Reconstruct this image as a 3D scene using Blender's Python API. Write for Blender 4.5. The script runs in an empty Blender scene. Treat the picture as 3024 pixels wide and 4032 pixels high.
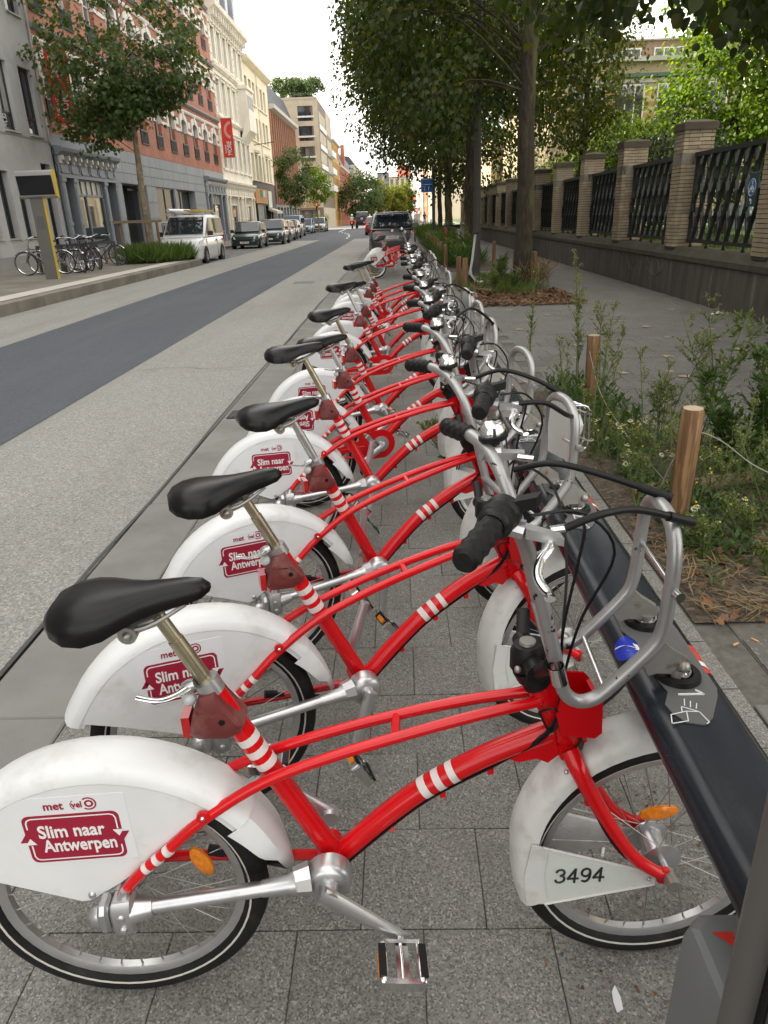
import bpy, math, random
import numpy as np
from math import sin, cos, pi, radians
from mathutils import Vector, Matrix

random.seed(7)
SC = bpy.context.scene
COL = SC.collection

# ---------------------------------------------------------------- camera
cam_data = bpy.data.cameras.new('camera')
cam_data.sensor_fit = 'VERTICAL'
cam_data.sensor_height = 36.0
cam_data.lens = 36.0 * 2815.0 / 4032.0
cam_data.clip_start = 0.05
cam_data.clip_end = 2000.0
camera = bpy.data.objects.new('camera', cam_data)
COL.objects.link(camera)
camera.matrix_world = Matrix((
    (0.9993031491, 0.0252094095, 0.0275263835, 0.0),
    (0.0157417075, 0.3840320722, -0.9231855535, 0.0),
    (-0.0338439768, 0.9229755431, 0.3833676199, 1.57),
    (0, 0, 0, 1)))
SC.camera = camera

# ---------------------------------------------------------------- sky, sun, exposure
SUN_EL = radians(38.0)
SUN_AZ = radians(82.0)            # measured from straight ahead (+Y) towards the left (-X)
sun_dir = Vector((-sin(SUN_AZ) * cos(SUN_EL), cos(SUN_AZ) * cos(SUN_EL), sin(SUN_EL)))
world = bpy.data.worlds.new('World')
SC.world = world
world.use_nodes = True
wn, wl = world.node_tree.nodes, world.node_tree.links
wn.clear()
w_out = wn.new('ShaderNodeOutputWorld')
w_bg = wn.new('ShaderNodeBackground')
w_bg.inputs['Strength'].default_value = 0.12
w_sky = wn.new('ShaderNodeTexSky')
w_sky.sky_type = 'NISHITA'
w_sky.sun_disc = False
w_sky.sun_elevation = SUN_EL
w_sky.sun_rotation = -SUN_AZ
w_sky.air_density = 1.0
w_sky.dust_density = 1.6
w_tc = wn.new('ShaderNodeTexCoord')
w_map = wn.new('ShaderNodeMapping')
w_map.inputs['Scale'].default_value = (1.0, 1.0, 2.6)
w_noise = wn.new('ShaderNodeTexNoise')
w_noise.inputs['Scale'].default_value = 1.9
w_noise.inputs['Detail'].default_value = 7.0
w_noise.inputs['Roughness'].default_value = 0.55
w_ramp = wn.new('ShaderNodeValToRGB')
w_ramp.color_ramp.elements[0].position = 0.40
w_ramp.color_ramp.elements[1].position = 0.56
w_ramp.color_ramp.elements[0].color = (0.28, 0.28, 0.28, 1)
w_ramp.color_ramp.elements[1].color = (0.92, 0.92, 0.92, 1)
w_mix = wn.new('ShaderNodeMixRGB')
w_mix.inputs['Color2'].default_value = (10.4, 9.9, 9.0, 1)
wl.new(w_tc.outputs['Generated'], w_map.inputs['Vector'])
wl.new(w_map.outputs['Vector'], w_noise.inputs['Vector'])
wl.new(w_noise.outputs['Fac'], w_ramp.inputs['Fac'])
wl.new(w_ramp.outputs['Color'], w_mix.inputs['Fac'])
wl.new(w_sky.outputs['Color'], w_mix.inputs['Color1'])
wl.new(w_mix.outputs['Color'], w_bg.inputs['Color'])
wl.new(w_bg.outputs['Background'], w_out.inputs['Surface'])

sun_data = bpy.data.lights.new('sun', 'SUN')
sun_data.energy = 5.0
sun_data.angle = radians(0.53)
sun_data.color = (1.0, 0.94, 0.84)
sun = bpy.data.objects.new('sun', sun_data)
COL.objects.link(sun)
sun.location = (-60, 30, 60)
sun.rotation_mode = 'QUATERNION'
sun.rotation_quaternion = sun_dir.to_track_quat('Z', 'Y')

SC.view_settings.view_transform = 'Standard'
SC.view_settings.look = 'None'
SC.view_settings.gamma = 1.0
SC.view_settings.use_curve_mapping = False
SC.view_settings.exposure = 1.3
SC.render.engine = 'CYCLES'
SC.cycles.use_denoising = True
SC.cycles.max_bounces = 6
SC.cycles.diffuse_bounces = 3
SC.cycles.glossy_bounces = 3
SC.cycles.transmission_bounces = 4
SC.cycles.transparent_max_bounces = 8
SC.cycles.caustics_reflective = False
SC.cycles.caustics_refractive = False
SC.cycles.sample_clamp_indirect = 6.0

# ---------------------------------------------------------------- materials
MATS = {}

def _n(nt, kind, **kw):
    n = nt.nodes.new(kind)
    for k, v in kw.items():
        n.inputs[k].default_value = v
    return n

def mat(name, col, rough=0.6, metal=0.0, var=0.12, vscale=6.0, bump=0.0, bscale=80.0,
        dirt=None, dscale=5.0, dlo=0.55, dhi=0.7, damt=1.0, spec=0.5, coat=0.0, rand=0.0,
        speck=None, spscale=300.0, spamt=1.0, world_co=True, emit=None, rvar=0.0, stretch=None, bdist=0.01, dstretch=None):
    if name in MATS:
        return MATS[name]
    m = bpy.data.materials.new(name)
    m.use_nodes = True
    nt = m.node_tree
    b = nt.nodes['Principled BSDF']
    L = nt.links
    c4 = (*col, 1.0)
    b.inputs['Base Color'].default_value = c4
    b.inputs['Roughness'].default_value = rough
    b.inputs['Metallic'].default_value = metal
    b.inputs['Specular IOR Level'].default_value = spec
    b.inputs['Coat Weight'].default_value = coat
    b.inputs['Coat Roughness'].default_value = 0.08
    if world_co:
        co = nt.nodes.new('ShaderNodeNewGeometry').outputs['Position']
    else:
        co = nt.nodes.new('ShaderNodeTexCoord').outputs['Object']
    if stretch:
        mp = nt.nodes.new('ShaderNodeMapping')
        mp.inputs['Scale'].default_value = stretch
        L.new(co, mp.inputs['Vector'])
        co = mp.outputs['Vector']
    cur = None
    if var > 0:
        nz = _n(nt, 'ShaderNodeTexNoise', Scale=vscale, Detail=6.0, Roughness=0.6)
        L.new(co, nz.inputs['Vector'])
        r = nt.nodes.new('ShaderNodeMapRange')
        r.inputs['From Min'].default_value = 0.28
        r.inputs['From Max'].default_value = 0.72
        r.inputs['To Min'].default_value = 1.0 - var
        r.inputs['To Max'].default_value = 1.0 + var
        L.new(nz.outputs['Fac'], r.inputs['Value'])
        mx = nt.nodes.new('ShaderNodeVectorMath')
        mx.operation = 'SCALE'
        mx.inputs[0].default_value = col
        L.new(r.outputs['Result'], mx.inputs['Scale'])
        cur = mx.outputs['Vector']
        if rvar > 0:
            r2 = nt.nodes.new('ShaderNodeMapRange')
            r2.inputs['To Min'].default_value = max(0.02, rough - rvar)
            r2.inputs['To Max'].default_value = min(1.0, rough + rvar)
            L.new(nz.outputs['Fac'], r2.inputs['Value'])
            L.new(r2.outputs['Result'], b.inputs['Roughness'])
    def mixin(cur, fac, col2):
        mm = nt.nodes.new('ShaderNodeMixRGB')
        if cur is None:
            mm.inputs['Color1'].default_value = c4
        else:
            L.new(cur, mm.inputs['Color1'])
        mm.inputs['Color2'].default_value = (*col2, 1)
        L.new(fac, mm.inputs['Fac'])
        return mm.outputs['Color']
    if speck:
        vz = _n(nt, 'ShaderNodeTexVoronoi', Scale=spscale)
        L.new(co, vz.inputs['Vector'])
        sep = nt.nodes.new('ShaderNodeSeparateColor')
        L.new(vz.outputs['Color'], sep.inputs['Color'])
        for i, (c2, th) in enumerate(speck):
            g = nt.nodes.new('ShaderNodeMath')
            g.operation = 'GREATER_THAN'
            L.new(sep.outputs[i % 3], g.inputs[0])
            g.inputs[1].default_value = th
            g2 = nt.nodes.new('ShaderNodeMath')
            g2.operation = 'MULTIPLY'
            L.new(g.outputs[0], g2.inputs[0])
            g2.inputs[1].default_value = spamt
            cur = mixin(cur, g2.outputs[0], c2)
    if dirt:
        nz2 = _n(nt, 'ShaderNodeTexNoise', Scale=dscale, Detail=8.0, Roughness=0.62)
        dco = co
        if dstretch:
            mp2 = nt.nodes.new('ShaderNodeMapping')
            mp2.inputs['Scale'].default_value = dstretch
            L.new(co, mp2.inputs['Vector'])
            dco = mp2.outputs['Vector']
        L.new(dco, nz2.inputs['Vector'])
        rr = nt.nodes.new('ShaderNodeMapRange')
        rr.inputs['From Min'].default_value = dlo
        rr.inputs['From Max'].default_value = dhi
        rr.inputs['To Max'].default_value = damt
        L.new(nz2.outputs['Fac'], rr.inputs['Value'])
        cur = mixin(cur, rr.outputs['Result'], dirt)
    if rand > 0:
        oi = nt.nodes.new('ShaderNodeObjectInfo')
        r = nt.nodes.new('ShaderNodeMapRange')
        r.inputs['To Min'].default_value = 1.0 - rand
        r.inputs['To Max'].default_value = 1.0 + rand
        L.new(oi.outputs['Random'], r.inputs['Value'])
        mx = nt.nodes.new('ShaderNodeVectorMath')
        mx.operation = 'SCALE'
        if cur is None:
            mx.inputs[0].default_value = col
        else:
            L.new(cur, mx.inputs[0])
        L.new(r.outputs['Result'], mx.inputs['Scale'])
        cur = mx.outputs['Vector']
    if cur is not None:
        L.new(cur, b.inputs['Base Color'])
    if bump > 0:
        nb = _n(nt, 'ShaderNodeTexNoise', Scale=bscale, Detail=5.0)
        L.new(co, nb.inputs['Vector'])
        bp = nt.nodes.new('ShaderNodeBump')
        bp.inputs['Strength'].default_value = bump
        bp.inputs['Distance'].default_value = bdist
        L.new(nb.outputs['Fac'], bp.inputs['Height'])
        L.new(bp.outputs['Normal'], b.inputs['Normal'])
    if emit:
        b.inputs['Emission Color'].default_value = (*emit[0], 1)
        b.inputs['Emission Strength'].default_value = emit[1]
    MATS[name] = m
    return m

def leaf_mat(name, c1, c2, transl=0.45, c3=None, p3=0.9):
    if name in MATS:
        return MATS[name]
    m = bpy.data.materials.new(name)
    m.use_nodes = True
    nt = m.node_tree
    L = nt.links
    nt.nodes.clear()
    out = nt.nodes.new('ShaderNodeOutputMaterial')
    geo = nt.nodes.new('ShaderNodeNewGeometry')
    ramp = nt.nodes.new('ShaderNodeValToRGB')
    ramp.color_ramp.elements[0].color = (*c1, 1)
    ramp.color_ramp.elements[1].color = (*c2, 1)
    ramp.color_ramp.elements[1].position = 0.8
    if c3:
        e = ramp.color_ramp.elements.new(p3)
        e.color = (*c2, 1)
        e = ramp.color_ramp.elements.new(min(1.0, p3 + 0.05))
        e.color = (*c3, 1)
    L.new(geo.outputs['Random Per Island'], ramp.inputs['Fac'])
    pb = nt.nodes.new('ShaderNodeBsdfPrincipled')
    pb.inputs['Roughness'].default_value = 0.45
    pb.inputs['Specular IOR Level'].default_value = 0.35
    tr = nt.nodes.new('ShaderNodeBsdfTranslucent')
    br = nt.nodes.new('ShaderNodeMixRGB')
    br.blend_type = 'MULTIPLY'
    br.inputs['Fac'].default_value = 1.0
    br.inputs['Color2'].default_value = (2.6, 2.3, 0.7, 1)
    L.new(ramp.outputs['Color'], br.inputs['Color1'])
    L.new(br.outputs['Color'], tr.inputs['Color'])
    L.new(ramp.outputs['Color'], pb.inputs['Base Color'])
    mx = nt.nodes.new('ShaderNodeMixShader')
    mx.inputs['Fac'].default_value = transl
    L.new(pb.outputs[0], mx.inputs[1])
    L.new(tr.outputs[0], mx.inputs[2])
    L.new(mx.outputs[0], out.inputs['Surface'])
    MATS[name] = m
    return m

def glass_mat(name, col=(0.02, 0.025, 0.03), rough=0.04):
    """Dark window glass: mirrors the street, shows little of the room behind."""
    m = mat(name, col, rough=rough, var=0.25, vscale=0.8, spec=0.9)
    return m

def brick_mat(name, c1, c2, mortar, bw=0.22, bh=0.065, plane='YZ', rough=0.8, msize=0.012, dirt=None):
    if name in MATS:
        return MATS[name]
    m = bpy.data.materials.new(name)
    m.use_nodes = True
    nt = m.node_tree
    L = nt.links
    b = nt.nodes['Principled BSDF']
    b.inputs['Roughness'].default_value = rough
    geo = nt.nodes.new('ShaderNodeNewGeometry')
    sep = nt.nodes.new('ShaderNodeSeparateXYZ')
    L.new(geo.outputs['Position'], sep.inputs[0])
    com = nt.nodes.new('ShaderNodeCombineXYZ')
    if plane == 'YZ':
        L.new(sep.outputs['Y'], com.inputs['X'])
    else:
        L.new(sep.outputs['X'], com.inputs['X'])
    L.new(sep.outputs['Z'], com.inputs['Y'])
    bt = nt.nodes.new('ShaderNodeTexBrick')
    bt.inputs['Color1'].default_value = (*c1, 1)
    bt.inputs['Color2'].default_value = (*c2, 1)
    bt.inputs['Mortar'].default_value = (*mortar, 1)
    bt.inputs['Scale'].default_value = 1.0
    bt.inputs['Mortar Size'].default_value = msize
    bt.inputs['Brick Width'].default_value = bw
    bt.inputs['Row Height'].default_value = bh
    L.new(com.outputs[0], bt.inputs['Vector'])
    nz = _n(nt, 'ShaderNodeTexNoise', Scale=1.2, Detail=6.0)
    L.new(geo.outputs['Position'], nz.inputs['Vector'])
    mr = nt.nodes.new('ShaderNodeMapRange')
    mr.inputs['From Min'].default_value = 0.3
    mr.inputs['From Max'].default_value = 0.7
    mr.inputs['To Min'].default_value = 0.8
    mr.inputs['To Max'].default_value = 1.15
    L.new(nz.outputs['Fac'], mr.inputs['Value'])
    sc = nt.nodes.new('ShaderNodeVectorMath')
    sc.operation = 'SCALE'
    L.new(bt.outputs['Color'], sc.inputs[0])
    L.new(mr.outputs['Result'], sc.inputs['Scale'])
    L.new(sc.outputs['Vector'], b.inputs['Base Color'])
    bp = nt.nodes.new('ShaderNodeBump')
    bp.invert = True
    bp.inputs['Strength'].default_value = 0.6
    bp.inputs['Distance'].default_value = 0.01
    L.new(bt.outputs['Fac'], bp.inputs['Height'])
    L.new(bp.outputs['Normal'], b.inputs['Normal'])
    MATS[name] = m
    return m

# ---------------------------------------------------------------- mesh building
class MB:
    """Collects shapes, then links them as one mesh object."""
    def __init__(self):
        self.v, self.f, self.mi = [], [], []
        self.m = 0
    def add(self, verts, faces):
        o = len(self.v)
        self.v.extend([tuple(p) for p in verts])
        self.f.extend([tuple(i + o for i in f) for f in faces])
        self.mi.extend([self.m] * len(faces))
        return self
    def bx(self, x0, x1, y0, y1, z0, z1):
        return self.add([(x0, y0, z0), (x1, y0, z0), (x1, y1, z0), (x0, y1, z0),
                         (x0, y0, z1), (x1, y0, z1), (x1, y1, z1), (x0, y1, z1)],
                        [(0, 3, 2, 1), (4, 5, 6, 7), (0, 1, 5, 4), (1, 2, 6, 5), (2, 3, 7, 6), (3, 0, 4, 7)])
    def cbx(self, x0, x1, y0, y1, z0, z1, c=0.01):
        """box with chamfered vertical edges and top"""
        P = [(x0 + c, y0), (x1 - c, y0), (x1, y0 + c), (x1, y1 - c), (x1 - c, y1), (x0 + c, y1), (x0, y1 - c), (x0, y0 + c)]
        cx, cy = (x0 + x1) / 2, (y0 + y1) / 2
        def sh(p, a):
            return (p[0] - math.copysign(min(a, abs(p[0] - cx)), p[0] - cx), p[1] - math.copysign(min(a, abs(p[1] - cy)), p[1] - cy))
        vs = [(*p, z0) for p in P] + [(*p, z1 - c) for p in P] + [(*sh(p, c), z1) for p in P]
        fs = [tuple(range(7, -1, -1)), tuple(range(16, 24))]
        for k in (0, 8):
            for i in range(8):
                j = (i + 1) % 8
                fs.append((k + i, k + j, k + 8 + j, k + 8 + i))
        return self.add(vs, fs)
    def obox(self, c, ax, ay, az):
        """oriented box: centre and three half-axis vectors"""
        c, ax, ay, az = Vector(c), Vector(ax), Vector(ay), Vector(az)
        vs = [c + a * ax + b * ay + d * az for d in (-1, 1) for a, b in ((-1, -1), (1, -1), (1, 1), (-1, 1))]
        return self.add(vs, [(0, 3, 2, 1), (4, 5, 6, 7), (0, 1, 5, 4), (1, 2, 6, 5), (2, 3, 7, 6), (3, 0, 4, 7)])
    def bar(self, a, b, w, t, up=(0, 0, 1)):
        a, b = Vector(a), Vector(b)
        d = b - a
        l = d.length
        d.normalize()
        s = d.cross(Vector(up))
        if s.length < 1e-4:
            s = d.cross(Vector((1, 0, 0)))
        s.normalize()
        u = s.cross(d)
        return self.obox((a + b) / 2, d * l / 2, s * w / 2, u * t / 2)
    def tube(self, path, r, n=10, closed=False, caps=True, flat=None):
        P = [Vector(p) for p in path]
        N = len(P)
        R = r if isinstance(r, (list, tuple)) else [r] * N
        T = []
        for i in range(N):
            if closed:
                t = P[(i + 1) % N] - P[i - 1]
            else:
                t = P[min(i + 1, N - 1)] - P[max(i - 1, 0)]
            T.append(t.normalized())
        ref = Vector((0, 0, 1)) if abs(T[0].z) < 0.9 else Vector((0, 1, 0))
        u = T[0].cross(ref).normalized()
        vs, fs = [], []
        for i in range(N):
            u = (u - T[i] * u.dot(T[i]))
            u.normalize()
            w = T[i].cross(u)
            for k in range(n):
                a = 2 * pi * k / n
                f2 = flat if flat else 1.0
                vs.append(P[i] + (u * cos(a) + w * sin(a) * f2) * R[i])
        for i in range(N if closed else N - 1):
            j = (i + 1) % N
            for k in range(n):
                l = (k + 1) % n
                fs.append((i * n + k, i * n + l, j * n + l, j * n + k))
        if caps and not closed:
            fs.append(tuple(range(n - 1, -1, -1)))
            fs.append(tuple((N - 1) * n + k for k in range(n)))
        return self.add(vs, fs)
    def lathe(self, prof, o=(0, 0, 0), axis=(0, 0, 1), n=20, a0=0.0, a1=2 * pi, caps=False):
        o, d = Vector(o), Vector(axis).normalized()
        u = d.cross(Vector((0, 0, 1)))
        if u.length < 1e-3:
            u = Vector((1, 0, 0))
        u.normalize()
        w = d.cross(u)
        full = abs(a1 - a0 - 2 * pi) < 1e-6
        m = n if full else n + 1
        vs, fs = [], []
        for k in range(m):
            a = a0 + (a1 - a0) * k / n
            e = u * cos(a) + w * sin(a)
            for (r, h) in prof:
                vs.append(o + e * r + d * h)
        q = len(prof)
        for k in range(n):
            l = (k + 1) % m
            for i in range(q - 1):
                fs.append((k * q + i, l * q + i, l * q + i + 1, k * q + i + 1))
        return self.add(vs, fs)
    def disc(self, o, axis, r0, r1, h, n=20):
        return self.lathe([(0.0001, -h / 2), (r0, -h / 2), (r1, h / 2), (0.0001, h / 2)], o, axis, n)
    def ball(self, c, r, n=12, m=8, sc=(1, 1, 1)):
        c = Vector(c)
        vs = [c + Vector((0, 0, -r * sc[2]))]
        for i in range(1, m):
            t = -pi / 2 + pi * i / m
            for k in range(n):
                a = 2 * pi * k / n
                vs.append(c + Vector((r * cos(t) * cos(a) * sc[0], r * cos(t) * sin(a) * sc[1], r * sin(t) * sc[2])))
        vs.append(c + Vector((0, 0, r * sc[2])))
        fs = [(0, 1 + (k + 1) % n, 1 + k) for k in range(n)]
        for i in range(m - 2):
            for k in range(n):
                l = (k + 1) % n
                fs.append((1 + i * n + k, 1 + i * n + l, 1 + (i + 1) * n + l, 1 + (i + 1) * n + k))
        e = len(vs) - 1
        fs += [(e, 1 + (m - 2) * n + k, 1 + (m - 2) * n + (k + 1) % n) for k in range(n)]
        return self.add(vs, fs)
    def prism(self, poly, h0, h1, fn):
        """poly in 2-D, extruded from h0 to h1; fn(a, b, h) -> point"""
        n = len(poly)
        vs = [fn(a, b, h0) for a, b in poly] + [fn(a, b, h1) for a, b in poly]
        fs = [tuple(range(n - 1, -1, -1)), tuple(range(n, 2 * n))]
        fs += [(i, (i + 1) % n, n + (i + 1) % n, n + i) for i in range(n)]
        return self.add(vs, fs)
    def loft(self, rings, closed=True, caps=True):
        n = len(rings[0])
        vs = [p for r in rings for p in r]
        fs = []
        for i in range(len(rings) - 1):
            for k in range(n if closed else n - 1):
                l = (k + 1) % n
                fs.append((i * n + k, i * n + l, (i + 1) * n + l, (i + 1) * n + k))
        if caps and closed:
            fs.append(tuple(range(n - 1, -1, -1)))
            fs.append(tuple((len(rings) - 1) * n + k for k in range(n)))
        return self.add(vs, fs)
    def build(self, name, mats, parent=None, smooth=35.0, loc=None):
        me = bpy.data.meshes.new(name)
        me.from_pydata([tuple(p) for p in self.v], [], self.f)
        if not isinstance(mats, (list, tuple)):
            mats = [mats]
        for m in mats:
            me.materials.append(m)
        if len(mats) > 1:
            me.polygons.foreach_set('material_index', self.mi)
        if smooth:
            me.polygons.foreach_set('use_smooth', [True] * len(me.polygons))
            me.set_sharp_from_angle(angle=radians(smooth))
        me.update()
        o = bpy.data.objects.new(name, me)
        COL.objects.link(o)
        if parent is not None:
            o.parent = parent
        if loc is not None:
            o.location = loc
        return o

def empty(name, loc=(0, 0, 0), rz=0.0):
    o = bpy.data.objects.new(name, None)
    COL.objects.link(o)
    o.location = loc
    o.rotation_euler = (0, 0, rz)
    o.empty_display_size = 0.1
    return o

def tag(o, label=None, cat=None, group=None, kind=None):
    if label:
        o['label'] = label
    if cat:
        o['category'] = cat
    if group:
        o['group'] = group
    if kind:
        o['kind'] = kind
    return o

CHILD = {}
def kids(o):
    return [c for c in bpy.data.objects if c.parent == o]

def copy_tree(o, parent=None, skip=()):
    """copy a thing with its parts and their sub-parts (mesh data shared)"""
    ch = o.children
    c = o.copy()
    COL.objects.link(c)
    c.parent = parent
    for k in ch:
        if k.name.split('.')[0] in skip:
            continue
        copy_tree(k, c, skip)
    return c

def dup(o, parent, loc=None, rot=None):
    c = o.copy()
    COL.objects.link(c)
    c.parent = parent
    if loc is not None:
        c.location = loc
    if rot is not None:
        c.rotation_euler = rot
    return c

def text(name, body, size, m, parent=None, mat4=None, align='CENTER', bold=0.0, ext=0.0006, sx=1.0, space=1.0):
    cu = bpy.data.curves.new(name, 'FONT')
    cu.body = body
    cu.size = size
    cu.align_x = align
    cu.align_y = 'CENTER'
    cu.offset = bold
    cu.extrude = ext
    cu.space_character = space
    cu.resolution_u = 3
    cu.materials.append(m)
    tmp = bpy.data.objects.new('tmp_text', cu)
    me = bpy.data.meshes.new_from_object(tmp)
    me.name = name
    bpy.data.objects.remove(tmp)
    bpy.data.curves.remove(cu)
    o = bpy.data.objects.new(name, me)
    COL.objects.link(o)
    if parent is not None:
        o.parent = parent
    if mat4 is not None:
        o.matrix_local = mat4
    if sx != 1.0:
        o.scale.x *= sx
    return o

def frame4(o, x, y):
    """4x4 with origin o, x axis x, y axis y"""
    x, y = Vector(x).normalized(), Vector(y)
    z = x.cross(y).normalized()
    y = z.cross(x)
    return Matrix(((x.x, y.x, z.x, o[0]), (x.y, y.y, z.y, o[1]), (x.z, y.z, z.z, o[2]), (0, 0, 0, 1)))

def smoothpath(pts, n=6):
    """Catmull-Rom through pts"""
    P = [Vector(p) for p in pts]
    out = []
    for i in range(len(P) - 1):
        p0 = P[max(i - 1, 0)]
        p1, p2 = P[i], P[i + 1]
        p3 = P[min(i + 2, len(P) - 1)]
        for k in range(n):
            t = k / n
            out.append(0.5 * ((2 * p1) + (p2 - p0) * t + (2 * p0 - 5 * p1 + 4 * p2 - p3) * t * t + (3 * p1 - p0 - 3 * p2 + p3) * t ** 3))
    out.append(P[-1])
    return out

GLYPH = {'1': [[(.12, .78), (.36, .98), (.36, .0)]],
         '3': [[(.06, .80), (.14, .93), (.30, .99), (.46, .93), (.53, .77), (.46, .60), (.28, .54)], [(.28, .54), (.48, .47), (.56, .28), (.48, .09), (.29, .01), (.11, .08), (.04, .24)]],
         '4': [[(.42, .0), (.42, .98), (.03, .30), (.03, .27), (.60, .27)]],
         '9': [[(.54, .68), (.48, .50), (.30, .41), (.12, .49), (.06, .69), (.12, .90), (.30, .99), (.48, .90), (.55, .66), (.53, .30), (.42, .08), (.26, .01), (.10, .09)]],
         '2': [[(.06, .76), (.12, .92), (.30, .99), (.48, .92), (.54, .75), (.46, .55), (.05, .02), (.05, .0), (.57, .0)]],
         '6': [[(.5, .9), (.32, .99), (.14, .9), (.06, .6), (.05, .34), (.12, .1), (.3, .01), (.48, .1), (.55, .3), (.48, .52), (.3, .6), (.12, .52), (.06, .34)]],
         '8': [[(.3, .54), (.1, .66), (.08, .84), (.2, .97), (.3, .99), (.42, .97), (.52, .84), (.5, .66), (.3, .54), (.08, .4), (.05, .2), (.16, .04), (.3, .01), (.46, .04), (.56, .2), (.52, .4), (.3, .54)]]}
def strokes(name, body, h, wgt, m, parent, M4):
    """digits drawn as rounded strokes, centred on M4"""
    adv = .74
    W = adv * len(body) * h
    objs = []
    b = MB()
    for i, ch in enumerate(body):
        for line in GLYPH[ch]:
            sharp = ch in '14'
            pts = [Vector((-W / 2 + (adv * i + .07 + x) * h, (y - .5) * h, 0)) for x, y in line]
            if not sharp:
                pts = smoothpath(pts, 4)
                b.tube([M4 @ p for p in pts], wgt / 2, 6)
            else:
                for k in range(len(pts) - 1):
                    d = (pts[k + 1] - pts[k]).normalized() * wgt * .3
                    b.tube([M4 @ (pts[k] - d), M4 @ (pts[k + 1] + d)], wgt / 2, 6)
    return b.build(name, m, parent, 60)
# ================================================================ GROUND
m_tile = mat('paving_tile', (0.160, 0.156, 0.144), rough=0.85, var=0.13, vscale=3.0, bump=0.25, bscale=260.0, rand=0.10,
             speck=[((0.075, 0.073, 0.067), 0.62), ((0.36, 0.345, 0.31), 0.91), ((0.235, 0.225, 0.20), 0.70)], spscale=230.0, spamt=0.7,
             dirt=(0.10, 0.093, 0.078), dscale=2.0, dlo=0.5, dhi=0.72, damt=0.6)
m_tile2 = mat('sidewalk_tile', (0.128, 0.122, 0.111), rough=0.88, var=0.16, vscale=1.6, bump=0.2, bscale=200.0, rand=0.10,
              speck=[((0.10, 0.098, 0.09), 0.7), ((0.27, 0.26, 0.245), 0.88)], spscale=120.0, spamt=0.6,
              dirt=(0.10, 0.095, 0.085), dscale=1.1, dlo=0.5, dhi=0.7, damt=0.6)
m_joint = mat('joint_sand', (0.105, 0.098, 0.084), rough=0.95, var=0.3, vscale=30)
m_conc = mat('road_concrete', (0.262, 0.258, 0.240), rough=0.9, var=0.10, vscale=0.5, bump=0.35, bscale=150.0,
             speck=[((0.15, 0.145, 0.13), 0.62), ((0.50, 0.485, 0.44), 0.86), ((0.36, 0.345, 0.31), 0.7)], spscale=95.0, spamt=0.55,
             dirt=(0.165, 0.16, 0.148), dscale=1.1, dlo=0.49, dhi=0.76, damt=0.55, dstretch=(1, .10, 1))
m_asph = mat('road_asphalt', (0.074, 0.083, 0.098), rough=0.88, var=0.12, vscale=0.4, bump=0.3, bscale=140.0,
             speck=[((0.045, 0.050, 0.06), 0.62), ((0.12, 0.13, 0.145), 0.86)], spscale=110.0, spamt=0.6,
             dirt=(0.105, 0.112, 0.122), dscale=1.4, dlo=0.48, dhi=0.75, damt=0.6, dstretch=(1, .07, 1))
m_gutter = mat('gutter_concrete', (0.20, 0.195, 0.18), rough=0.9, var=0.14, vscale=2.5, bump=0.2, bscale=150.0, rand=0.06,
               dirt=(0.12, 0.115, 0.10), dscale=2.0, dlo=0.5, dhi=0.75, damt=0.6)
m_kerb = mat('kerb_stone', (0.215, 0.195, 0.16), rough=0.9, var=0.22, vscale=1.2, bump=0.2, bscale=60.0, rand=0.08,
             dirt=(0.10, 0.09, 0.07), dscale=1.5, dlo=0.45, dhi=0.7, damt=0.7)
m_tact = mat('tactile_strip', (0.55, 0.52, 0.46), rough=0.9, var=0.1, vscale=2.0, bump=0.5, bscale=40.0,
             speck=[((0.36, 0.34, 0.30), 0.75)], spscale=60.0, spamt=0.7)
m_platf = mat('platform_paving', (0.205, 0.185, 0.155), rough=0.9, var=0.18, vscale=0.8, bump=0.2, bscale=40.0,
              dirt=(0.13, 0.115, 0.09), dscale=0.9, dlo=0.45, dhi=0.7, damt=0.7)
m_cobble = mat('cobble', (0.17, 0.17, 0.165), rough=0.85, var=0.3, vscale=6.0, bump=0.5, bscale=14.0,
               speck=[((0.10, 0.10, 0.10), 0.6), ((0.25, 0.25, 0.24), 0.75)], spscale=7.0, spamt=0.6)
m_soil = mat('bed_soil', (0.075, 0.058, 0.04), rough=1.0, var=0.4, vscale=9.0, bump=0.9, bscale=30.0,
             speck=[((0.13, 0.10, 0.065), 0.72), ((0.04, 0.032, 0.024), 0.7)], spscale=60.0, spamt=0.8)
m_white = mat('road_paint', (0.68, 0.68, 0.65), rough=0.8, var=0.15, vscale=4.0, dirt=(0.2, 0.2, 0.2), dscale=6, dlo=0.5, dhi=0.7, damt=0.7)
m_lawn = mat('lawn', (0.07, 0.11, 0.025), rough=1.0, var=0.35, vscale=5.0, bump=0.6, bscale=60)
m_ground = mat('ground', (0.16, 0.155, 0.145), rough=0.95, var=0.2, vscale=0.2)

def sheet(name, x0, x1, y0, y1, z, m, kind='structure', parent=None, div=1):
    b = MB()
    b.add([(x0, y0, z), (x1, y0, z), (x1, y1, z), (x0, y1, z)], [(0, 1, 2, 3)])
    o = b.build(name, m, parent, smooth=None)
    if parent is None:
        o['kind'] = kind
    return o

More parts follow.
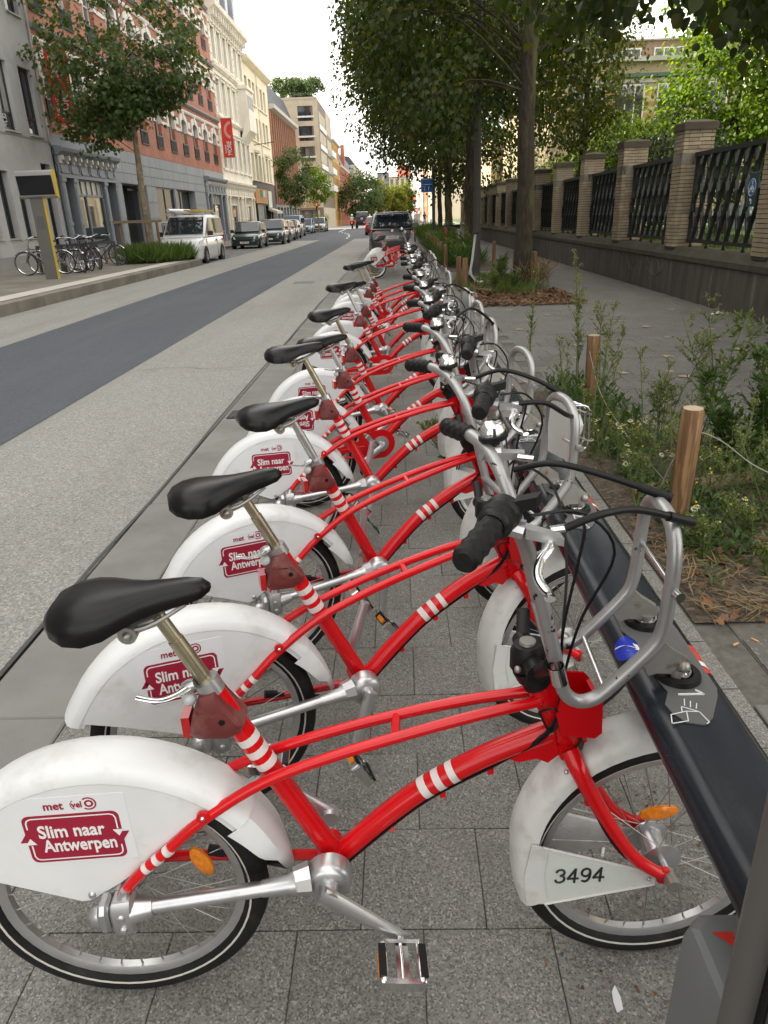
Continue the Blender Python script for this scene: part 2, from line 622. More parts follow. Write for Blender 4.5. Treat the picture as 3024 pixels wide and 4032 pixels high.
sheet('ground', -700, 700, -60, 1300, -0.06, m_ground)
sheet('road', -7.65, -1.545, -10, 57.0, 0.0, m_conc)
sheet('road_asphalt_lane', -5.72, -3.15, -10, 57.0, 0.004, m_asph)
sheet('junction_road', -10.3, 1.2, 57.2, 104.0, 0.0, m_asph)
sheet('junction_joint_line', -7.65, -1.545, 57.0, 57.2, 0.003, m_gutter)
sheet('crossing_plaza', -40, 30, 104.0, 140.0, 0.0, mat('plaza_stone', (0.36, 0.35, 0.32), rough=0.9, var=0.15, vscale=0.6))
sheet('far_road', -8, 5, 140.0, 420.0, 0.0, m_asph)
# worn centre line of the junction
b = MB()
for k in range(7):
    y0 = 58.5 + k * 3.6
    x = -3.9 + 0.0035 * (y0 - 57) ** 2 * -1
    b.add([(x, y0, .006), (x + .14, y0, .006), (x + .05, y0 + 2.3, .006), (x - .09, y0 + 2.3, .006)], [(0, 1, 2, 3)])
for k in range(10):
    y0 = 84 + k * 2
    x = -6.4 - 0.05 * k
    b.add([(x, y0, .006), (x + .16, y0, .006), (x + .1, y0 + 2.0, .006), (x - .06, y0 + 2.0, .006)], [(0, 1, 2, 3)])
b.build('centre_line_marking', m_white, None, None)['kind'] = 'structure'
# manhole-like inset in the concrete lane
b = MB()
b.bx(-2.75, -2.2, 19.4, 20.1, -0.01, 0.004)
for i in range(5):
    b.bx(-2.70 + i * 0.1, -2.65 + i * 0.1, 19.45, 20.05, 0.004, 0.009)
tag(b.build('drain_cover', mat('drain_steel', (0.13, 0.13, 0.13), rough=0.6, metal=0.4), None),
    'flat steel drain cover set into the pale concrete lane', 'drain cover')
b = MB()
b.bx(-1.50, -1.30, 5.95, 6.20, 0.002, 0.012)
for i in range(6):
    b.bx(-1.49 + i * 0.032, -1.475 + i * 0.032, 5.97, 6.18, 0.012, 0.016)
tag(b.build('gully_grate', mat('gully_iron', (0.05, 0.05, 0.05), rough=.7, var=.2), None), 'small iron gully grate in the gutter slabs', 'grate')

# ---- gutter of long slabs
gut = sheet('gutter', -1.545, -1.175, -3, 45, -0.012, m_joint)
b = MB()
b.cbx(-0.18, 0.18, -0.497, 0.497, -0.05, 0.0, 0.006)
slab0 = b.build('slab', m_gutter, gut)
for k in range(48):
    o = slab0 if k == 0 else dup(slab0, gut)
    o.location = (-1.36, -2.5 + k * 1.0, 0.002 * sin(k * 2.3))

# ---- tiled bike bay
def tile_mesh(m):
    b = MB()
    b.cbx(-0.1487, 0.1487, -0.1487, 0.1487, -0.05, 0.0, 0.002)
    return b

def lay_tiles(parent, m, cells, nparts, seed, rankfn):
    """cells: (x, y) centres; the best-ranked become single tiles, the rest one mesh"""
    rnd = random.Random(seed)
    cells = sorted(cells, key=rankfn)
    base = tile_mesh(m)
    t0 = None
    for (x, y) in cells[:nparts]:
        if t0 is None:
            t0 = base.build('tile', m, parent)
            o = t0
        else:
            o = dup(t0, parent)
        o.location = (x, y, rnd.uniform(-0.002, 0.0015))
        o.rotation_euler = (rnd.uniform(-.004, .004), rnd.uniform(-.004, .004), rnd.uniform(-.004, .004))
    b = MB()
    for (x, y) in cells[nparts:]:
        h = 0.1475
        z = rnd.uniform(-0.002, 0.001)
        b.add([(x - h, y - h, z), (x + h, y - h, z), (x + h, y + h, z), (x - h, y + h, z)], [(0, 1, 2, 3)])
    if b.f:
        r = b.build('tiles_far', m, parent, None)
        r['kind'] = 'stuff'

bay = sheet('pavement', -1.175, 1.16, -3, 46, -0.007, m_joint)
cells = []
for r in range(-6, 150):
    y = 1.19 + 0.30 * r + 0.15
    off = 0.173 if r % 2 == 0 else 0.022
    for c in range(-6, 5):
        x = off + 0.30 * c - 0.15
        if -1.04 < x < 1.03:
            cells.append((x, y))
lay_tiles(bay, m_tile, cells, 260, 3, lambda p: abs(p[1] - 1.6) if p[1] > 0.4 else 900 - p[1])
# half tiles along the edges
b = MB()
for r in range(-6, 150):
    y = 1.34 + 0.30 * r
    xs = [x for (x, yy) in cells if abs(yy - y) < 0.01]
    x0, x1 = min(xs) - 0.15, max(xs) + 0.15
    if x0 > -1.17:
        b.add([(-1.172, y - .1475, -.001), (x0 - .003, y - .1475, -.001), (x0 - .003, y + .1475, -.001), (-1.172, y + .1475, -.001)], [(0, 1, 2, 3)])
    if x1 < 1.15:
        b.add([(x1 + .003, y - .1475, -.001), (1.155, y - .1475, -.001), (1.155, y + .1475, -.001), (x1 + .003, y + .1475, -.001)], [(0, 1, 2, 3)])
b.build('edge_tile', m_tile, bay, None)['kind'] = 'stuff'

# ---- flush kerb between bay and sidewalk
kb = sheet('kerb', 1.16, 1.30, -3, 60, -0.01, m_joint)
b = MB()
b.cbx(-0.066, 0.066, -0.495, 0.495, -0.1, 0.006, 0.004)
k0 = b.build('kerb_block', mat('kerb_pale', (0.165, 0.158, 0.142), rough=0.9, var=0.2, vscale=2.0, rand=0.08, bump=0.2, bscale=80), kb)
for k in range(62):
    if 2.4 < -2.5 + k + .5 < 7.2:
        continue
    o = k0 if k == 0 else dup(k0, kb)
    o.location = (1.23, -2.5 + k, random.uniform(-.004, .004))

# ---- sidewalk on the fence side, with planting beds left open
BEDS = [(1.165, 2.7, 2.52, 4.92), (1.165, 1.82, 4.92, 6.6), (1.30, 3.15, 13.35, 18.9), (1.30, 3.15, 21.6, 62.0)]
def in_bed(x, y):
    for (a, c, d, e) in BEDS:
        if a - .14 < x < c and d < y < e:
            return True
    return False
sw = sheet('sidewalk', 1.30, 5.15, -3, 62, -0.007, m_joint)
sheet('sidewalk_far', 1.3, 5.15, 62, 104, 0.0, m_tile2)
sheet('parking_far', -1.545, 1.16, 46, 104, -0.001, m_asph)
cells = []
for r in range(-8, 205):
    y = 0.15 + 0.30 * r
    off = 0.15 if r % 2 == 0 else 0.0
    for c in range(13):
        x = 1.455 + off + 0.30 * c
        if x < 5.1 and not in_bed(x, y):
            cells.append((x, y))
lay_tiles(sw, m_tile2, cells, 290, 5, lambda p: abs(p[1] - 5) + abs(p[0] - 2.5) * 0.8 if p[1] > 1.0 else 900 - p[1])
for i, (x0, x1, y0, y1) in enumerate(BEDS):
    bed = MB()
    rnd = random.Random(20 + i)
    nx, ny = 10, max(8, int((y1 - y0) * 3))
    vs = []
    for j in range(ny + 1):
        for k in range(nx + 1):
            e = 0 if (j in (0, ny) or k in (0, nx)) else 1
            x, y = x0 + (x1 - x0) * k / nx, y0 + (y1 - y0) * j / ny
            vs.append((x, y, 0.004 + e * (0.01 + 0.025 * rnd.random())))
    fs = [(j * (nx + 1) + k, j * (nx + 1) + k + 1, (j + 1) * (nx + 1) + k + 1, (j + 1) * (nx + 1) + k) for j in range(ny) for k in range(nx)]
    bed.add(vs, fs)
    o = bed.build('planting_bed_soil', m_soil, None, 60)
    o['kind'] = 'structure'

# ---- far side: bus platform, cobbled parking strip, pavement
PZ = 0.23
b = MB()
b.bx(-13.6, -7.95, -10, 29.0, -0.05, PZ)
o = b.build('bus_platform_pavement', m_platf, None, None)
o['kind'] = 'structure'
sheet('tactile_paving_strip', -8.5, -7.955, -10, 28.6, PZ + 0.005, m_tact)
lk = sheet('platform_kerb', -7.95, -7.66, -10, 29.0, -0.02, m_joint)
b = MB()
b.cbx(-0.145, 0.145, -0.497, 0.497, -0.05, PZ, 0.015)
k0 = b.build('kerb_block', m_kerb, lk)
for k in range(39):
    o = k0 if k == 0 else dup(k0, lk)
    o.location = (-7.805, -9.5 + k, random.uniform(-.004, .003))
b = MB()      # the kerb turns in and drops at its end
for k in range(6):
    a = k / 6
    z = PZ * (1 - 0.75 * (k + 1) / 6)
    b.cbx(-7.95 - 0.32 * k, -7.66 - 0.32 * k, 29.02 + 0.12 * k, 29.62 + 0.12 * k, -0.05, z + 0.03, 0.012)
b.build('kerb_end', m_kerb, lk)
cob = sheet('cobbled_parking_strip', -10.3, -7.65, 29.0, 98.0, -0.002, m_cobble)
b = MB()
rnd = random.Random(4)
for r in range(0, 150):          # rows of setts nearest the viewer
    y = 29.6 + r * 0.145
    for c in range(17):
        x = -10.2 + c * 0.15 + (0.075 if r % 2 else 0)
        if x < -7.72:
            z = rnd.uniform(0.006, 0.016)
            b.cbx(x - .066, x + .066, y - .064, y + .064, -0.01, z, 0.012)
o = b.build('setts', m_cobble, cob, 40)
o['kind'] = 'stuff'
b = MB()
b.bx(-13.6, -10.3, 29.0, 98.0, -0.05, 0.14)
b.bx(-16.6, -10.3, 98.0, 104.0, -0.05, 0.12)
b.build('far_pavement', m_platf, None, None)['kind'] = 'structure'
# lawn and yard behind the fence
sheet('garden_lawn', 5.60, 60, -3, 110, 0.72, m_lawn)

# hairline cracks and a tar-sealed joint in the road surface
m_tar = mat('tar_seal', (0.05, 0.05, 0.052), rough=.6, var=.2, vscale=20)
rnd = random.Random(31)
def crack(pts, w, z):
    b = MB()
    P = smoothpath([(x, y, z) for x, y in pts], 5)
    P = [p + Vector((rnd.uniform(-.015, .015), rnd.uniform(-.015, .015), 0)) for p in P]
    for i in range(len(P) - 1):
        d = (P[i + 1] - P[i])
        n = Vector((-d.y, d.x, 0)).normalized() * w / 2
        b.add([P[i] - n, P[i] + n, P[i + 1] + n, P[i + 1] - n], [(0, 3, 2, 1)])
    b.build('road_crack', m_tar, None, None)['kind'] = 'structure'
crack([(-3.13, 8.2), (-2.6, 8.35), (-2.1, 8.2), (-1.56, 8.4)], .008, .005)
crack([(-3.13, 14.6), (-2.4, 14.5), (-1.56, 14.7)], .012, .005)
crack([(-5.7, 12.0), (-5.0, 12.3), (-4.2, 12.1), (-3.2, 12.4)], .012, .009)
crack([(-4.3, 18), (-4.4, 21), (-4.2, 25), (-4.35, 30)], .014, .009)
crack([(-1.555, 1.0), (-1.55, 4), (-1.56, 9), (-1.55, 16), (-1.555, 26)], .02, .006)
# ================================================================ DOCKED SHARE BIKES
m_red = mat('bike_red', (0.60, 0.004, 0.008), rough=0.17, var=0.07, vscale=9, spec=.46, dirt=(0.55, 0.36, 0.33), dscale=70, dlo=0.69, dhi=0.73, damt=0.45)
m_redd = mat('bike_red_scuffed', (0.50, 0.012, 0.014), rough=0.38, var=0.08, vscale=20, coat=0.2, dirt=(0.55, 0.45, 0.42), dscale=60, dlo=0.70, dhi=0.74, damt=0.6)
m_mud = mat('mudguard_white', (0.70, 0.71, 0.71), rough=0.36, var=0.05, vscale=6, dirt=(0.40, 0.375, 0.33), dscale=9, dlo=0.55, dhi=0.80, damt=0.6)
m_mud2 = mat('mudguard_front_white', (0.64, 0.64, 0.62), rough=0.45, var=0.06, vscale=6, dirt=(0.32, 0.30, 0.26), dscale=12, dlo=0.52, dhi=0.78, damt=0.7)
m_silver = mat('bar_silver_paint', (0.37, 0.365, 0.36), rough=0.36, metal=0.6, var=0.12, vscale=10, dirt=(0.018, 0.016, 0.014), dscale=30, dlo=0.635, dhi=0.65, world_co=True)
m_alloy = mat('alloy', (0.55, 0.55, 0.555), rough=0.32, metal=0.85, var=0.08, vscale=20, dirt=(0.3, 0.29, 0.27), dscale=25, dlo=0.6, dhi=0.8, damt=0.5)
m_chrome = mat('chrome', (0.72, 0.72, 0.72), rough=0.12, metal=1.0, var=0.04, vscale=20)
m_steel = mat('worn_steel', (0.36, 0.345, 0.32), rough=0.42, metal=0.7, var=0.15, vscale=15, dirt=(0.16, 0.075, 0.03), dscale=22, dlo=0.58, dhi=0.68, damt=0.8)
m_post = mat('seat_post_steel', (0.36, 0.315, 0.22), rough=0.30, metal=0.85, var=0.2, vscale=25, dirt=(0.14, 0.11, 0.07), dscale=30, dlo=0.58, dhi=0.75, damt=0.6)
m_tyre = mat('tyre_rubber', (0.009, 0.009, 0.0092), spec=.25, rough=0.7, var=0.25, vscale=12, bump=0.2, bscale=120, dirt=(0.06, 0.058, 0.052), dscale=10, dlo=0.55, dhi=0.8, damt=0.5)
m_stripe = mat('tyre_stripe', (0.50, 0.47, 0.42), rough=0.6, var=0.15, vscale=30)
m_black = mat('black_plastic', (0.006, 0.006, 0.0062), spec=.3, rough=0.42, var=0.15, vscale=20, bump=0.1, bscale=300)
m_rubber = mat('grip_rubber', (0.007, 0.007, 0.0072), spec=.25, rough=0.55, var=0.15, vscale=40, bump=0.25, bscale=180)
m_sadd = mat('saddle_vinyl', (0.004, 0.004, 0.0042), spec=.28, rough=0.28, var=0.1, vscale=20, bump=0.06, bscale=350)
m_maroon = mat('faded_maroon_plastic', (0.135, 0.022, 0.020), rough=0.55, var=0.22, vscale=16, dirt=(0.33, 0.17, 0.15), dscale=12, dlo=0.52, dhi=0.72, damt=0.55)
m_orange = mat('orange_reflector', (0.75, 0.22, 0.01), rough=0.22, var=0.25, vscale=90, coat=0.5)
m_redlens = mat('red_lens', (0.45, 0.01, 0.01), rough=0.2, var=0.2, vscale=60, coat=0.5)
m_clear = mat('clear_lens', (0.55, 0.55, 0.55), rough=0.12, var=0.2, vscale=60, coat=0.5)
m_band = mat('white_band', (0.66, 0.65, 0.62), rough=0.5, var=0.06, vscale=30, dirt=(0.4, 0.38, 0.35), dscale=40, dlo=0.6, dhi=0.75, damt=0.6)
m_label = mat('label_crimson', (0.30, 0.008, 0.032), rough=0.42, var=0.06, vscale=10)
m_stick = mat('sticker_white', (0.71, 0.72, 0.73), rough=0.35, var=0.03, vscale=10)
m_ink = mat('print_black', (0.012, 0.012, 0.014), rough=0.5, var=0)
m_white_ink = mat('print_white', (0.75, 0.75, 0.74), rough=0.5, var=0)
m_plate = mat('number_plate_pale', (0.60, 0.63, 0.59), rough=0.4, var=0.05, vscale=20, dirt=(0.4, 0.4, 0.36), dscale=30, dlo=0.62, dhi=0.75, damt=0.5)

WR = 0.30
FX = 1.122            # front axle
BB = Vector((0.430, 0.0, 0.352))

def wheel(name, parent, loc, big_hub):
    b = MB()
    b.lathe([(0.255, -0.0135), (0.255, 0.0135), (0.243, 0.012), (0.234, 0.008), (0.234, -0.008), (0.243, -0.012), (0.255, -0.0135)], (0, 0, 0), (0, 1, 0), 48)
    rim = b.build(name, m_alloy, parent, 50, loc)
    b = MB()
    tb, rc = 0.026, WR - 0.026
    prof = [(rc + tb * cos(a), tb * sin(a)) for a in [2 * pi * k / 12 for k in range(13)]]
    b.lathe(prof, (0, 0, 0), (0, 1, 0), 56)
    t = b.build('tyre', m_tyre, rim, 60)
    b = MB()
    for s in (-1, 1):
        q = [(0.2655, s * 0.0250), (0.2635, s * 0.0245), (0.2615, s * 0.0236)]
        b.lathe(q if s > 0 else q[::-1], (0, 0, 0), (0, 1, 0), 56)
    b.build('reflective_stripe', m_stripe, rim, 60)
    b = MB()
    hr = 0.036 if big_hub else 0.022
    hw = 0.034
    for k in range(32):
        s = 1 if k % 2 else -1
        a = 2 * pi * k / 32
        a2 = a + (0.62 if (k // 2) % 2 else -0.62)
        p = Vector((cos(a) * 0.235, 0, sin(a) * 0.235))
        q = Vector((cos(a2) * hr, s * hw * 0.9, sin(a2) * hr))
        b.tube([p, q], 0.00115, 4, caps=False)
        b.tube([p, p + (q - p).normalized() * 0.012], 0.0024, 5)
    b.build('spokes', mat('spoke_steel', (0.30, 0.29, 0.27), rough=0.4, metal=0.7, var=0.2), rim, 50)
    b = MB()
    r = 0.029 if big_hub else 0.018
    b.lathe([(0.0001, -0.062), (0.009, -0.062), (0.009, -hw - .004), (hr + 0.006, -hw), (hr + 0.006, -hw + 0.004), (r, -hw + 0.008), (r, hw - 0.008), (hr + 0.006, hw - 0.004), (hr + 0.006, hw), (0.009, hw + .004), (0.009, 0.062), (0.0001, 0.062)], (0, 0, 0), (0, 1, 0), 24)
    b.build('hub', m_alloy, rim, 40)
    b = MB()
    a = radians(95 if big_hub else 22)
    c = Vector((cos(a) * 0.115, -0.012, sin(a) * 0.115)) if big_hub else Vector((cos(a) * 0.185, -0.012, sin(a) * 0.185))
    rad = c.normalized()
    rad.y = 0
    rad.normalize()
    tg = Vector((-rad.z, 0, rad.x))
    rings = []
    for (w, hh, d) in ((0.030, 0.010, 0.0), (0.042, 0.018, 0.006), (0.040, 0.017, 0.011), (0.030, 0.012, 0.014)):
        rings.append([c + tg * (w * cos(2 * pi * k / 14)) + rad * (hh * sin(2 * pi * k / 14)) + Vector((0, -d + .006, 0)) for k in range(14)])
    b.loft(rings)
    b.build('reflector', m_orange, rim, 30)
    return rim

def arc_band(b, c, angs, prof):
    """prof(t) -> list of (r, y) ; c centre (x, z)"""
    rings = []
    n = len(angs)
    for i, a in enumerate(angs):
        rings.append([Vector((c[0] + r * cos(a), y, c[1] + r * sin(a))) for (r, y) in prof(a)])
    b.loft(rings, closed=False, caps=False)

def sk(b):
    b.v = [(p[0] + .10 * (abs(p[1]) + p[1]), p[1], p[2]) for p in b.v]
    return b

def make_bike():
    root = empty('share_bike')
    # ---- frame
    b = MB()
    for s in (-1, 1):
        p = smoothpath([(0.018, s * .067, .345), (.066, s * .067, .405), (.135, s * .063, .466), (.204, s * .056, .523), (.32, s * .042, .588), (.45, s * .036, .633), (.576, s * .032, .666), (.72, s * .025, .697), (.85, s * .016, .716)], 5)
        b.tube(p, 0.0112, 10)
    b.tube([(.572, -.032, .664), (.580, .032, .668)], 0.009, 8)
    b.tube([(.447, 0, .335), (.236, 0, .787)], 0.0215, 14)
    dt = smoothpath([(.45, 0, .345), (.52, 0, .417), (.60, 0, .488), (.66, 0, .530), (.76, 0, .585), (.882, 0, .634)], 6)
    b.tube(dt, 0.0220, 14)
    b.tube([(.845, 0, .748), (.914, 0, .603)], 0.0235, 16)
    b.tube(smoothpath([(.03, .066, .305), (.2, .062, .300), (.42, .02, .325)], 5), 0.0115, 8)
    b.tube([(.030, -.066, .31), (.036, -.067, .352)], 0.010, 8)
    b.tube([(.43, -.034, .35), (.43, .040, .35)], 0.027, 14)
    b.prism([(.785, .585), (.885, .622), (.893, .585), (.872, .566), (.850, .578), (.815, .572)], -.016, .016, lambda a, c, h: (a, h, c))
    # tray in front of the head tube
    for s in (-1, 1):
        b.prism([(.886, .652), (.952, .640), (.964, .652), (.960, .722), (.948, .735), (.882, .744), (.874, .70)], s * .036, s * .041, lambda a, c, h: (a, h, c))
    b.prism([(.954, .641), (.964, .652), (.960, .722), (.951, .722)], -.036, .036, lambda a, c, h: (a, h, c))
    b.prism([(.886, .652), (.954, .640), (.955, .648), (.888, .660)], -.036, .036, lambda a, c, h: (a, h, c))
    for (x, z, s) in ((.204, .536, -1), (.204, .536, 1)):
        b.lathe([(.0001, -.004), (.012, -.004), (.012, .004), (.0001, .004)], (x, s * .064, z), (0, 1, 0), 12)
    for x, z in ((.56, .425), (.665, .505), (.76, .556)):
        b.bx(x - .006, x + .006, -.012, .0, z - .014, z)
    fr = b.build('frame', m_red, root, 40)
    for (t, L, rr, p0, p1) in [(.663, .0085, .0219, (.447, .335), (.236, .787)), (.634, .0085, .0219, (.447, .335), (.236, .787)), (.605, .0085, .0219, (.447, .335), (.236, .787))]:
        b = MB()
        d = Vector((p1[0] - p0[0], 0, p1[1] - p0[1])).normalized()
        x = p0[0] + (t - p0[1]) / (p1[1] - p0[1]) * (p1[0] - p0[0])
        c = Vector((x, 0, t))
        b.tube([c - d * L, c + d * L], rr, 16)
        b.build('reflective_band', m_band, fr, 40)
    for k in (0, 1, 2):
        b = MB()
        x = .632 + .027 * k
        seg = [p for p in smoothpath([(.45, 0, .345), (.52, 0, .417), (.60, 0, .488), (.66, 0, .530), (.76, 0, .585), (.882, 0, .634)], 60) if abs(p.x - x) < .0068]
        b.tube(seg, .0224, 16)
        b.build('reflective_band', m_band, fr, 40)
    for k in (0, 1, 2):
        x = .083 + .023 * k
        z = .4215 + (x - .083) * .86
        d = Vector((1, 0, .86)).normalized()
        b = MB()
        c = Vector((x, -.0665, z))
        b.tube([c - d * .006, c + d * .006], .0118, 12)
        b.build('reflective_band', m_band, fr, 40)
    for s in (-1, 1):
        b = MB()
        b.ball((.204, s * .0685, .536), .005, 10, 6)
        b.build('bolt', m_chrome, fr)
    # ---- seat
    b = MB()
    b.tube([(.250, 0, .757), (.190, 0, .888)], .0145, 14)
    b.tube([(.192, 0, .884), (.166, 0, .940)], .0125, 14)
    post = b.build('seat_post', m_post, root, 40)
    b = MB()
    b.tube([(.243, 0, .772), (.231, 0, .799)], .0245, 18)
    b.lathe([(.0001, -.012), (.011, -.012), (.013, 0), (.011, .012), (.0001, .012)], (.205, -.012, .795), (1, 0, .4), 12)
    cl = b.build('seat_clamp', m_alloy, root, 40)
    b = MB()
    pth = smoothpath([(.203, -.020, .797), (.185, -.045, .800), (.160, -.062, .804), (.125, -.060, .812)], 6)
    b.tube(pth, [.009] * 4 + [.008] * (len(pth) - 4), 8, flat=.4)
    b.build('release_lever', m_chrome, cl, 50)
    b = MB()
    P = [(-.012, .040, .968, .945), (.002, .060, .985, .932), (.028, .078, .995, .924), (.060, .083, .999, .922), (.092, .074, .999, .927), (.120, .056, .999, .938), (.150, .040, 1.000, .949), (.185, .031, 1.003, .957), (.222, .025, 1.006, .964), (.250, .019, 1.004, .972), (.264, .008, .995, .982)]
    rings = []
    for (x, w, zt, zb) in P:
        h = zt - zb
        prof = [(-.72, .06), (-1, .12), (-1.0, .42), (-.90, .70), (-.66, .90), (-.33, .985), (0, .975), (.33, .985), (.66, .90), (.90, .70), (1.0, .42), (1, .12), (.72, .06), (.3, .12), (-.3, .12)]
        rings.append([Vector((x, u * w, zb + v * h)) for u, v in prof])
    b.loft(rings)
    sad = b.build('saddle', m_sadd, root, 60)
    b = MB()
    for s in (-1, 1):
        b.tube(smoothpath([(.02, s * .03, .935), (.08, s * .024, .925), (.15, s * .022, .928), (.22, s * .010, .962)], 4), .0038, 6)
    b.tube([(.118, -.030, .917), (.118, .030, .917)], .0165, 14)
    b.ball((.118, -.031, .917), .009, 8, 6)
    b.tube([(.118, 0, .915), (.168, 0, .932)], .012, 10)
    b.build('saddle_clamp', m_steel, sad, 40)
    # ---- lamp housing wrapped round the seat tube
    b = MB()
    poly = [(.222, .780), (.250, .788), (.266, .758), (.297, .712), (.290, .696), (.262, .683), (.208, .686), (.192, .698), (.202, .735)]
    cx = sum(p[0] for p in poly) / len(poly)
    cz = sum(p[1] for p in poly) / len(poly)
    rings = []
    for y, k in ((-.036, .50), (-.034, .78), (-.028, .96), (-.015, 1.0), (.015, 1.0), (.028, .96), (.034, .78), (.036, .50)):
        rings.append([Vector((cx + (p[0] - cx) * k, y, cz + (p[1] - cz) * k)) for p in poly])
    b.loft(rings)
    b.prism([(.212, .752), (.262, .746), (.262, .743), (.212, .749)], -.036, .036, lambda a, c, h: (a, h, c))
    hs = b.build('lamp_housing', m_maroon, root, 28)
    b = MB()
    b.bx(.181, .196, -.022, .022, .688, .732)
    b.build('tail_light', m_redlens, hs, 30)
    b = MB()
    b.ball((.200, -.012, .768), .014, 12, 8)
    b.build('lens', m_clear, hs, 40)
    b = MB()
    b.lathe([(.0001, -.003), (.006, -.003), (.006, .003), (.0001, .003)], (.258, -.0345, .728), (0, 1, 0), 10)
    b.build('screw_hole', m_black, hs, 40)
    # ---- wheels
    wheel('rear_wheel', root, (0, 0, WR), False)
    wheel('front_wheel', root, (FX, 0, WR), True)
    # ---- rear mudguard with skirt
    b = MB()
    C = (0.0, .300)
    angs = [radians(a) for a in range(36, 159, 6)] + [radians(159)]
    def pf(a):
        e = 1.0 + 0.016 * max(0, (a - radians(150)) / radians(9))
        return [(r * e, y) for r, y in ((.312, -.0535), (.320, -.0535), (.324, -.0562), (.342, -.0540), (.352, -.045), (.358, -.025), (.3595, 0), (.358, .025), (.352, .045), (.342, .0540), (.324, .0562), (.320, .0535), (.312, .0535))]
    arc_band(b, C, angs, pf)
    angs2 = [radians(a) for a in (6, 9, 12, 15, 18, 21, 24, 27, 30, 33, 36.2)]
    def pf2(a):
        k = (math.degrees(a) - 6) / 30.0
        w = .016 + .0415 * min(1, k * 1.9) ** .8
        d = .006 + .046 * (k ** .7 if k > .3 else k * .35)
        return [(.352 - d, -w), (.345 - d * .4, -w), (.351, -w * .75), (.3565, -w * .35), (.358, 0), (.3565, w * .35), (.351, w * .75), (.345 - d * .4, w), (.352 - d, w)]
    arc_band(b, C, angs2, pf2)
    for s in (-1, 1):
        arc = [(C[0] + .321 * cos(a), C[1] + .321 * sin(a)) for a in [radians(q) for q in range(36, 159, 6)]]
        poly = [(-.062, .330), (-.045, .331), (.02, .372), (.135, .462), (.198, .512)] + arc[2:]
        poly = poly + [(-.305, .432), (-.204, .393)]
        b.prism(poly, s * .0520, s * .0548, lambda a, c, h: (a, h, c))
    mg = b.build('rear_mudguard', m_mud, root, 40)
    for s in (-1, 1):
        b = MB()
        b.lathe([(.0001, -.004), (.007, -.004), (.008, 0), (.005, .005), (.0001, .006)], (-.040, s * .055, .345), (0, s, 0), 12)
        b.build('bolt', m_alloy, mg)
    # ---- sticker
    b = MB()
    st_c = Vector((-.043, -.0552, .518))
    tilt = radians(0.5)
    ex, ez = Vector((cos(tilt), 0, sin(tilt))), Vector((-sin(tilt), 0, cos(tilt)))
    b.prism([(-.109, -.081), (.109, -.081), (.107, .081), (-.107, .081)], -.0004, .0004, lambda a, c, h: st_c + ex * a + ez * c + Vector((0, h, 0)))
    stk = b.build('sticker', m_stick, root, None)
    # drawn within the sticker's own plane (z = outwards)
    SM = frame4(st_c + Vector((0, -.0006, 0)), ex, ez)
    b = MB()
    def rr(w, h, r, n=6):
        out = []
        for (sx, sy, a0) in ((1, 1, 0), (-1, 1, 90), (-1, -1, 180), (1, -1, 270)):
            for k in range(n + 1):
                a = radians(a0 + 90 * k / n)
                out.append((sx * (w - r) + r * cos(a), sy * (h - r) + r * sin(a)))
        return out
    T = lambda a, c, h: SM @ Vector((a, c - .018, h))
    b.prism(rr(.090, .058, .014), 0, .0004, T)
    b.prism([(-.103, -.006), (-.077, -.006), (-.090, .014)], 0, .0004, T)
    b.prism([(.103, .006), (.077, .006), (.090, -.014)], 0, .0004, T)
    b.build('label_panel', m_label, stk, None)
    b = MB()
    T2 = lambda a, c, h: SM @ Vector((a, c - .018, h + .0006))
    W, H_, r0 = .083, .051, .010
    def seg(p, q, w=.0028):
        d = Vector((q[0] - p[0], q[1] - p[1], 0))
        n = Vector((-d.y, d.x, 0)).normalized() * w / 2
        b.prism([(p[0] + n.x, p[1] + n.y), (p[0] - n.x, p[1] - n.y), (q[0] - n.x, q[1] - n.y), (q[0] + n.x, q[1] + n.y)], 0, .0002, T2)
    top = [(-W, .026), (-W, H_ - r0), (-W + .003, H_ - .003), (-W + r0, H_), (W - r0, H_), (W - .003, H_ - .003), (W, H_ - r0), (W, .014)]
    for i in range(len(top) - 1):
        seg(top[i], top[i + 1])
        seg((-top[i][0], -top[i][1]), (-top[i + 1][0], -top[i + 1][1]))
    b.prism([(W - .010, .012), (W + .010, .012), (W, -.004)], 0, .0002, T2)
    b.prism([(-W + .010, -.012), (-W - .010, -.012), (-W, .004)], 0, .0002, T2)
    b.build('arrow_outline', m_white_ink, stk, None)
    M2 = SM.copy()
    def at(x, y, z=.0007):
        return SM @ Matrix.Translation((x, y, z))
    text('lettering', 'Slim naar', .042, m_white_ink, stk, at(-.066, -.002), 'LEFT', .0009, sx=.80)
    text('lettering', 'Antwerpen', .042, m_white_ink, stk, at(-.062, -.037), 'LEFT', .0009, sx=.72)
    text('lettering', 'met', .026, m_label, stk, at(-.044, .060, .0004), 'LEFT', .0004, sx=.9)
    text('lettering', 'vel', .020, m_label, stk, at(.009, .060, .0004), 'LEFT', .0003, sx=.85)
    b = MB()
    T3 = lambda a, c, h: SM @ Vector((a, c + .061, h))
    def ring(cx, cy, r, w, a0, a1, n=18):
        for k in range(n):
            a, a2 = radians(a0 + (a1 - a0) * k / n), radians(a0 + (a1 - a0) * (k + 1) / n)
            b.prism([(cx + r * cos(a), cy + r * sin(a)), (cx + r * cos(a2), cy + r * sin(a2)), (cx + (r - w) * cos(a2), cy + (r - w) * sin(a2)), (cx + (r - w) * cos(a), cy + (r - w) * sin(a))], 0, .0003, T3)
    ring(.041, 0, .0085, .004, 0, 360)
    ring(.040, 0, .0150, .003, -130, 130)
    ring(.018, -.001, .0120, .0015, 120, 250, 10)
    b.build('swirl_logo', m_label, stk, None)
    # ---- front mudguard with number plate
    b = MB()
    C2 = (FX, .300)
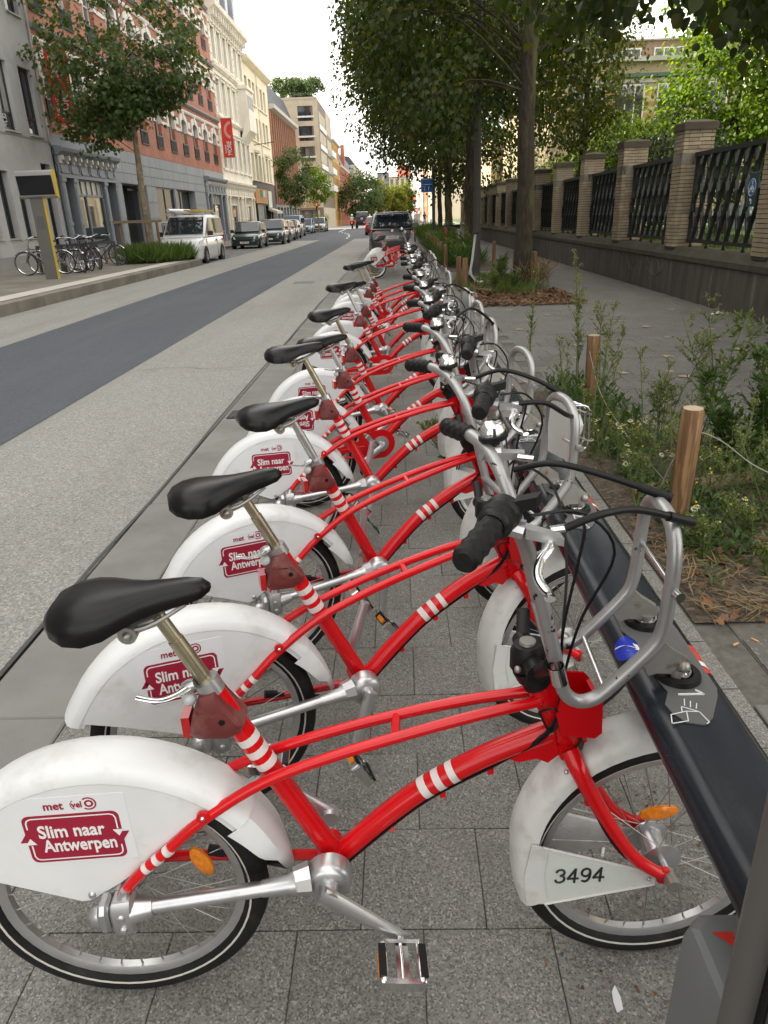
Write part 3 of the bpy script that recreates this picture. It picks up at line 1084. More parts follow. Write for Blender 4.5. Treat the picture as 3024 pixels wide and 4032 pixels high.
    angs = [radians(a) for a in range(74, 194, 6)] + [radians(196)]
    def pf3(a):
        d = math.degrees(a)
        R = .350 - .040 * max(0, min(1, (d - 120) / 58.0)) ** 1.25
        w = .048 + .006 * max(0, (d - 150) / 46.0)
        return [(R - .042, -w), (R - .024, -w), (R - .012, -w * .92), (R - .003, -w * .6), (R, 0), (R - .003, w * .6), (R - .012, w * .92), (R - .024, w), (R - .042, w)]
    arc_band(b, C2, angs, pf3)
    for s in (-1, 1):
        b.prism([(.838, .395), (.861, .387), (1.098, .294), (1.100, .262), (.872, .228), (.834, .232), (.826, .31)], s * .0535, s * .0570, lambda a, c, h: (a, h, c))
        rim_ = [(.861, .387), (1.098, .294), (1.100, .262), (.872, .228)]
        for i in range(3):
            b.tube([(rim_[i][0], s * .057, rim_[i][1]), (rim_[i + 1][0], s * .057, rim_[i + 1][1])], .0028, 6)
    fm = b.build('front_mudguard', m_mud2, root, 45)
    b = MB()
    b.prism([(.874, .373), (1.060, .298), (1.062, .268), (.880, .242), (.868, .31)], -.0576, -.0582, lambda a, c, h: (a, h, c))
    npl = b.build('number_plate', m_plate, fm, None)
    for (x, y, z) in ((.898, -.05, .572), (.920, -.05, .590), (1.088, -.058, .280)):
        b = MB()
        b.ball((x, y, z), .005, 8, 6)
        b.build('rivet', m_alloy, fm)
    # ---- fork
    b = MB()
    for s in (-1, 1):
        p = smoothpath([(.908, s * .030, .606), (.920, s * .052, .580), (.943, s * .060, .530), (.999, s * .062, .425), (1.051, s * .064, .348), (1.108, s * .067, .302)], 5)
        b.tube(p, [.0190 - .0065 * i / (len(p) - 1) for i in range(len(p))], 10)
        b.lathe([(.0001, -.006), (.018, -.006), (.018, .006), (.0001, .006)], (1.112, s * .068, .300), (0, 1, 0), 14)
        b.bx(.936, .948, s * .060 - .008, s * .060 + .008, .500, .516)
    b.tube([(.905, -.034, .600), (.905, .034, .600)], .018, 10)
    b.prism([(.905, .640), (.945, .625), (.958, .575), (.940, .555), (.915, .59)], -.006, .006, lambda a, c, h: (a, h, c))
    fk = b.build('fork', m_red, root, 45)
    b = MB()
    b.tube([(FX, -.060, .300), (FX, -.098, .300)], .0145, 14)
    b.build('axle_nut', m_steel, fk, 40)
    b = MB()
    b.tube([(FX, .060, .300), (FX, .088, .300)], .0125, 12)
    b.build('axle_nut', m_steel, fk, 40)
    b = MB()
    b.tube([(.9135, 0, .604), (.919, 0, .592)], .0285, 16)
    b.build('head_seal', mat('old_rubber', (0.05, 0.042, 0.03), rough=0.8), fk, 40)
    # ---- shaft drive
    b = MB()
    b.tube([(.075, -.078, .330), (.355, -.078, .362)], .0150, 14)
    b.tube([(.045, -.078, .326), (.085, -.078, .331)], [.027, .019], 14)
    b.tube([(.300, -.078, .356), (.352, -.078, .362), (.365, -.076, .363)], [.0165, .0185, .024], 14)
    b.tube([(.362, -.072, .362), (.392, -.066, .362)], [.026, .032], 8)
    def rbox(x0, x1, hy, hz, zc):
        rg = []
        for x, k in ((x0, .82), (x0 + .006, 1.0), (x1 - .006, 1.0), (x1, .80)):
            rg.append([Vector((x, -.076 + hy * k * u, zc + (x - x0) * .11 + hz * k * v)) for u, v in ((-1, -.6), (-.6, -1), (.6, -1), (1, -.6), (1, .6), (.6, 1), (-.6, 1), (-1, .6))])
        b.loft(rg)
    rbox(.004, .050, .025, .043, .314)
    rbox(-.020, .002, .026, .036, .318)
    b.tube([(.026, -.076, .352), (.034, -.076, .376)], [.012, .008], 8)
    b.lathe([(.0001, 0), (.008, 0), (.006, .005), (.0001, .006)], (.026, -.101, .330), (0, -1, 0), 10)
    b.lathe([(.0001, 0), (.008, 0), (.006, .005), (.0001, .006)], (.026, -.101, .298), (0, -1, 0), 10)
    b.ball((-.026, -.066, .300), .027, 12, 8, (1, .8, 1))
    b.prism([(-.03, .33), (.02, .372), (.05, .352), (.03, .30), (-.02, .29)], -.050, -.060, lambda a, c, h: (a, h, c))
    b.build('drive_shaft', m_alloy, root, 35)
    b = MB()
    b.lathe([(.0001, -.092), (.018, -.092), (.020, -.084), (.034, -.082), (.042, -.076), (.045, -.066), (.045, -.040), (.036, -.034), (.0001, -.034)], BB, (0, 1, 0), 28)
    b.build('bottom_bracket_housing', m_alloy, root, 40)
    # ---- cranks
    for s, ang in ((-1, 0.0), (1, pi)):
        b = MB()
        L = .168
        rings = []
        for t in (0, .12, .5, .88, 1.0):
            w = .020 - .006 * t
            th = .013 - .003 * t
            y = s * (.005 + .016 * t)
            rings.append([Vector((L * t + (-.016 if t == 0 else .010 if t == 1 else 0), y + th * cos(a) * .8, w * sin(a) * 1.0)) for a in [2 * pi * k / 10 for k in range(10)]])
        b.loft(rings)
        b.lathe([(.0001, -.013), (.019, -.013), (.019, .013), (.0001, .013)], (0, 0, 0), (0, 1, 0), 16)
        cr = b.build('crank', m_alloy, root, 50)
        cr.location = (BB.x, s * .100, BB.z)
        cr.rotation_euler = (0, radians(37) + ang, 0)
        b = MB()
        b.m = 0
        b.tube([(0, s * .008, 0), (0, s * .098, 0)], .0085, 10)
        for x in (-.036, .036):
            b.cbx(x - .007, x + .007, min(s * .020, s * .104), max(s * .020, s * .104), -.012, .012, .003)
        b.bx(-.036, .036, min(s * .096, s * .106), max(s * .096, s * .106), -.011, .011)
        b.bx(-.036, .036, min(s * .018, s * .026), max(s * .018, s * .026), -.011, .011)
        b.bx(-.012, .012, min(s * .03, s * .096), max(s * .03, s * .096), -.008, .008)
        b.m = 1
        for x in (-.039, .039):
            b.bx(x - .007, x + .007, min(s * .030, s * .094), max(s * .030, s * .094), .009, .016)
        b.m = 2
        b.bx(.043, .047, min(s * .042, s * .084), max(s * .042, s * .084), -.008, .007)
        b.bx(-.047, -.043, min(s * .042, s * .084), max(s * .042, s * .084), -.008, .007)
        pd = b.build('pedal', [m_chrome, m_black, m_orange], cr, 40)
        pd.location = (L, s * .018, 0)
        pd.rotation_euler = (0, -(radians(37) + ang) + radians(8), 0)
    # ---- handlebar: one tube from grip to grip that loops forward into a carrier
    near = [(.660, -.298, 1.168), (.690, -.245, 1.171), (.722, -.195, 1.168), (.752, -.150, 1.145), (.778, -.115, 1.100), (.798, -.101, 1.046), (.825, -.098, .951), (.846, -.096, .868), (.858, -.094, .820), (.870, -.092, .788), (.893, -.090, .769), (.922, -.090, .772), (.952, -.090, .798), (1.014, -.090, .868), (1.030, -.090, .905), (1.034, -.090, .96), (1.036, -.088, 1.025), (1.037, -.076, 1.064), (1.040, -.045, 1.089), (1.042, 0, 1.097)]
    full = near + [(p[0], -p[1], p[2]) for p in near[-2::-1]]
    b = MB()
    b.tube(smoothpath(full, 4), .0126, 12)
    b.tube([(.843, -.098, .862), (.843, .098, .862)], .010, 8)
    hb = sk(b).build('handlebar', m_silver, root, 60)
    b = MB()
    b.tube([(.940, -.090, .788), (.940, .090, .788)], .0052, 8)
    sk(b).build('cross_rod', m_chrome, hb, 50)
    b = MB()
    b.tube([(1.036, -.118, .985), (1.036, .118, .985)], .0052, 8)
    for s in (-1, 1):
        b.tube([(1.036, s * .108, .985), (1.036, s * .124, .985)], .0085, 8)
    sk(b).build('cross_rod', m_chrome, hb, 50)
    b = MB()
    b.lathe([(.014, -.018), (.014, .018), (.011, .018), (.011, -.018)], (.846, -.118, .848), (.25, 0, -.97), 14)
    sk(b).build('cable_eye', m_chrome, hb, 50)
    b = MB()
    b.tube([(.846, 0, .746), (.830, 0, .780)], [.028, .024], 16)
    b.tube([(.836, 0, .766), (.826, 0, .786)], .031, 16)
    b.loft([[Vector((.826 + .034 * cos(a) * k, .030 * sin(a) * k, z + .004 * cos(a))) for a in [2 * pi * j / 16 for j in range(16)]] for z, k in ((.782, .85), (.790, 1.0), (.822, 1.0), (.836, .82))])
    b.tube([(.828, -.060, .806), (.828, .060, .806)], .019, 12)
    b.tube([(.838, -.095, .850), (.828, -.050, .806)], .013, 8)
    b.tube([(.838, .095, .850), (.828, .050, .806)], .013, 8)
    st = b.build('stem', m_black, root, 45)
    b = MB()
    b.disc((.824, 0, .838), (0, 0, 1), .016, .015, .006, 16)
    b.ball((.800, -.030, .800), .007, 8, 6)
    b.build('cap', m_steel, st, 40)
    # grips
    for s in (-1, 1):
        b = MB()
        a, c = Vector((.652, s * .312, 1.166)), Vector((.705, s * .221, 1.171))
        ax = (c - a).normalized()
        L = (c - a).length
        u = ax.cross(Vector((0, 0, 1))).normalized()
        w = ax.cross(u)
        rings = []
        N = 40
        for i in range(N + 1):
            t = i / N
            ring_ = []
            for k in range(20):
                g = 2 * pi * k / 20
                br = .0021 * (abs(sin(g * 2.5 + t * 13)) + abs(sin(g * 2.5 - t * 13))) - .0005 if .06 < t < .98 else .0012
                rad = .0158 + br if t > .04 else .0158
                if t < .03:
                    rad *= .86
                ring_.append(a + ax * (L * t) + (u * cos(g) + w * sin(g)) * rad)
            rings.append(ring_)
        b.loft(rings)
        g_ = sk(b).build('grip', m_rubber, root, 60)
        if s == -1:
            b = MB()
            b.lathe([(.0001, 0), (.019, 0), (.024, .006), (.0245, .038), (.027, .042), (.027, .056), (.018, .060), (.0001, .060)], c + ax * .001, ax, 24)
            b.loft([[c + ax * (.045 + dx) + Vector((.018 + .030 * t, -.004 * t, .012 + hz + .006 * t)) + Vector((0, 0, 0)) * 0 for dx, hz in ((-.010, -.008), (.014, -.008), (.014, .010), (-.010, .010))] for t in (0, .4, .8, 1.1)])
            sh = b.build('gear_shifter', m_black, root, 40)
            b = MB()
            b.lathe([(.0242, .010), (.0256, .012), (.0256, .034), (.0242, .036)], c + ax * .001, ax, 24)
            b.build('shifter_ribs', m_rubber, sh, 40)
        # brake lever
        b = MB()
        q = Vector((.742, s * .172, 1.148))
        b.tube([q + Vector((-.012, -s * .006, .004)), q + Vector((.020, s * .004, -.004))], .015, 10)
        b.loft([[q + Vector((x, s * (.010 * t + yy), -.006 + zz - .004 * t)) for x, yy, zz in [(.020 + .030 * t - .000, -.012 + .004 * t, -.007), (.020 + .030 * t, .016, -.007), (.020 + .030 * t, .016, .009 - .002 * t), (.020 + .030 * t, -.012 + .004 * t, .009 - .002 * t)]] for t in (0, 1, 1.7)])
        lv = sk(b).build('brake_lever', m_alloy, root, 35)
        b = MB()
        pth = smoothpath([(.800, s * .186, 1.136), (.790, s * .210, 1.130), (.772, s * .232, 1.122), (.762, s * .262, 1.112), (.768, s * .292, 1.104), (.766, s * .312, 1.106)], 5)
        b.tube(pth, .0075, 8, flat=.55)
        b.tube([(.800, s * .170, 1.138), (.830, s * .160, 1.136)], .0075, 8)
        sk(b).build('lever_blade', m_chrome, lv, 50)
    b = MB()
    b.lathe([(.026, 0), (.0285, .004), (.0285, .010), (.026, .012)], (.752, .180, 1.172), (-.1, 0, 1), 28)
    b.lathe([(.012, -.010), (.012, .002), (.0001, .002)], (.752, .180, 1.172), (-.1, 0, 1), 12)
    bl = sk(b).build('bell', m_black, root, 30)
    b = MB()
    b.lathe([(.0265, .012), (.0262, .020), (.022, .031), (.012, .037), (.0001, .038)], (.752, .180, 1.172), (-.1, 0, 1), 24)
    sk(b).build('dome', m_chrome, bl, 60)
    # cables
    b = MB()
    cab = [[(.825, -.160, 1.136), (.87, -.12, 1.12), (.885, -.06, 1.02), (.875, -.04, .88), (.885, -.03, .76), (.90, -.028, .68)],
           [(.825, .160, 1.136), (.885, .10, 1.10), (.895, .03, .99), (.878, -.03, .85), (.880, -.035, .74), (.865, -.03, .66), (.80, -.012, .585), (.66, -.008, .508), (.54, -.010, .415), (.46, -.014, .335), (.40, -.03, .318)],
           [(.770, -.180, 1.168), (.86, -.14, 1.15), (.93, -.10, 1.06), (.90, -.06, .92), (.885, -.04, .80), (.87, -.032, .66), (.79, -.014, .580), (.64, -.012, .492), (.52, -.016, .392), (.45, -.02, .326)],
           [(.945, -.066, .52), (.965, -.069, .46), (1.01, -.07, .38), (1.07, -.066, .315)]]
    for p in cab:
        b.tube(smoothpath(p, 5), .0027, 5)
    b.tube(smoothpath([(.845, -.028, .70), (.868, -.040, .715), (.884, -.036, .69), (.868, -.034, .655), (.845, -.028, .70)], 5), .0025, 5)
    b.build('cable', m_black, root, 60)
    # lock brackets under the carrier
    for s in (-1, 1):
        b = MB()
        b.prism([(1.000, .842), (1.032, .886), (1.050, .868), (1.082, .845), (1.086, .826), (1.066, .816), (1.030, .822), (1.012, .818)], s * .083, s * .097, lambda a, c, h: (a, h, c))
        b.tube([(1.066, s * .090, .770), (1.066, s * .090, .826)], .0135, 12)
        b.ball((1.072, s * .099, .834), .011, 10, 6)
        sk(b).build('lock_bracket', m_steel, root, 40)
    # side stand stub behind the frame
    b = MB()
    b.tube([(.335, .045, .275), (.18, .060, .315)], .0075, 8)
    b.tube([(.20, .060, .311), (.165, .061, .319)], .0115, 8)
    b.build('side_stand', m_black, root, 40)
    return root

bike0 = make_bike()

def chain_case(root):
    b = MB()
    pts = []
    for a in range(-100, 101, 20):
        pts.append((BB.x + .086 * cos(radians(a)), BB.z + .086 * sin(radians(a))))
    pts += [(.30, BB.z + .070), (.30, BB.z + .030), (.05, .335), (.05, .312), (.30, BB.z - .028), (.30, BB.z - .086)]
    b.prism(pts, -.062, -.052, lambda a, c, h: (a, h, c))
    for z in (.30, .33):
        b.tube([(.04, -.060, z), (.33, -.058, z - .012 if z < .31 else z + .02)], .007, 8)
    cc = b.build('chain_case', m_red, root, 40)
    b = MB()
    b.lathe([(.0001, -.078), (.016, -.078), (.020, -.068), (.046, -.066), (.048, -.060), (.0001, -.060)], BB, (0, 1, 0), 24)
    b.build('chainring_cover', m_alloy, cc, 40)

def strap(root, paths):
    for p in paths:
        b = MB()
        pts = smoothpath(p, 8)
        b.tube(pts, .0062, 8)
        sk_ = 1
        d = (pts[-1] - pts[-2]).normalized()
        b.tube([pts[-1] - d * .05, pts[-1] + d * .012], .0085, 8)
        sk(b).build('elastic_strap', m_black, root, 60)

def headlamp(root):
    b = MB()
    b.prism([(-.055, .93), (.055, .93), (.060, 1.0), (.048, 1.09), (-.048, 1.09), (-.060, 1.0)], 1.042, 1.046, lambda a, c, h: (h, a, c))
    hl = b.build('headlamp', m_chrome, root, 30)
    b = MB()
    b.lathe([(.0001, 0), (.034, 0), (.040, .03), (.034, .045), (.0001, .050)], (1.05, 0, 1.015), (1, 0, 0), 20)
    b.build('lens', m_clear, hl, 50)
    b = MB()
    for y in (-.035, -.012, .012, .035):
        b.tube(smoothpath([(1.046, y, .95), (1.105, y, .955), (1.115, y, 1.01), (1.105, y, 1.07), (1.046, y, 1.078)], 4), .0028, 6)
    for z in (.975, 1.05):
        b.tube([(1.112, -.04, z), (1.112, .04, z)], .0028, 6)
    b.build('wire_guard', m_chrome, hl, 50)

DOCK_X, DOCK_Y0, PITCH, S_DOCK = 0.463, 1.142, 0.770, 1.066
#        slot  yaw   crank  number   chain  seat
SLOTS = [(0, 4.1, 0, '3494', 0, 0.0), (1, 19.0, 74, '32', 0, .000), (2, 22.8, 58, '', 0, .012), (3, 11.5, 66, '', 0, .040),
         (4, 18.0, 112, '', 1, -.022), (5, 17.0, 20, '', 0, .030), (7, 15.0, 150, '', 1, .055), (8, 18.0, 66, '', 0, .0),
         (10, 14.0, 95, '', 0, .07), (11, 17.0, 66, '', 1, .05), (12, 15.0, 40, '', 0, .01),
         (25, 10.0, 130, '', 1, 0.0), (26, 12.0, 66, '', 0, .01), (27, 9.0, 66, '', 0, .0), (28, 11.0, 90, '', 1, .01), (29, 10.0, 30, '', 0, .0)]
POS = ['first in the row, nearest, numbered 3494', 'second in the near row, chrome headlamp guard', 'third in the near row',
       'fourth in the near row', 'fifth in the near row, sticker upside down', 'sixth in the near row', 'seventh in the near row', 'eighth in the near row',
       'ninth in the near row', 'tenth in the near row', 'eleventh and last of the near row',
       'first of the far group by the parked grey car', 'second of the far group by the grey car', 'third of the far group by the grey car',
       'fourth of the far group by the grey car', 'fifth and last of the far group by the grey car']
bikes = []
for i, (slot, yaw, crank, num, chain, seat) in enumerate(SLOTS):
    o = bike0 if i == 0 else copy_tree(bike0)
    bikes.append(o)
for i, (slot, yaw, crank, num, chain, seat) in enumerate(SLOTS):
    o = bikes[i]
    ya = radians(yaw)
    dy = DOCK_Y0 + PITCH * slot
    o.location = (DOCK_X - S_DOCK * cos(ya), dy - S_DOCK * sin(ya), 0)
    o.rotation_euler = (0 if i == 0 else radians((1.3, -.9, .6, -1.4, 1.0)[i % 5]), 0, ya)
    tag(o, 'red share bike, ' + POS[i], 'bicycle', 'share bikes docked in a row')
    for c in o.children:
        n = c.name.split('.')[0]
        if n == 'crank':
            s = -1 if c.location.y < 0 else 1
            a = radians(37 + crank) + (0 if s < 0 else pi)
            c.rotation_euler = (0, a, 0)
            for p in c.children:
                p.rotation_euler = (0, -a + radians(8 + crank * .7), 0)
        if n in ('saddle', 'seat_post') and i:
            c.location = (-seat * .42, 0, seat)
        if n == 'seat_post' and i in (2, 4, 6, 7, 9, 12):
            c.material_slots[0].link = 'OBJECT'
            c.material_slots[0].material = m_alloy
        if n in ('rear_wheel', 'front_wheel') and i:
            c.rotation_euler = (0, i * 1.3, 0)
        if n == 'sticker' and i == 4:
            c.matrix_local = Matrix.Translation((-.086, 0, 1.036)) @ Matrix.Rotation(pi, 4, 'Y')
    if num:
        pl = [c for c in o.children if c.name.startswith('front_mudguard')][0]
        M_ = frame4((.940 if i == 0 else .975, -.0586, .306), (cos(-.03), 0, sin(-.03)), (0, 0, 1))
        strokes('number', num, .036, .0052, m_ink, pl, M_)
    if chain:
        for c in list(o.children):
            if c.name.split('.')[0] in ('drive_shaft', 'bottom_bracket_housing'):
                bpy.data.objects.remove(c)
        chain_case(o)
strap(bikes[0], [[(.792, .122, 1.130), (.86, .09, 1.150), (.95, .055, 1.135), (1.052, .01, 1.108)],
                 [(.825, -.165, 1.138), (.89, -.14, 1.147), (.96, -.105, 1.135), (1.062, -.062, 1.092)]])
strap(bikes[1], [[(.825, .165, 1.138), (.90, .13, 1.16), (.98, .08, 1.14), (1.058, .03, 1.10)],
                 [(.825, -.165, 1.138), (.90, -.16, 1.13), (.98, -.13, 1.085), (1.062, -.04, 1.05)]])
strap(bikes[5], [[(.825, -.165, 1.138), (.90, -.15, 1.15), (.99, -.12, 1.11), (1.058, -.05, 1.07)]])
strap(bikes[3], [[(.825, -.165, 1.138), (.90, -.15, 1.17), (.99, -.10, 1.12), (1.058, -.04, 1.06)]])
strap(bikes[7], [[(.825, -.165, 1.138), (.90, -.15, 1.17), (.99, -.10, 1.12), (1.058, -.04, 1.08)]])
headlamp(bikes[1])
headlamp(bikes[5])

# ================================================================ DOCK RAIL
m_rail = mat('dock_rail_paint', (0.010, 0.0135, 0.019), rough=0.24, var=0.18, vscale=5, spec=.34, dirt=(0.04, 0.045, 0.05), dscale=9, dlo=0.55, dhi=0.78, damt=0.4, rvar=0.1, stretch=(3, 1, 3))
m_dplate = mat('dock_plate_grey', (0.105, 0.104, 0.102), rough=0.5, var=0.08, vscale=12, dirt=(0.09, 0.09, 0.088), dscale=18, dlo=0.58, dhi=0.75, damt=0.6)
m_refl = mat('rail_reflector_red', (0.62, 0.045, 0.035), rough=0.25, var=0.1, vscale=80)
m_blue = mat('sticker_blue', (0.012, 0.035, 0.42), rough=0.3, var=0.12, vscale=20)

def rail_profile():
    pts = []
    def corner(cx, cz, r, a0, a1, n=5):
        for k in range(n + 1):
            a = radians(a0 + (a1 - a0) * k / n)
            pts.append((cx + r * cos(a), cz + r * sin(a)))
    corner(.526, .778, .022, 0, 90)
    corner(.432, .766, .034, 90, 195)
    side = lambda t: (.400 + .050 * t, .755 - .098 * t)      # left side leans in towards the bottom
    for t, d in ((.20, 0), (.24, .006), (.32, .006), (.36, 0), (.60, 0), (.64, .006), (.72, .006), (.76, 0), (.97, 0)):
        x, z = side(t)
        pts.append((x + d, z + d * .4))
    pts.extend([(.456, .655), (.532, .655)])
    corner(.536, .667, .012, 270, 360, 3)
    return pts

def dock_rail(label, y0, y1, slots, numbered):
    root = empty('dock_rail', (DOCK_X, y0, 0))
    off = Vector((-DOCK_X, -y0, 0))
    b = MB()
    b.prism(rail_profile(), y0, y1, lambda a, c, h: Vector((a, h, c)) + off)
    b.build('rail', m_rail, root, 30)
    for y in [y0 + 1.9 + 2.31 * k for k in range(int((y1 - y0) / 2.31))]:
        b = MB()
        b.cbx(.425, .520, y - .06, y + .06, 0.0, .656, .008)
        b.bx(.38, .565, y - .10, y + .10, 0.0, .012)
        for q in b.v:
            pass
        b.v = [(p[0] - DOCK_X, p[1] - y0, p[2]) for p in b.v]
        b.build('leg', m_rail, root, 30)
    for k, sl in enumerate(slots):
        yd = DOCK_Y0 + PITCH * sl + .01
        b = MB()
        P = [(-.046, .150), (.052, .150), (.058, .06), (.058, -.128), (.050, -.150), (.020, -.205), (.000, -.222), (-.026, -.215), (-.040, -.190), (-.044, -.168), (-.028, -.135), (-.034, -.10), (-.034, .02), (-.05, .06)]
        b.prism(P, .7996, .8025, lambda a, c, h: Vector((DOCK_X + a + .008, yd + c, h)) + off)
        pl = b.build('dock_plate', m_dplate, root, 30)
        for s in (-1, 1):
            b = MB()
            b.lathe([(.040, 0), (.038, .009), (.026, .010), (.024, .004), (.024, 0)], Vector((DOCK_X + .012, yd + s * .090, .8026)) + off, (0, 0, 1), 24)
            b.build('rubber_ring', m_black, pl, 40)
            b = MB()
            b.lathe([(.0245, .003), (.0225, .013), (.019, .013), (.017, .002), (.0001, .002)], Vector((DOCK_X + .012, yd + s * .090, .8026)) + off, (0, 0, 1), 24)
            b.build('lock_socket', m_chrome, pl, 50)
        if sl < 4 and numbered:
            M_ = frame4(Vector((DOCK_X + .016, yd - .142, .8032)) + off, (0, -1, 0), (1, 0, 0))
            strokes('number', str(sl + 1), .042, .0042, m_white_ink, pl, M_)
            b = MB()
            def ln(p, q, w=.0016):
                a_, b_ = Vector((DOCK_X + p[0] - .018, yd + p[1] - .006, .8030)) + off, Vector((DOCK_X + q[0] - .018, yd + q[1] - .006, .8030)) + off
                b.bar(a_, b_, w, .0006)
            for p, q in [((-.018, -.190), (.010, -.182)), ((-.018, -.190), (-.024, -.212)), ((-.024, -.212), (.004, -.206)), ((.004, -.206), (.010, -.182)), ((.006, -.170), (.030, -.184)), ((.006, -.170), (.002, -.184)),
                         ((.030, -.184), (.036, -.210)), ((.012, -.168), (.018, -.150)), ((.020, -.172), (.026, -.156)), ((.028, -.176), (.034, -.162)), ((.010, -.182), (.030, -.184)), ((.036, -.210), (.030, -.214))]:
                ln(p, q)
            b.build('handle_icon', m_white_ink, pl, None)
        b = MB()
        b.m = 0
        def refl(w0, w1, m):
            b.m = m
            for i in range(6):
                a0, a1 = radians(i * 15), radians(i * 15 + 15)
                r = .0226
                cx, cz = .526, .778
                b.add([Vector((cx + r * cos(a), yy, cz + r * sin(a))) + off for a, yy in ((a0, yd + w0), (a0, yd + w1), (a1, yd + w1), (a1, yd + w0))], [(0, 1, 2, 3)])
        refl(-.040, .010, 0)
        refl(-.058, -.042, 1)
        refl(-.080, -.060, 0)
        b.build('reflector', [m_refl, m_white_ink], root, 60)
    return tag(root, label, 'dock rail', 'dock rails for the share bikes')

rail1 = dock_rail('long dark dock rail holding the near row of red bikes', .615, 11.1, range(0, 13), True)
rail2 = dock_rail('short distant dock rail holding the far group of bikes', 20.0, 24.2, range(25, 30), False)
# round blue arrow sticker, stuck over the rail's rounded edge
b = MB()
yc = DOCK_Y0 + .02
rr_, cxx, czz = .0344, .432, .766
pts = []
N = 22
def roll(u, v):
    """u across the rail's rounded shoulder, v along it"""
    u = u + .010
    a = radians(90) + (u / rr_ if u > 0 else 0)
    if u <= 0:
        return Vector((cxx - u, yc + v, czz + rr_))
    return Vector((cxx + rr_ * cos(a), yc + v, czz + rr_ * sin(a)))
gr = []
for j in range(7):
    r = .036 * j / 6
    gr.append([roll(r * cos(2 * pi * k / N), r * sin(2 * pi * k / N)) - Vector((DOCK_X, .615, 0)) + Vector((0, 0, .0002)) for k in range(N)])
b.loft(gr, True, False)
sk = b.build('arrow_sticker', m_blue, rail1, 60)
b = MB()
def roll2(u, v):
    p = roll(u, v)
    n = Vector((p.x - cxx, 0, p.z - czz)) if u > -.010 else Vector((0, 0, 1))
    return p + n.normalized() * .0010 - Vector((DOCK_X, .615, 0))
crv = [(.026, -.014), (.018, -.012), (.010, -.008), (.002, -.002), (-.006, .008), (-.012, .014)]
crv = [(u, -v * 1.0) for u, v in crv]
for i in range(len(crv) - 1):
    (u0, v0), (u1, v1) = crv[i], crv[i + 1]
    b.add([roll2(u0 + .0045, v0 + .0035), roll2(u0 - .0045, v0 - .0035), roll2(u1 - .0045, v1 - .0035), roll2(u1 + .0045, v1 + .0035)], [(0, 1, 2, 3)])
for q in ((-.012, .004), (.004, -.018)):
    u0, v0 = -.013, -.016
    u1, v1 = u0 + (.018 if q[0] > 0 else .002), v0 + (.004 if q[0] > 0 else .020)
    b.add([roll2(u0 - .004, v0 - .004), roll2(u1 - .004, v1 - .004), roll2(u1 + .004, v1 + .003), roll2(u0 + .004, v0 + .003)], [(0, 1, 2, 3)])
b.build('arrow', m_white_ink, sk, 60)

# ================================================================ TERMINAL POST AND FOOT BOX
m_term = mat('terminal_grey', (0.085, 0.083, 0.078), rough=0.5, var=0.06, vscale=4, bump=0.05, bscale=200)
m_foot = mat('foot_grey', (0.16, 0.17, 0.172), rough=0.55, var=0.06, vscale=4)
t = empty('bike_terminal', (.551, .406, 0))
b = MB()
P = [(-.150, -.195), (.16, -.195), (.16, .205), (-.150, .205)]
b.prism([(-.150, -.14), (.2, -.14), (.2, .150), (-.150, .150)], 0, 1.95, lambda a, c, h: (a, c, h))
b.build('panel', m_term, t, 30)
b = MB()
b.tube([(-.156, .172, 0), (-.156, .172, 1.95)], .022, 14)
b.bx(-.150, .2, .152, .194, 0, 1.95)
b.build('edge_profile', mat('terminal_edge', (0.105, 0.10, 0.094), rough=0.42, var=0.05), t, 40)
b = MB()
b.bx(-.1525, -.149, .135, .150, 0, 1.95)
b.build('seal', m_black, t, None)
tag(t, 'tall dark grey share-bike terminal post at the picture\'s lower corner', 'terminal')
t = empty('rail_foot_box', (.497, .665, 0))
b = MB()
rings = []
for z, k in ((0, 1.03), (.52, 1.0), (.572, .985), (.594, .93), (.601, .84)):
    w, d = .100 * k, .100 * k
    c = .02
    rings.append([Vector((x, y, z)) for x, y in [(-w + c, -d), (w, -d), (w, d), (-w + c, d), (-w, d - c), (-w, -d + c)]])
b.loft(rings)
b.bx(-.04, .03, .02, .06, .58, .656)
b.build('body', m_foot, t, 25)
b = MB()
b.add([(-.070, .060, .6022), (.030, .060, .6022), (-.010, .0, .6022)], [(0, 2, 1)])
b.build('red_triangle', m_refl, t, None)
tag(t, 'grey box with a red triangle at the foot of the dock rail', 'rail foot')
# ================================================================ BOUNDARY FENCE
m_fwall = mat('fence_base_concrete', (0.085, 0.077, 0.066), rough=0.92, var=0.35, vscale=1.3, bump=0.3, bscale=40, stretch=(3, 3, 0.5),
              dirt=(0.21, 0.195, 0.17), dscale=1.5, dlo=0.56, dhi=0.74, damt=0.75)
m_cop = mat('fence_coping', (0.062, 0.058, 0.043), rough=0.95, var=0.35, vscale=4, bump=0.3, bscale=50, dirt=(0.05, 0.06, 0.02), dscale=3, dlo=.5, dhi=.7, damt=.6)
m_fbrick = mat('cream_brick', (0.34, 0.275, 0.19), rough=0.6, var=0.16, vscale=7, rand=0.22, bump=0.15, bscale=90, dirt=(0.13, 0.10, 0.07), dscale=2.5, dlo=0.52, dhi=0.75, damt=0.6)
m_fmort = mat('dark_mortar', (0.05, 0.043, 0.035), rough=0.95, var=0.2, vscale=30)
m_fstone = mat('band_stone', (0.25, 0.22, 0.18), rough=0.85, var=0.35, vscale=3, stretch=(2, 2, .6), dirt=(0.06, 0.055, 0.045), dscale=3, dlo=0.48, dhi=0.62)
m_cap = mat('cap_stone', (0.085, 0.068, 0.048), rough=0.9, var=0.25, vscale=4, bump=0.2, bscale=60)
m_iron = mat('fence_iron', (0.022, 0.026, 0.026), rough=0.5, metal=0.2, var=0.2, vscale=8, rand=0.1)

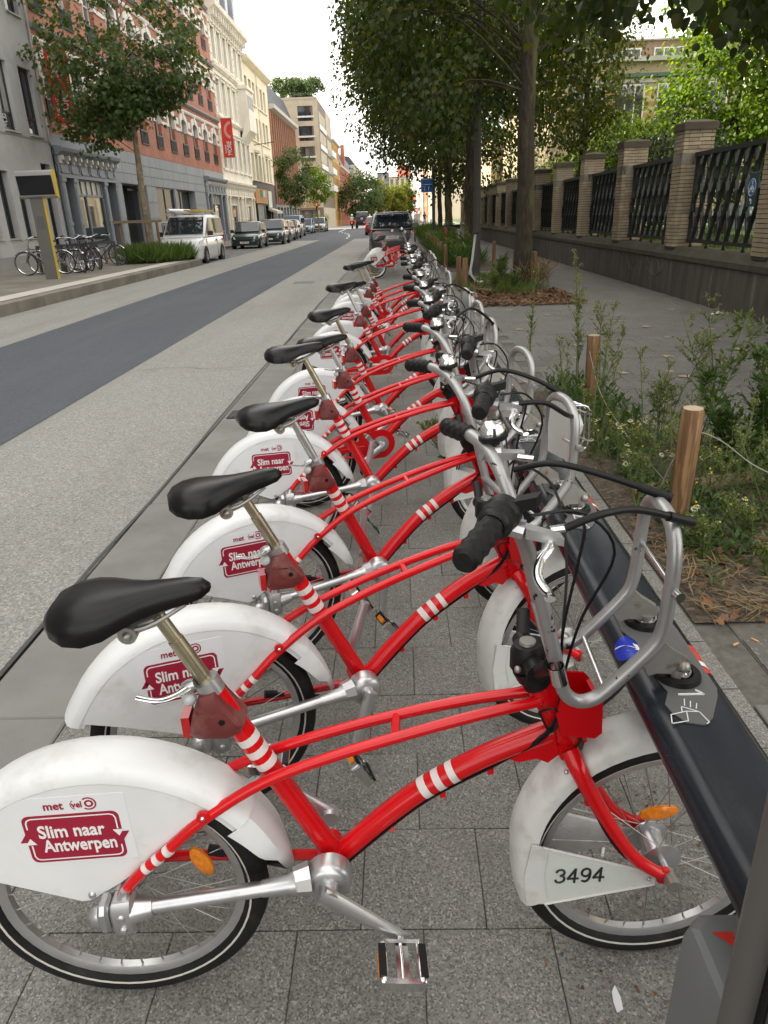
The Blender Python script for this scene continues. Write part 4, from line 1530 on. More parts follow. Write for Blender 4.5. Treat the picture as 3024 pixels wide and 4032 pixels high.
FXF = 5.10
fence = empty('boundary_fence', (FXF, 7.4, 0))
tag(fence, 'brick pillar and dark iron lattice fence along the sidewalk', 'fence')
FO = Vector((-FXF, -7.4, 0))
PIL = [3.38 + 3.6 * k for k in range(0, 17)]          # near edge of each pillar (Y); 0.45 long
def off(b):
    b.v = [(p[0] + FO.x, p[1] + FO.y, p[2]) for p in b.v]
    return b
b = MB()
b.prism([(FXF, 0), (FXF, .62), (FXF - .035, .64), (FXF - .035, .72), (FXF + .06, .84), (FXF + .50, .84), (FXF + .50, 0)], 2.0, 62.0, lambda a, c, h: (a, h, c))
off(b).build('base_wall', [m_fwall], fence, 25)
b = MB()
b.prism([(FXF - .038, .645), (FXF - .038, .722), (FXF + .06, .8445), (FXF + .49, .8445), (FXF + .49, .80)], 2.0, 62.0, lambda a, c, h: (a, h, c))
off(b).build('coping', m_cop, fence, 25)

def brick_base(lx, ly, lz):
    b = MB()
    b.cbx(-lx / 2, lx / 2, -ly / 2, ly / 2, -lz / 2, lz / 2, .004)
    return b
BH = .0625
proto_s = proto_n = None
rnd = random.Random(11)
nsingle = 0
for ip, y0 in enumerate(PIL):
    y1 = y0 + .45
    x0, x1 = FXF - .012, FXF + .52
    b = MB()
    b.bx(x0 + .012, x1 - .012, y0 + .012, y1 - .012, .80, 2.77)
    p = off(b).build('pillar', m_fmort, fence, None)
    b = MB()
    b.cbx(x0 - .004, x1 + .004, y0 - .004, y1 + .004, 2.215, 2.395, .008)
    off(b).build('stone_band', m_fstone, p, 30)
    b = MB()
    b.cbx(x0 - .035, x1 + .035, y0 - .035, y1 + .035, 2.765, 2.885, .012)
    b.loft([[Vector((x, y, z)) for x, y in ((x0 - .03 + k, y0 - .03 + k), (x1 + .03 - k, y0 - .03 + k), (x1 + .03 - k, y1 + .03 - k), (x0 - .03 + k, y1 + .03 - k))] for z, k in ((2.884, 0), (2.93, .16))])
    off(b).build('cap', m_cap, p, 30)
    single = ip in (3, 4)
    far = MB()
    for zr0, n in ((.845, 22), (2.395, 6)):
        for r in range(n):
            z = zr0 + BH * (r + .5)
            oddr = r % 2
            # street face (along Y)
            segs = [(y0, y0 + .222), (y0 + .228, y1)] if oddr else [(y0, y0 + .108), (y0 + .114, y0 + .336), (y0 + .342, y1)]
            for (a, c) in segs:
                L = c - a
                if single and L > .05:
                    bb = brick_base(.09, L, BH - .011)
                    key = 's%.3f' % L
                    if key not in CHILD:
                        CHILD[key] = bb.build('brick', m_fbrick, p, 40)
                        o = CHILD[key]
                    else:
                        o = dup(CHILD[key], p)
                    o.location = (x0 + .045 + FO.x + rnd.uniform(-.002, .002), (a + c) / 2 + FO.y, z)
                    nsingle += 1
                else:
                    far.bx(x0 + rnd.uniform(-.002, .002), x0 + .09, a, c, z - .026, z + .026)
            # near face (along X), starts behind the street-face brick
            segs = [(x0 + .093, x0 + .26), (x0 + .266, x1 - .06), (x1 - .054, x1)] if oddr else [(x0 + .093, x0 + .31), (x0 + .316, x1)]
            for (a, c) in segs:
                L = c - a
                if single and L > .06:
                    key = 'n%.3f' % L
                    if key not in CHILD:
                        CHILD[key] = brick_base(L, .09, BH - .011).build('brick', m_fbrick, p, 40)
                        o = CHILD[key]
                    else:
                        o = dup(CHILD[key], p)
                    o.location = ((a + c) / 2 + FO.x, y0 + .045 + FO.y + rnd.uniform(-.002, .002), z)
                    nsingle += 1
                else:
                    far.bx(a, c, y0 + rnd.uniform(-.002, .002), y0 + .09, z - .026, z + .026)
    if far.f:
        off(far).build('bricks', m_fbrick, p, None)['kind'] = 'stuff'

# lattice panels: flat bars crossing at a steep angle between two rails
LX = FXF + .26
bar_up = bar_dn = None
for ip in range(len(PIL) - 1):
    ya, yb = PIL[ip] + .45 + .04, PIL[ip + 1] - .04
    b = MB()
    b.bx(LX - .05, LX + .05, ya - .03, yb + .03, 2.335, 2.405)
    b.bx(LX - .045, LX + .045, ya - .03, yb + .03, .925, .985)
    b.bx(LX - .03, LX + .03, ya - .02, ya + .03, .98, 2.34)
    b.bx(LX - .03, LX + .03, yb - .03, yb + .02, .98, 2.34)
    for k in range(5):
        y = ya + .1 + (yb - ya - .2) * k / 4
        b.lathe([(.0001, .0), (.03, .0), (.035, .03), (.02, .05), (.02, .09)], (LX, y, .842), (0, 0, 1), 8)
    pan = off(b).build('lattice_panel', m_iron, fence, 30)
    n = 9
    run = .52
    for d in (0, 1):
        for k in range(-1, n):
            s = ya + .04 + (yb - ya - .08) * (k + .5 * d) / (n - .5)
            e = s + run
            t0, t1 = 0.0, 1.0
            lo, hi = ya, yb
            if s < lo:
                t0 = (lo - s) / run
            if e > hi:
                t1 = (hi - s) / run
            if t1 - t0 < .15:
                continue
            a_, c_ = (s + run * t0, s + run * t1)
            z0, z1 = (.985 + 1.35 * t0, .985 + 1.35 * t1) if d == 0 else (2.335 - 1.35 * t0, 2.335 - 1.35 * t1)
            full = t0 == 0 and t1 == 1
            xx = LX + (-.022 if d else .022)
            if full and ('bar%d' % d) in CHILD and ip > 0:
                o = dup(CHILD['bar%d' % d], pan)
            else:
                bb = MB()
                ym, zm = (a_ + c_) / 2, (z0 + z1) / 2
                bb.bar((0, a_ - ym, z0 - zm), (0, c_ - ym, z1 - zm), .030, .062, up=(1, 0, 0))
                # short stepped cleats along the bar
                for q in (.22, .5, .78):
                    yy, zz = a_ + (c_ - a_) * q - ym, z0 + (z1 - z0) * q - zm
                    bb.bar((-.03 if d else .03, yy - .02, zz - .09), (-.03 if d else .03, yy - .02, zz + .09), .022, .05, up=(1, 0, 0))
                o = bb.build('bar', m_iron, pan, None)
                if full and ('bar%d' % d) not in CHILD:
                    CHILD['bar%d' % d] = o
            o.location = (xx + FO.x, (a_ + c_) / 2 + FO.y, (z0 + z1) / 2)
# faint scratched scrawls on the base wall
m_graf = mat('chalk_scrawl', (0.17, 0.165, 0.155), rough=0.9, var=0.3, vscale=12)
for i, pts in enumerate([[(15.6, .62), (15.3, .45), (15.05, .30), (14.8, .36), (14.9, .55), (15.2, .58), (15.5, .42), (15.0, .28), (14.6, .40), (14.5, .52)],
                         [(13.9, .18), (13.75, .45), (13.6, .58), (13.5, .50), (13.62, .25)],
                         [(17.6, .60), (17.3, .50), (17.0, .55), (16.6, .30), (16.3, .45)]]):
    b = MB()
    for pp in (smoothpath([(FXF - .001, y, z) for y, z in pts], 6),):
        b.tube(pp, .006, 4, flat=.5)
    off(b).build('graffiti', m_graf, fence, None)

# cycle-parking sign hung on the lattice
sg = empty('cycle_parking_sign', (5.20, 11.50, 1.50))
b = MB()
b.cbx(-.012, .004, -.145, .145, 0, .46, .006)
b.build('panel', mat('sign_teal', (0.012, 0.045, 0.05), rough=0.4, var=0.05), sg, 30)
b = MB()
b.lathe([(.0001, 0), (.120, 0), (.120, .003), (.0001, .003)], (-.0125, 0, .262), (-1, 0, 0), 32)
b.build('blue_disc', mat('sign_blue', (0.02, 0.12, 0.33), rough=0.35, var=0.03), sg, 40)
b = MB()
T = lambda y, z: (-.0165, -y, z + .262)
def pl(pts, r=.006):
    b.tube([T(*p) for p in pts], r, 6)
for cx in (-.045, .045):
    b.tube([T(cx + .028 * cos(a), -.035 + .028 * sin(a)) for a in [2 * pi * k / 14 for k in range(14)]], .005, 6, closed=True)
pl([(-.045, -.035), (-.02, .01), (.03, .01), (0, -.035), (-.045, -.035)], .005)
pl([(0, -.035), (-.022, .018)], .005)
pl([(.045, -.035), (.025, .025), (.01, .03)], .005)
b.tube([T(.114 * cos(a), .114 * sin(a)) for a in [2 * pi * k / 28 for k in range(28)]], .004, 6, closed=True)
pl([(-.012, .05), (-.012, .095), (.012, .095), (.012, .05), (-.012, .05)], .004)
T = lambda y, z: (-.0145, -y, z)
pl([(.03, .045), (.03, .095), (-.02, .095)], .008)
pl([(-.005, .112), (-.025, .095), (-.005, .078)], .007)
pl([(.01, .045), (.045, .045)], .006)
b.build('pictogram', m_white_ink, sg, 50)
tag(sg, 'dark sign with a blue bicycle disc and turn arrow on the fence', 'sign')

# ================================================================ SCHOOL BUILDING BEHIND THE GARDEN
m_ybrick = brick_mat('yellow_brick_x', (0.50, 0.40, 0.22), (0.44, 0.34, 0.18), (0.42, 0.36, 0.25), .22, .07, 'XZ')
m_ybrick2 = brick_mat('yellow_brick_y', (0.52, 0.42, 0.24), (0.45, 0.36, 0.20), (0.42, 0.36, 0.25), .22, .07, 'YZ')
m_obrick = brick_mat('orange_brick_x', (0.42, 0.20, 0.07), (0.36, 0.17, 0.06), (0.35, 0.25, 0.15), .22, .07, 'XZ')
m_bbrick = brick_mat('brown_brick_x', (0.30, 0.19, 0.12), (0.25, 0.15, 0.09), (0.25, 0.2, 0.15), .22, .07, 'XZ')
m_stone = mat('pale_stone', (0.42, 0.40, 0.36), rough=0.85, var=0.2, vscale=1.5, dirt=(0.2, 0.19, 0.17), dscale=1, dlo=0.5, dhi=0.75, damt=0.6)
m_glass = glass_mat('window_glass')
m_wwood = mat('window_white', (0.62, 0.61, 0.57), rough=0.5, var=0.06, vscale=4)
m_slate = mat('slate_roof', (0.055, 0.058, 0.065), rough=0.6, var=0.25, vscale=2.5, bump=0.3, bscale=12)

sch = empty('yellow_brick_school', (12, 46, 0))
tag(sch, 'yellow brick building with stone cornices behind the garden trees', 'building')
def sub(b, o):
    b.v = [(p[0] - o.location.x, p[1] - o.location.y, p[2] - o.location.z) for p in b.v]
    return b
b = MB(); b.bx(9.5, 26, 46, 70, 0, 8.85)
sub(b, sch).build('wall', m_ybrick, sch, None)
b = MB(); b.bx(9.7, 26, 46.6, 69, 9.05, 9.95)
sub(b, sch).build('attic_wall', m_bbrick, sch, None)
b = MB(); b.bx(9.2, 26.1, 45.6, 70.2, 8.85, 9.05); b.bx(9.55, 26.05, 46.4, 69.2, 9.95, 10.02)
sub(b, sch).build('cornice', m_stone, sch, None)
b = MB(); b.bx(11.9, 26.02, 45.75, 46.0, 8.12, 8.3)
sub(b, sch).build('green_tile_course', mat('green_tile', (0.03, 0.09, 0.05), rough=.3, var=.2, vscale=20), sch, None)
b = MB(); b.bx(9.48, 26.02, 45.9, 46.0, 7.86, 8.05)
sub(b, sch).build('lintel_course', m_stone, sch, None)
for k in range(4):
    b = MB(); b.bx(9.5, 26.0, 45.99, 46.0, 5.6 + .55 * k, 5.85 + .55 * k)
    sub(b, sch).build('brick_band', m_obrick, sch, None)
for k in range(7):
    for (x0, x1, z0, z1, yy) in ((9.9 + 2.3 * k, 11.5 + 2.3 * k, 9.15, 9.62, 46.6), (10.1 + 2.3 * k, 11.7 + 2.3 * k, 5.4, 7.8, 46.0), (10.1 + 2.3 * k, 11.7 + 2.3 * k, 1.6, 4.2, 46.0)):
        b = MB()
        b.bx(x0, x1, yy - .05, yy + .02, z0, z1)
        w = sub(b, sch).build('window', m_wwood, sch, None)
        n = 3
        for q in range(n):
            b = MB()
            xa = x0 + .07 + (x1 - x0 - .07) * q / n
            b.bx(xa, xa + (x1 - x0 - .07) / n - .07, yy - .058, yy - .04, z0 + .07, z1 - .07)
            sub(b, sch).build('pane', m_glass, w, None)
b = MB()
for z in (10.2, 10.42):
    b.tube([(10.3, 47, z), (14.0, 47, z)], .02, 6)
for k in range(9):
    b.tube([(10.3 + k * .46, 47, 9.95), (10.3 + k * .46, 47, 10.42)], .018, 6)
sub(b, sch).build('roof_railing', m_stone, sch, None)
# wing along the garden, sunlit
wg = empty('cream_garden_wing', (12.5, 8, 0))
tag(wg, 'sunlit cream brick wing close behind the fence lattice', 'building')
m_cream2 = brick_mat('cream_wing_brick', (0.62, 0.54, 0.38), (0.56, 0.48, 0.33), (0.5, 0.45, 0.35), .22, .07, 'YZ')
b = MB(); b.bx(12.5, 24, 4, 30, 0, 9.0)
sub(b, wg).build('wall', m_cream2, wg, None)
b = MB(); b.bx(12.44, 12.5, 4, 30, .7, 1.5)
sub(b, wg).build('plinth', mat('pale_blue_render', (0.42, 0.47, 0.5), rough=.8, var=.15, vscale=2), wg, None)
for k in range(6):
    for z0 in (2.2, 5.6):
        b = MB(); b.bx(12.42, 12.52, 5.2 + 4.1 * k, 6.8 + 4.1 * k, z0, z0 + 2.3)
        w = sub(b, wg).build('window', mat('dark_frame', (0.03, 0.035, 0.04), rough=.4), wg, None)
        for q in (0, 1):
            b = MB(); b.bx(12.40, 12.43, 5.28 + 4.1 * k + q * .75, 5.97 + 4.1 * k + q * .75, z0 + .08, z0 + 2.22)
            sub(b, wg).build('pane', m_glass, w, None)
b = MB(); b.bx(12.2, 24.2, 3.8, 30.2, 9.0, 9.25)
sub(b, wg).build('cornice', m_stone, wg, None)
# low sunlit wing towards the crossing
wg = empty('street_end_wing', (9, 85, 0))
tag(wg, 'low sunlit yellow wing with round window beyond the tree trunks', 'building')
b = MB(); b.bx(8.6, 20, 71, 102, 0, 7.6)
sub(b, wg).build('wall', m_ybrick2, wg, None)
b = MB(); b.bx(8.3, 20.2, 70.8, 102.2, 7.6, 7.9)
sub(b, wg).build('cornice', m_stone, wg, None)
for k in range(8):
    b = MB(); b.cbx(8.4, 8.6, 72.5 + 3.8 * k, 73.1 + 3.8 * k, 0, 4.4, .05)
    sub(b, wg).build('pilaster', mat('cream_paint', (0.66, 0.60, 0.46), rough=.7, var=.1, vscale=2), wg, None)
    b = MB(); b.bx(8.53, 8.62, 74.0 + 3.8 * k, 75.4 + 3.8 * k, 1.2, 3.8)
    w = sub(b, wg).build('window', m_wwood, wg, None)
    b = MB(); b.bx(8.51, 8.55, 74.1 + 3.8 * k, 75.3 + 3.8 * k, 1.3, 3.7)
    sub(b, wg).build('pane', m_glass, w, None)
b = MB(); b.lathe([(.0001, 0), (.5, 0), (.5, .08), (.0001, .08)], (9.6, 71.0, 5.2), (0, -1, 0), 24)
w = sub(b, wg).build('round_window', m_stone, wg, 40)
b = MB(); b.lathe([(.0001, 0), (.36, 0), (.36, .02), (.0001, .02)], (9.6, 70.91, 5.2), (0, -1, 0), 24)
sub(b, wg).build('pane', m_glass, w, 40)
# ================================================================ BUILDINGS
def building(name, label, x, y, L, h, rz=0.0, depth=12.0, m=None, body_h=None, front=.42):
    root = empty(name, (x, y, 0), rz)
    tag(root, label, 'building')
    b = MB()
    b.bx(-depth, -front, .01, L - .01, 0, body_h or h)
    b.build('body', m, root, None)
    return root

def facade(root, L, z0, z1, ops, m, y0=0.0, reveal=.30, name='wall', x=0.0, mr=None):
    """wall sheet with openings (ya, yb, za, zb) and their reveals"""
    ys = sorted(set([y0, L] + [v for o in ops for v in (o[0], o[1]) if y0 < v < L]))
    zs = sorted(set([z0, z1] + [v for o in ops for v in (o[2], o[3]) if z0 < v < z1]))
    b = MB()
    for i in range(len(ys) - 1):
        for j in range(len(zs) - 1):
            yc, zc = (ys[i] + ys[i + 1]) / 2, (zs[j] + zs[j + 1]) / 2
            if any(o[0] < yc < o[1] and o[2] < zc < o[3] for o in ops):
                continue
            b.add([(x, ys[i], zs[j]), (x, ys[i + 1], zs[j]), (x, ys[i + 1], zs[j + 1]), (x, ys[i], zs[j + 1])], [(0, 1, 2, 3)])
    d = x - reveal
    b.m = 1
    for (a, c, e, f) in ops:
        b.add([(x, a, e), (x, c, e), (d, c, e), (d, a, e)], [(0, 3, 2, 1)])
        b.add([(x, a, f), (x, c, f), (d, c, f), (d, a, f)], [(0, 1, 2, 3)])
        b.add([(x, a, e), (x, a, f), (d, a, f), (d, a, e)], [(0, 3, 2, 1)])
        b.add([(x, c, e), (x, c, f), (d, c, f), (d, c, e)], [(0, 1, 2, 3)])
    for yy in (y0, L):
        b.add([(x, yy, z0), (x, yy, z1), (x - .95, yy, z1), (x - .95, yy, z0)], [(0, 1, 2, 3)])
    b.m = 0
    b.add([(x, y0, z1), (x, L, z1), (x - .95, L, z1), (x - .95, y0, z1)], [(0, 1, 2, 3)])
    return b.build(name, [m, mr or m], root, None)

WIN = {}
WRND = random.Random(17)
m_curt = mat('curtained_pane', (0.34, 0.33, 0.30), rough=.12, var=.35, vscale=2.5, stretch=(4, 4, .4))
m_curt2 = mat('mid_grey_pane', (0.13, 0.13, 0.125), rough=.08, var=.5, vscale=1.6)  # mottled mid grey variant of the pane
def window(root, yc, zb, w, h, style, mf, depth=.22, mg=None):
    mg = mg or m_glass
    key = (round(w, 3), round(h, 3), style, mf.name, mg.name)
    if key in WIN:
        o = copy_tree(WIN[key], root)
    else:
        b = MB()
        t = .07
        b.bx(-.04, .04, -w / 2, -w / 2 + t, 0, h)
        b.bx(-.04, .04, w / 2 - t, w / 2, 0, h)
        b.bx(-.04, .04, -w / 2, w / 2, 0, t)
        b.bx(-.04, .04, -w / 2, w / 2, h - t, h)
        cells = []
        tr = {'cross': .70, 'dark': .26, 'tall': None, 'one': None, 'three': .30, 'strip': None}[style]
        cols = {'cross': 2, 'dark': 2, 'tall': 2, 'one': 1, 'three': 3, 'strip': 4}[style]
        zz = [t, h - t]
        if tr:
            b.bx(-.045, .045, -w / 2, w / 2, h * tr - .035, h * tr + .035)
            zz = [t, h * tr - .035, h * tr + .035, h - t]
        for k in range(1, cols):
            y = -w / 2 + w * k / cols
            z0_ = 0 if style != 'dark' else h * tr
            b.bx(-.043, .043, y - .03, y + .03, z0_, h)
        for q in range(0, len(zz), 2):
            cc = 1 if (style == 'dark' and q == 0) else cols
            for k in range(cc):
                ya = -w / 2 + w * k / cc + .04
                cells.append((ya, -w / 2 + w * (k + 1) / cc - .04, zz[q], zz[q + 1]))
        o = b.build('window', mf, root, None)
        for (a, c, e, f) in cells:
            g = MB()
            g.add([(0, a, e), (0, c, e), (0, c, f), (0, a, f)], [(0, 1, 2, 3)])
            g.build('pane', mg, o, None)
        WIN[key] = o
    o.location = (-depth, yc, zb)
    WRND.random()
    q = WRND.random()
    if mg is m_glass and q < .42:      # blinds and curtains behind some panes
        mm = (m_curt, m_curt2)[int(q * 100) % 2]
        for ch in o.children:
            if WRND.random() < .75:
                ch.material_slots[0].link = 'OBJECT'
                ch.material_slots[0].material = mm
    return o

def strip(root, name, L, z0, z1, proj, m, y0=0.0, back=-.02):
    b = MB()
    b.bx(back, proj, y0, L, z0, z1)
    return b.build(name, m, root, None)

def cornice(root, name, L, prof, m, y0=0.0):
    b = MB()
    b.prism(prof, y0, L, lambda a, c, h: (a, h, c))
    return b.build(name, m, root, None)

m_dark = mat('dark_frame', (0.03, 0.035, 0.04), rough=.4)
m_lead = mat('lead_black', (0.018, 0.02, 0.025), rough=.5, var=.1)
m_grey_r = mat('grey_render', (0.46, 0.45, 0.44), rough=.9, var=.10, vscale=1.1, bump=.35, bscale=70, dirt=(0.29, 0.285, 0.28), dscale=.6, dlo=.45, dhi=.75, damt=.7)
m_grey_p = mat('grey_render_plinth', (0.30, 0.285, 0.275), rough=.9, var=.12, vscale=1.1, bump=.3, bscale=60)
m_rbrick = brick_mat('red_brick', (0.45, 0.145, 0.078), (0.38, 0.112, 0.06), (0.40, 0.28, 0.21), .22, .066, 'YZ', msize=.008)
m_lime = mat('limestone_white', (0.72, 0.69, 0.62), rough=.8, var=.10, vscale=3, dirt=(0.36, 0.33, 0.28), dscale=1.5, dlo=.52, dhi=.75, damt=.5)
m_blue = mat('bluestone', (0.30, 0.315, 0.325), rough=.75, var=.08, vscale=.8, dirt=(0.2, 0.21, 0.215), dscale=3, dlo=.5, dhi=.8, damt=.5, stretch=(1, 1, .3), rand=.05)
m_shop = mat('shopfront_grey_paint', (0.215, 0.235, 0.265), rough=.55, var=.08, vscale=2, dirt=(0.15, 0.16, 0.18), dscale=2, dlo=.5, dhi=.75, damt=.5)
m_dkv = mat('dark_interior', (0.012, 0.012, 0.013), rough=.8, var=.2)
m_cream = mat('cream_stucco', (0.76, 0.72, 0.62), rough=.85, var=.08, vscale=.7, dirt=(0.50, 0.45, 0.36), dscale=.9, dlo=.5, dhi=.75, damt=.5, stretch=(1, 1, .4))
m_cream3 = mat('cream_stucco_warm', (0.76, 0.68, 0.51), rough=.85, var=.08, vscale=.7, dirt=(0.52, 0.44, 0.31), dscale=.9, dlo=.5, dhi=.75, damt=.5, stretch=(1, 1, .4))
m_bann = mat('banner_red', (0.66, 0.035, 0.018), rough=.6, var=.05, vscale=2)
m_bann2 = mat('banner_pink', (0.66, 0.30, 0.27), rough=.6, var=.03)
m_glass_b = glass_mat('shop_glass', (0.03, 0.034, 0.036), .03)
FX0 = -13.4

# ---------------------------------------------------------------- grey rendered house
gb = building('grey_rendered_house', 'pale grey rendered house with dark narrow windows behind the bus display', FX0, -16.0, 46.98, 19.0, m=m_grey_r)  # unseen length and height added to cast shade on the near street
ops = []
Y = lambda y: y + 16.0
for z0, z1 in ((4.76, 6.95), (8.62, 10.8), (12.4, 14.6), (16.0, 18.0)):
    for k in range(24):
        yc = Y(29.98 - 1.84 * k)
        if yc > .8:
            ops.append((yc - .50, yc + .50, z0, z1))
gops = []
for k in range(30):
    yc = Y(28.02 - 1.28 * k)
    if yc > .6:
        gops.append((yc - .40, yc + .40, 1.25, 3.42))
gops.append((Y(29.8), Y(30.62), .25, 3.82))
facade(gb, 46.98, .0, 19.0, ops + gops, m_grey_r)
for (a, c, e, f) in ops:
    window(gb, (a + c) / 2, e, c - a, f - e, 'dark', m_dark, .18)
    b = MB(); b.bx(-.28, .07, a - .05, c + .05, e - .06, e)
    b.build('sill', m_stone, gb, None)
for (a, c, e, f) in gops:
    window(gb, (a + c) / 2, e, c - a, f - e, 'one', m_dark, .26)
    b = MB(); b.bx(-.28, .05, a - .05, c + .05, e - .06, e)
    b.build('sill', m_stone, gb, None)
strip(gb, 'string_course', 46.98, 4.60, 4.66, .02, m_grey_p)
strip(gb, 'plinth', 46.98, 0, .66, .03, m_grey_p)
b = MB()
b.tube([(.06, 46.9, 4.6), (.06, 46.9, 19)], .045, 8)
b.build('downpipe', m_stone, gb, 50)
b = MB()
b.tube(smoothpath([(.05, 46.8, 4.55), (.09, 47.0, 4.35), (.06, 46.95, 4.0), (.12, 47.05, 3.7), (.06, 47.0, 3.2), (.06, 47.0, .4)], 4), .018, 6)
b.build('cable', m_lead, gb, 50)

# ---------------------------------------------------------------- red brick building
BL = 30.2
br = building('red_brick_school', 'long red brick building with white arched windows and grey stone ground floor', FX0, 31.0, BL, 19.6, m=m_rbrick, front=.92)
Y = lambda y: y - 31.0
wc = [Y(59.45 - 2.75 * k) for k in range(11)]
F = [(5.50, 7.62), (9.05, 11.2), (12.88, 14.68), (16.4, 18.2)]
ops = [(c - .62, c + .62, z0, z1) for c in wc for z0, z1 in F]
facade(br, BL, 4.95, 19.6, ops, m_rbrick)
for fi, (z0, z1) in enumerate(F):
    h = z1 - z0
    b = MB()
    n = 8
    for sgn in (1,):
        outer = [(-.86, -.75), (-.86, -.05)] + [(-.80 * cos(pi * k / n), .02 + .30 * sin(pi * k / n)) for k in range(n + 1)] + [(.86, -.05), (.86, -.75)]
        inner = [(-.60, -.75), (-.60, -.28)] + [(-.60 * cos(pi * k / n), -.28 + .26 * sin(pi * k / n)) for k in range(n + 1)] + [(.60, -.28), (.60, -.75)]
        m_ = len(outer)
        vs = []
        for x in (-.16, .065):
            vs += [(x, y, z) for y, z in outer] + [(x, y, z) for y, z in inner]
        fs = []
        for i in range(m_ - 1):
            fs.append((2 * m_ + i, 2 * m_ + i + 1, 3 * m_ + i + 1, 3 * m_ + i))
            fs.append((i + 1, i, 2 * m_ + i, 2 * m_ + i + 1)[::-1])
            fs.append((m_ + i, m_ + i + 1, 3 * m_ + i + 1, 3 * m_ + i)[::-1])
        fs.append((0, m_, 3 * m_, 2 * m_))
        fs.append((m_ - 1, 2 * m_ - 1, 4 * m_ - 1, 3 * m_ - 1))
        b.add(vs, fs)
    b.prism([(-.12, .0), (.12, .0), (.16, .42), (-.16, .42)], .0, .11, lambda a, c, hh: (hh, a, c))
    sur = b.build('arch_surround', m_lime, br, 40)
    b = MB()
    b.bx(-.10, .05, -.60, .60, 0.0, .04)
    b.bx(-.10, .05, -.60, .60, .62, .68)
    for k in range(11):
        b.bx(-.03, .03, -.58 + .112 * k, -.545 + .112 * k, .04, .62)
    b.bx(-.02, .0, -.6, .6, .05, .62)
    rail = b.build('balcony_rail', m_lead, br, None)
    for i, c in enumerate(wc):
        window(br, c, z0, 1.22, h, 'cross', m_wwood, .24)
        s = sur if i == 0 else dup(sur, br)
        s.location = (0, c, z1 - .02)
        r = rail if i == 0 else dup(rail, br)
        r.location = (.02, c, z0)
    # impost band between windows
    for i in range(len(wc) + 1):
        a = (wc[i] + .862) if i < len(wc) else 0.0
        c = (wc[i - 1] - .862) if i > 0 else BL
        if c - a > .1:
            strip(br, 'impost_band', c, z1 - .80, z1 - .62, .05, m_lime, y0=a)
            b = MB(); b.bx(-.02, .035, (a + c) / 2 - .28, (a + c) / 2 + .28, z1 - .42, z1 - .05)
            b.build('stone_panel', m_lime, br, None)
for z in (8.42, 12.02, 15.58):
    cornice(br, 'ledge', BL, [(-.02, z), (.10, z), (.24, z + .10), (.24, z + .17), (-.02, z + .22)], m_blue)
    cornice(br, 'string_course', BL, [(-.02, z - .42), (.05, z - .42), (.10, z - .34), (.10, z - .26), (.06, z - .22), (-.02, z - .22)], m_lime)
    strip(br, 'dark_brick_band', BL, z - .20, z, .02, m_rbrick)
cornice(br, 'eaves_cornice', BL, [(-.02, 18.9), (.1, 18.9), (.45, 19.4), (.45, 19.7), (-.02, 19.7)], m_lime)
# stone ground floor
gops = [(Y(38.25), Y(42.0), 0.15, 3.45), (Y(43.65), Y(47.2), .75, 3.45), (Y(47.75), Y(52.0), .75, 3.45)]
facade(br, Y(54.9), 0, 4.95, gops, m_blue, y0=Y(37.6), reveal=.8, x=-.012, name='ground_floor_wall')
b = MB()
b.bx(-.02, 0.0, Y(37.6), Y(54.9), 0, .01)
rnd = random.Random(2)
# cladding slabs, proud of the joints
def slabs(y0, y1, z0, z1, n):
    for k in range(n):
        a, c = y0 + (y1 - y0) * k / n + .008, y0 + (y1 - y0) * (k + 1) / n - .008
        key = 'slab%.3f_%.3f' % (c - a, z1 - z0)
        if key not in CHILD:
            bb = MB(); bb.bx(-.012, .02, -(c - a) / 2, (c - a) / 2, 0, z1 - z0 - .025)
            CHILD[key] = bb.build('stone_slab', m_blue, br, None)
            o = CHILD[key]
        else:
            o = dup(CHILD[key], br)
        o.location = (rnd.uniform(-.002, .002), (a + c) / 2, z0)
slabs(Y(37.6), Y(54.9), 4.42, 4.92, 16)
slabs(Y(37.6), Y(54.9), 3.93, 4.42, 16)
slabs(Y(37.6), Y(54.9), 3.47, 3.93, 16)
for (a, c) in ((37.6, 38.25), (42.0, 43.65), (47.2, 47.75), (52.0, 54.9)):
    n = max(1, int((c - a) / 1.0))
    for z0 in (.25, 1.05, 1.85, 2.65):
        slabs(Y(a), Y(c), z0, z0 + .80, n)
for (a, c) in ((43.65, 47.2), (47.75, 52.0)):
    slabs(Y(a), Y(c), .2, .74, 4)
b = MB(); b.bx(-.86, -.84, Y(38.2), Y(42.1), 0, 3.5)
b.build('passage_back', m_dkv, br, None)
b = MB()
for k in range(12):
    y = Y(40.4) + k * .13
    b.tube([(-.5, y, .2), (-.5, y, 3.4)], .016, 6)
b.bx(-.52, -.48, Y(40.35), Y(42.0), 3.2, 3.3)
b.build('iron_gate', m_lead, br, 50)
window(br, (Y(43.65) + Y(47.2)) / 2, .75, 3.55, 2.7, 'tall', m_dark, .12, m_glass_b)
window(br, (Y(47.75) + Y(52.0)) / 2, .75, 4.25, 2.7, 'tall', m_dark, .45, m_glass_b)

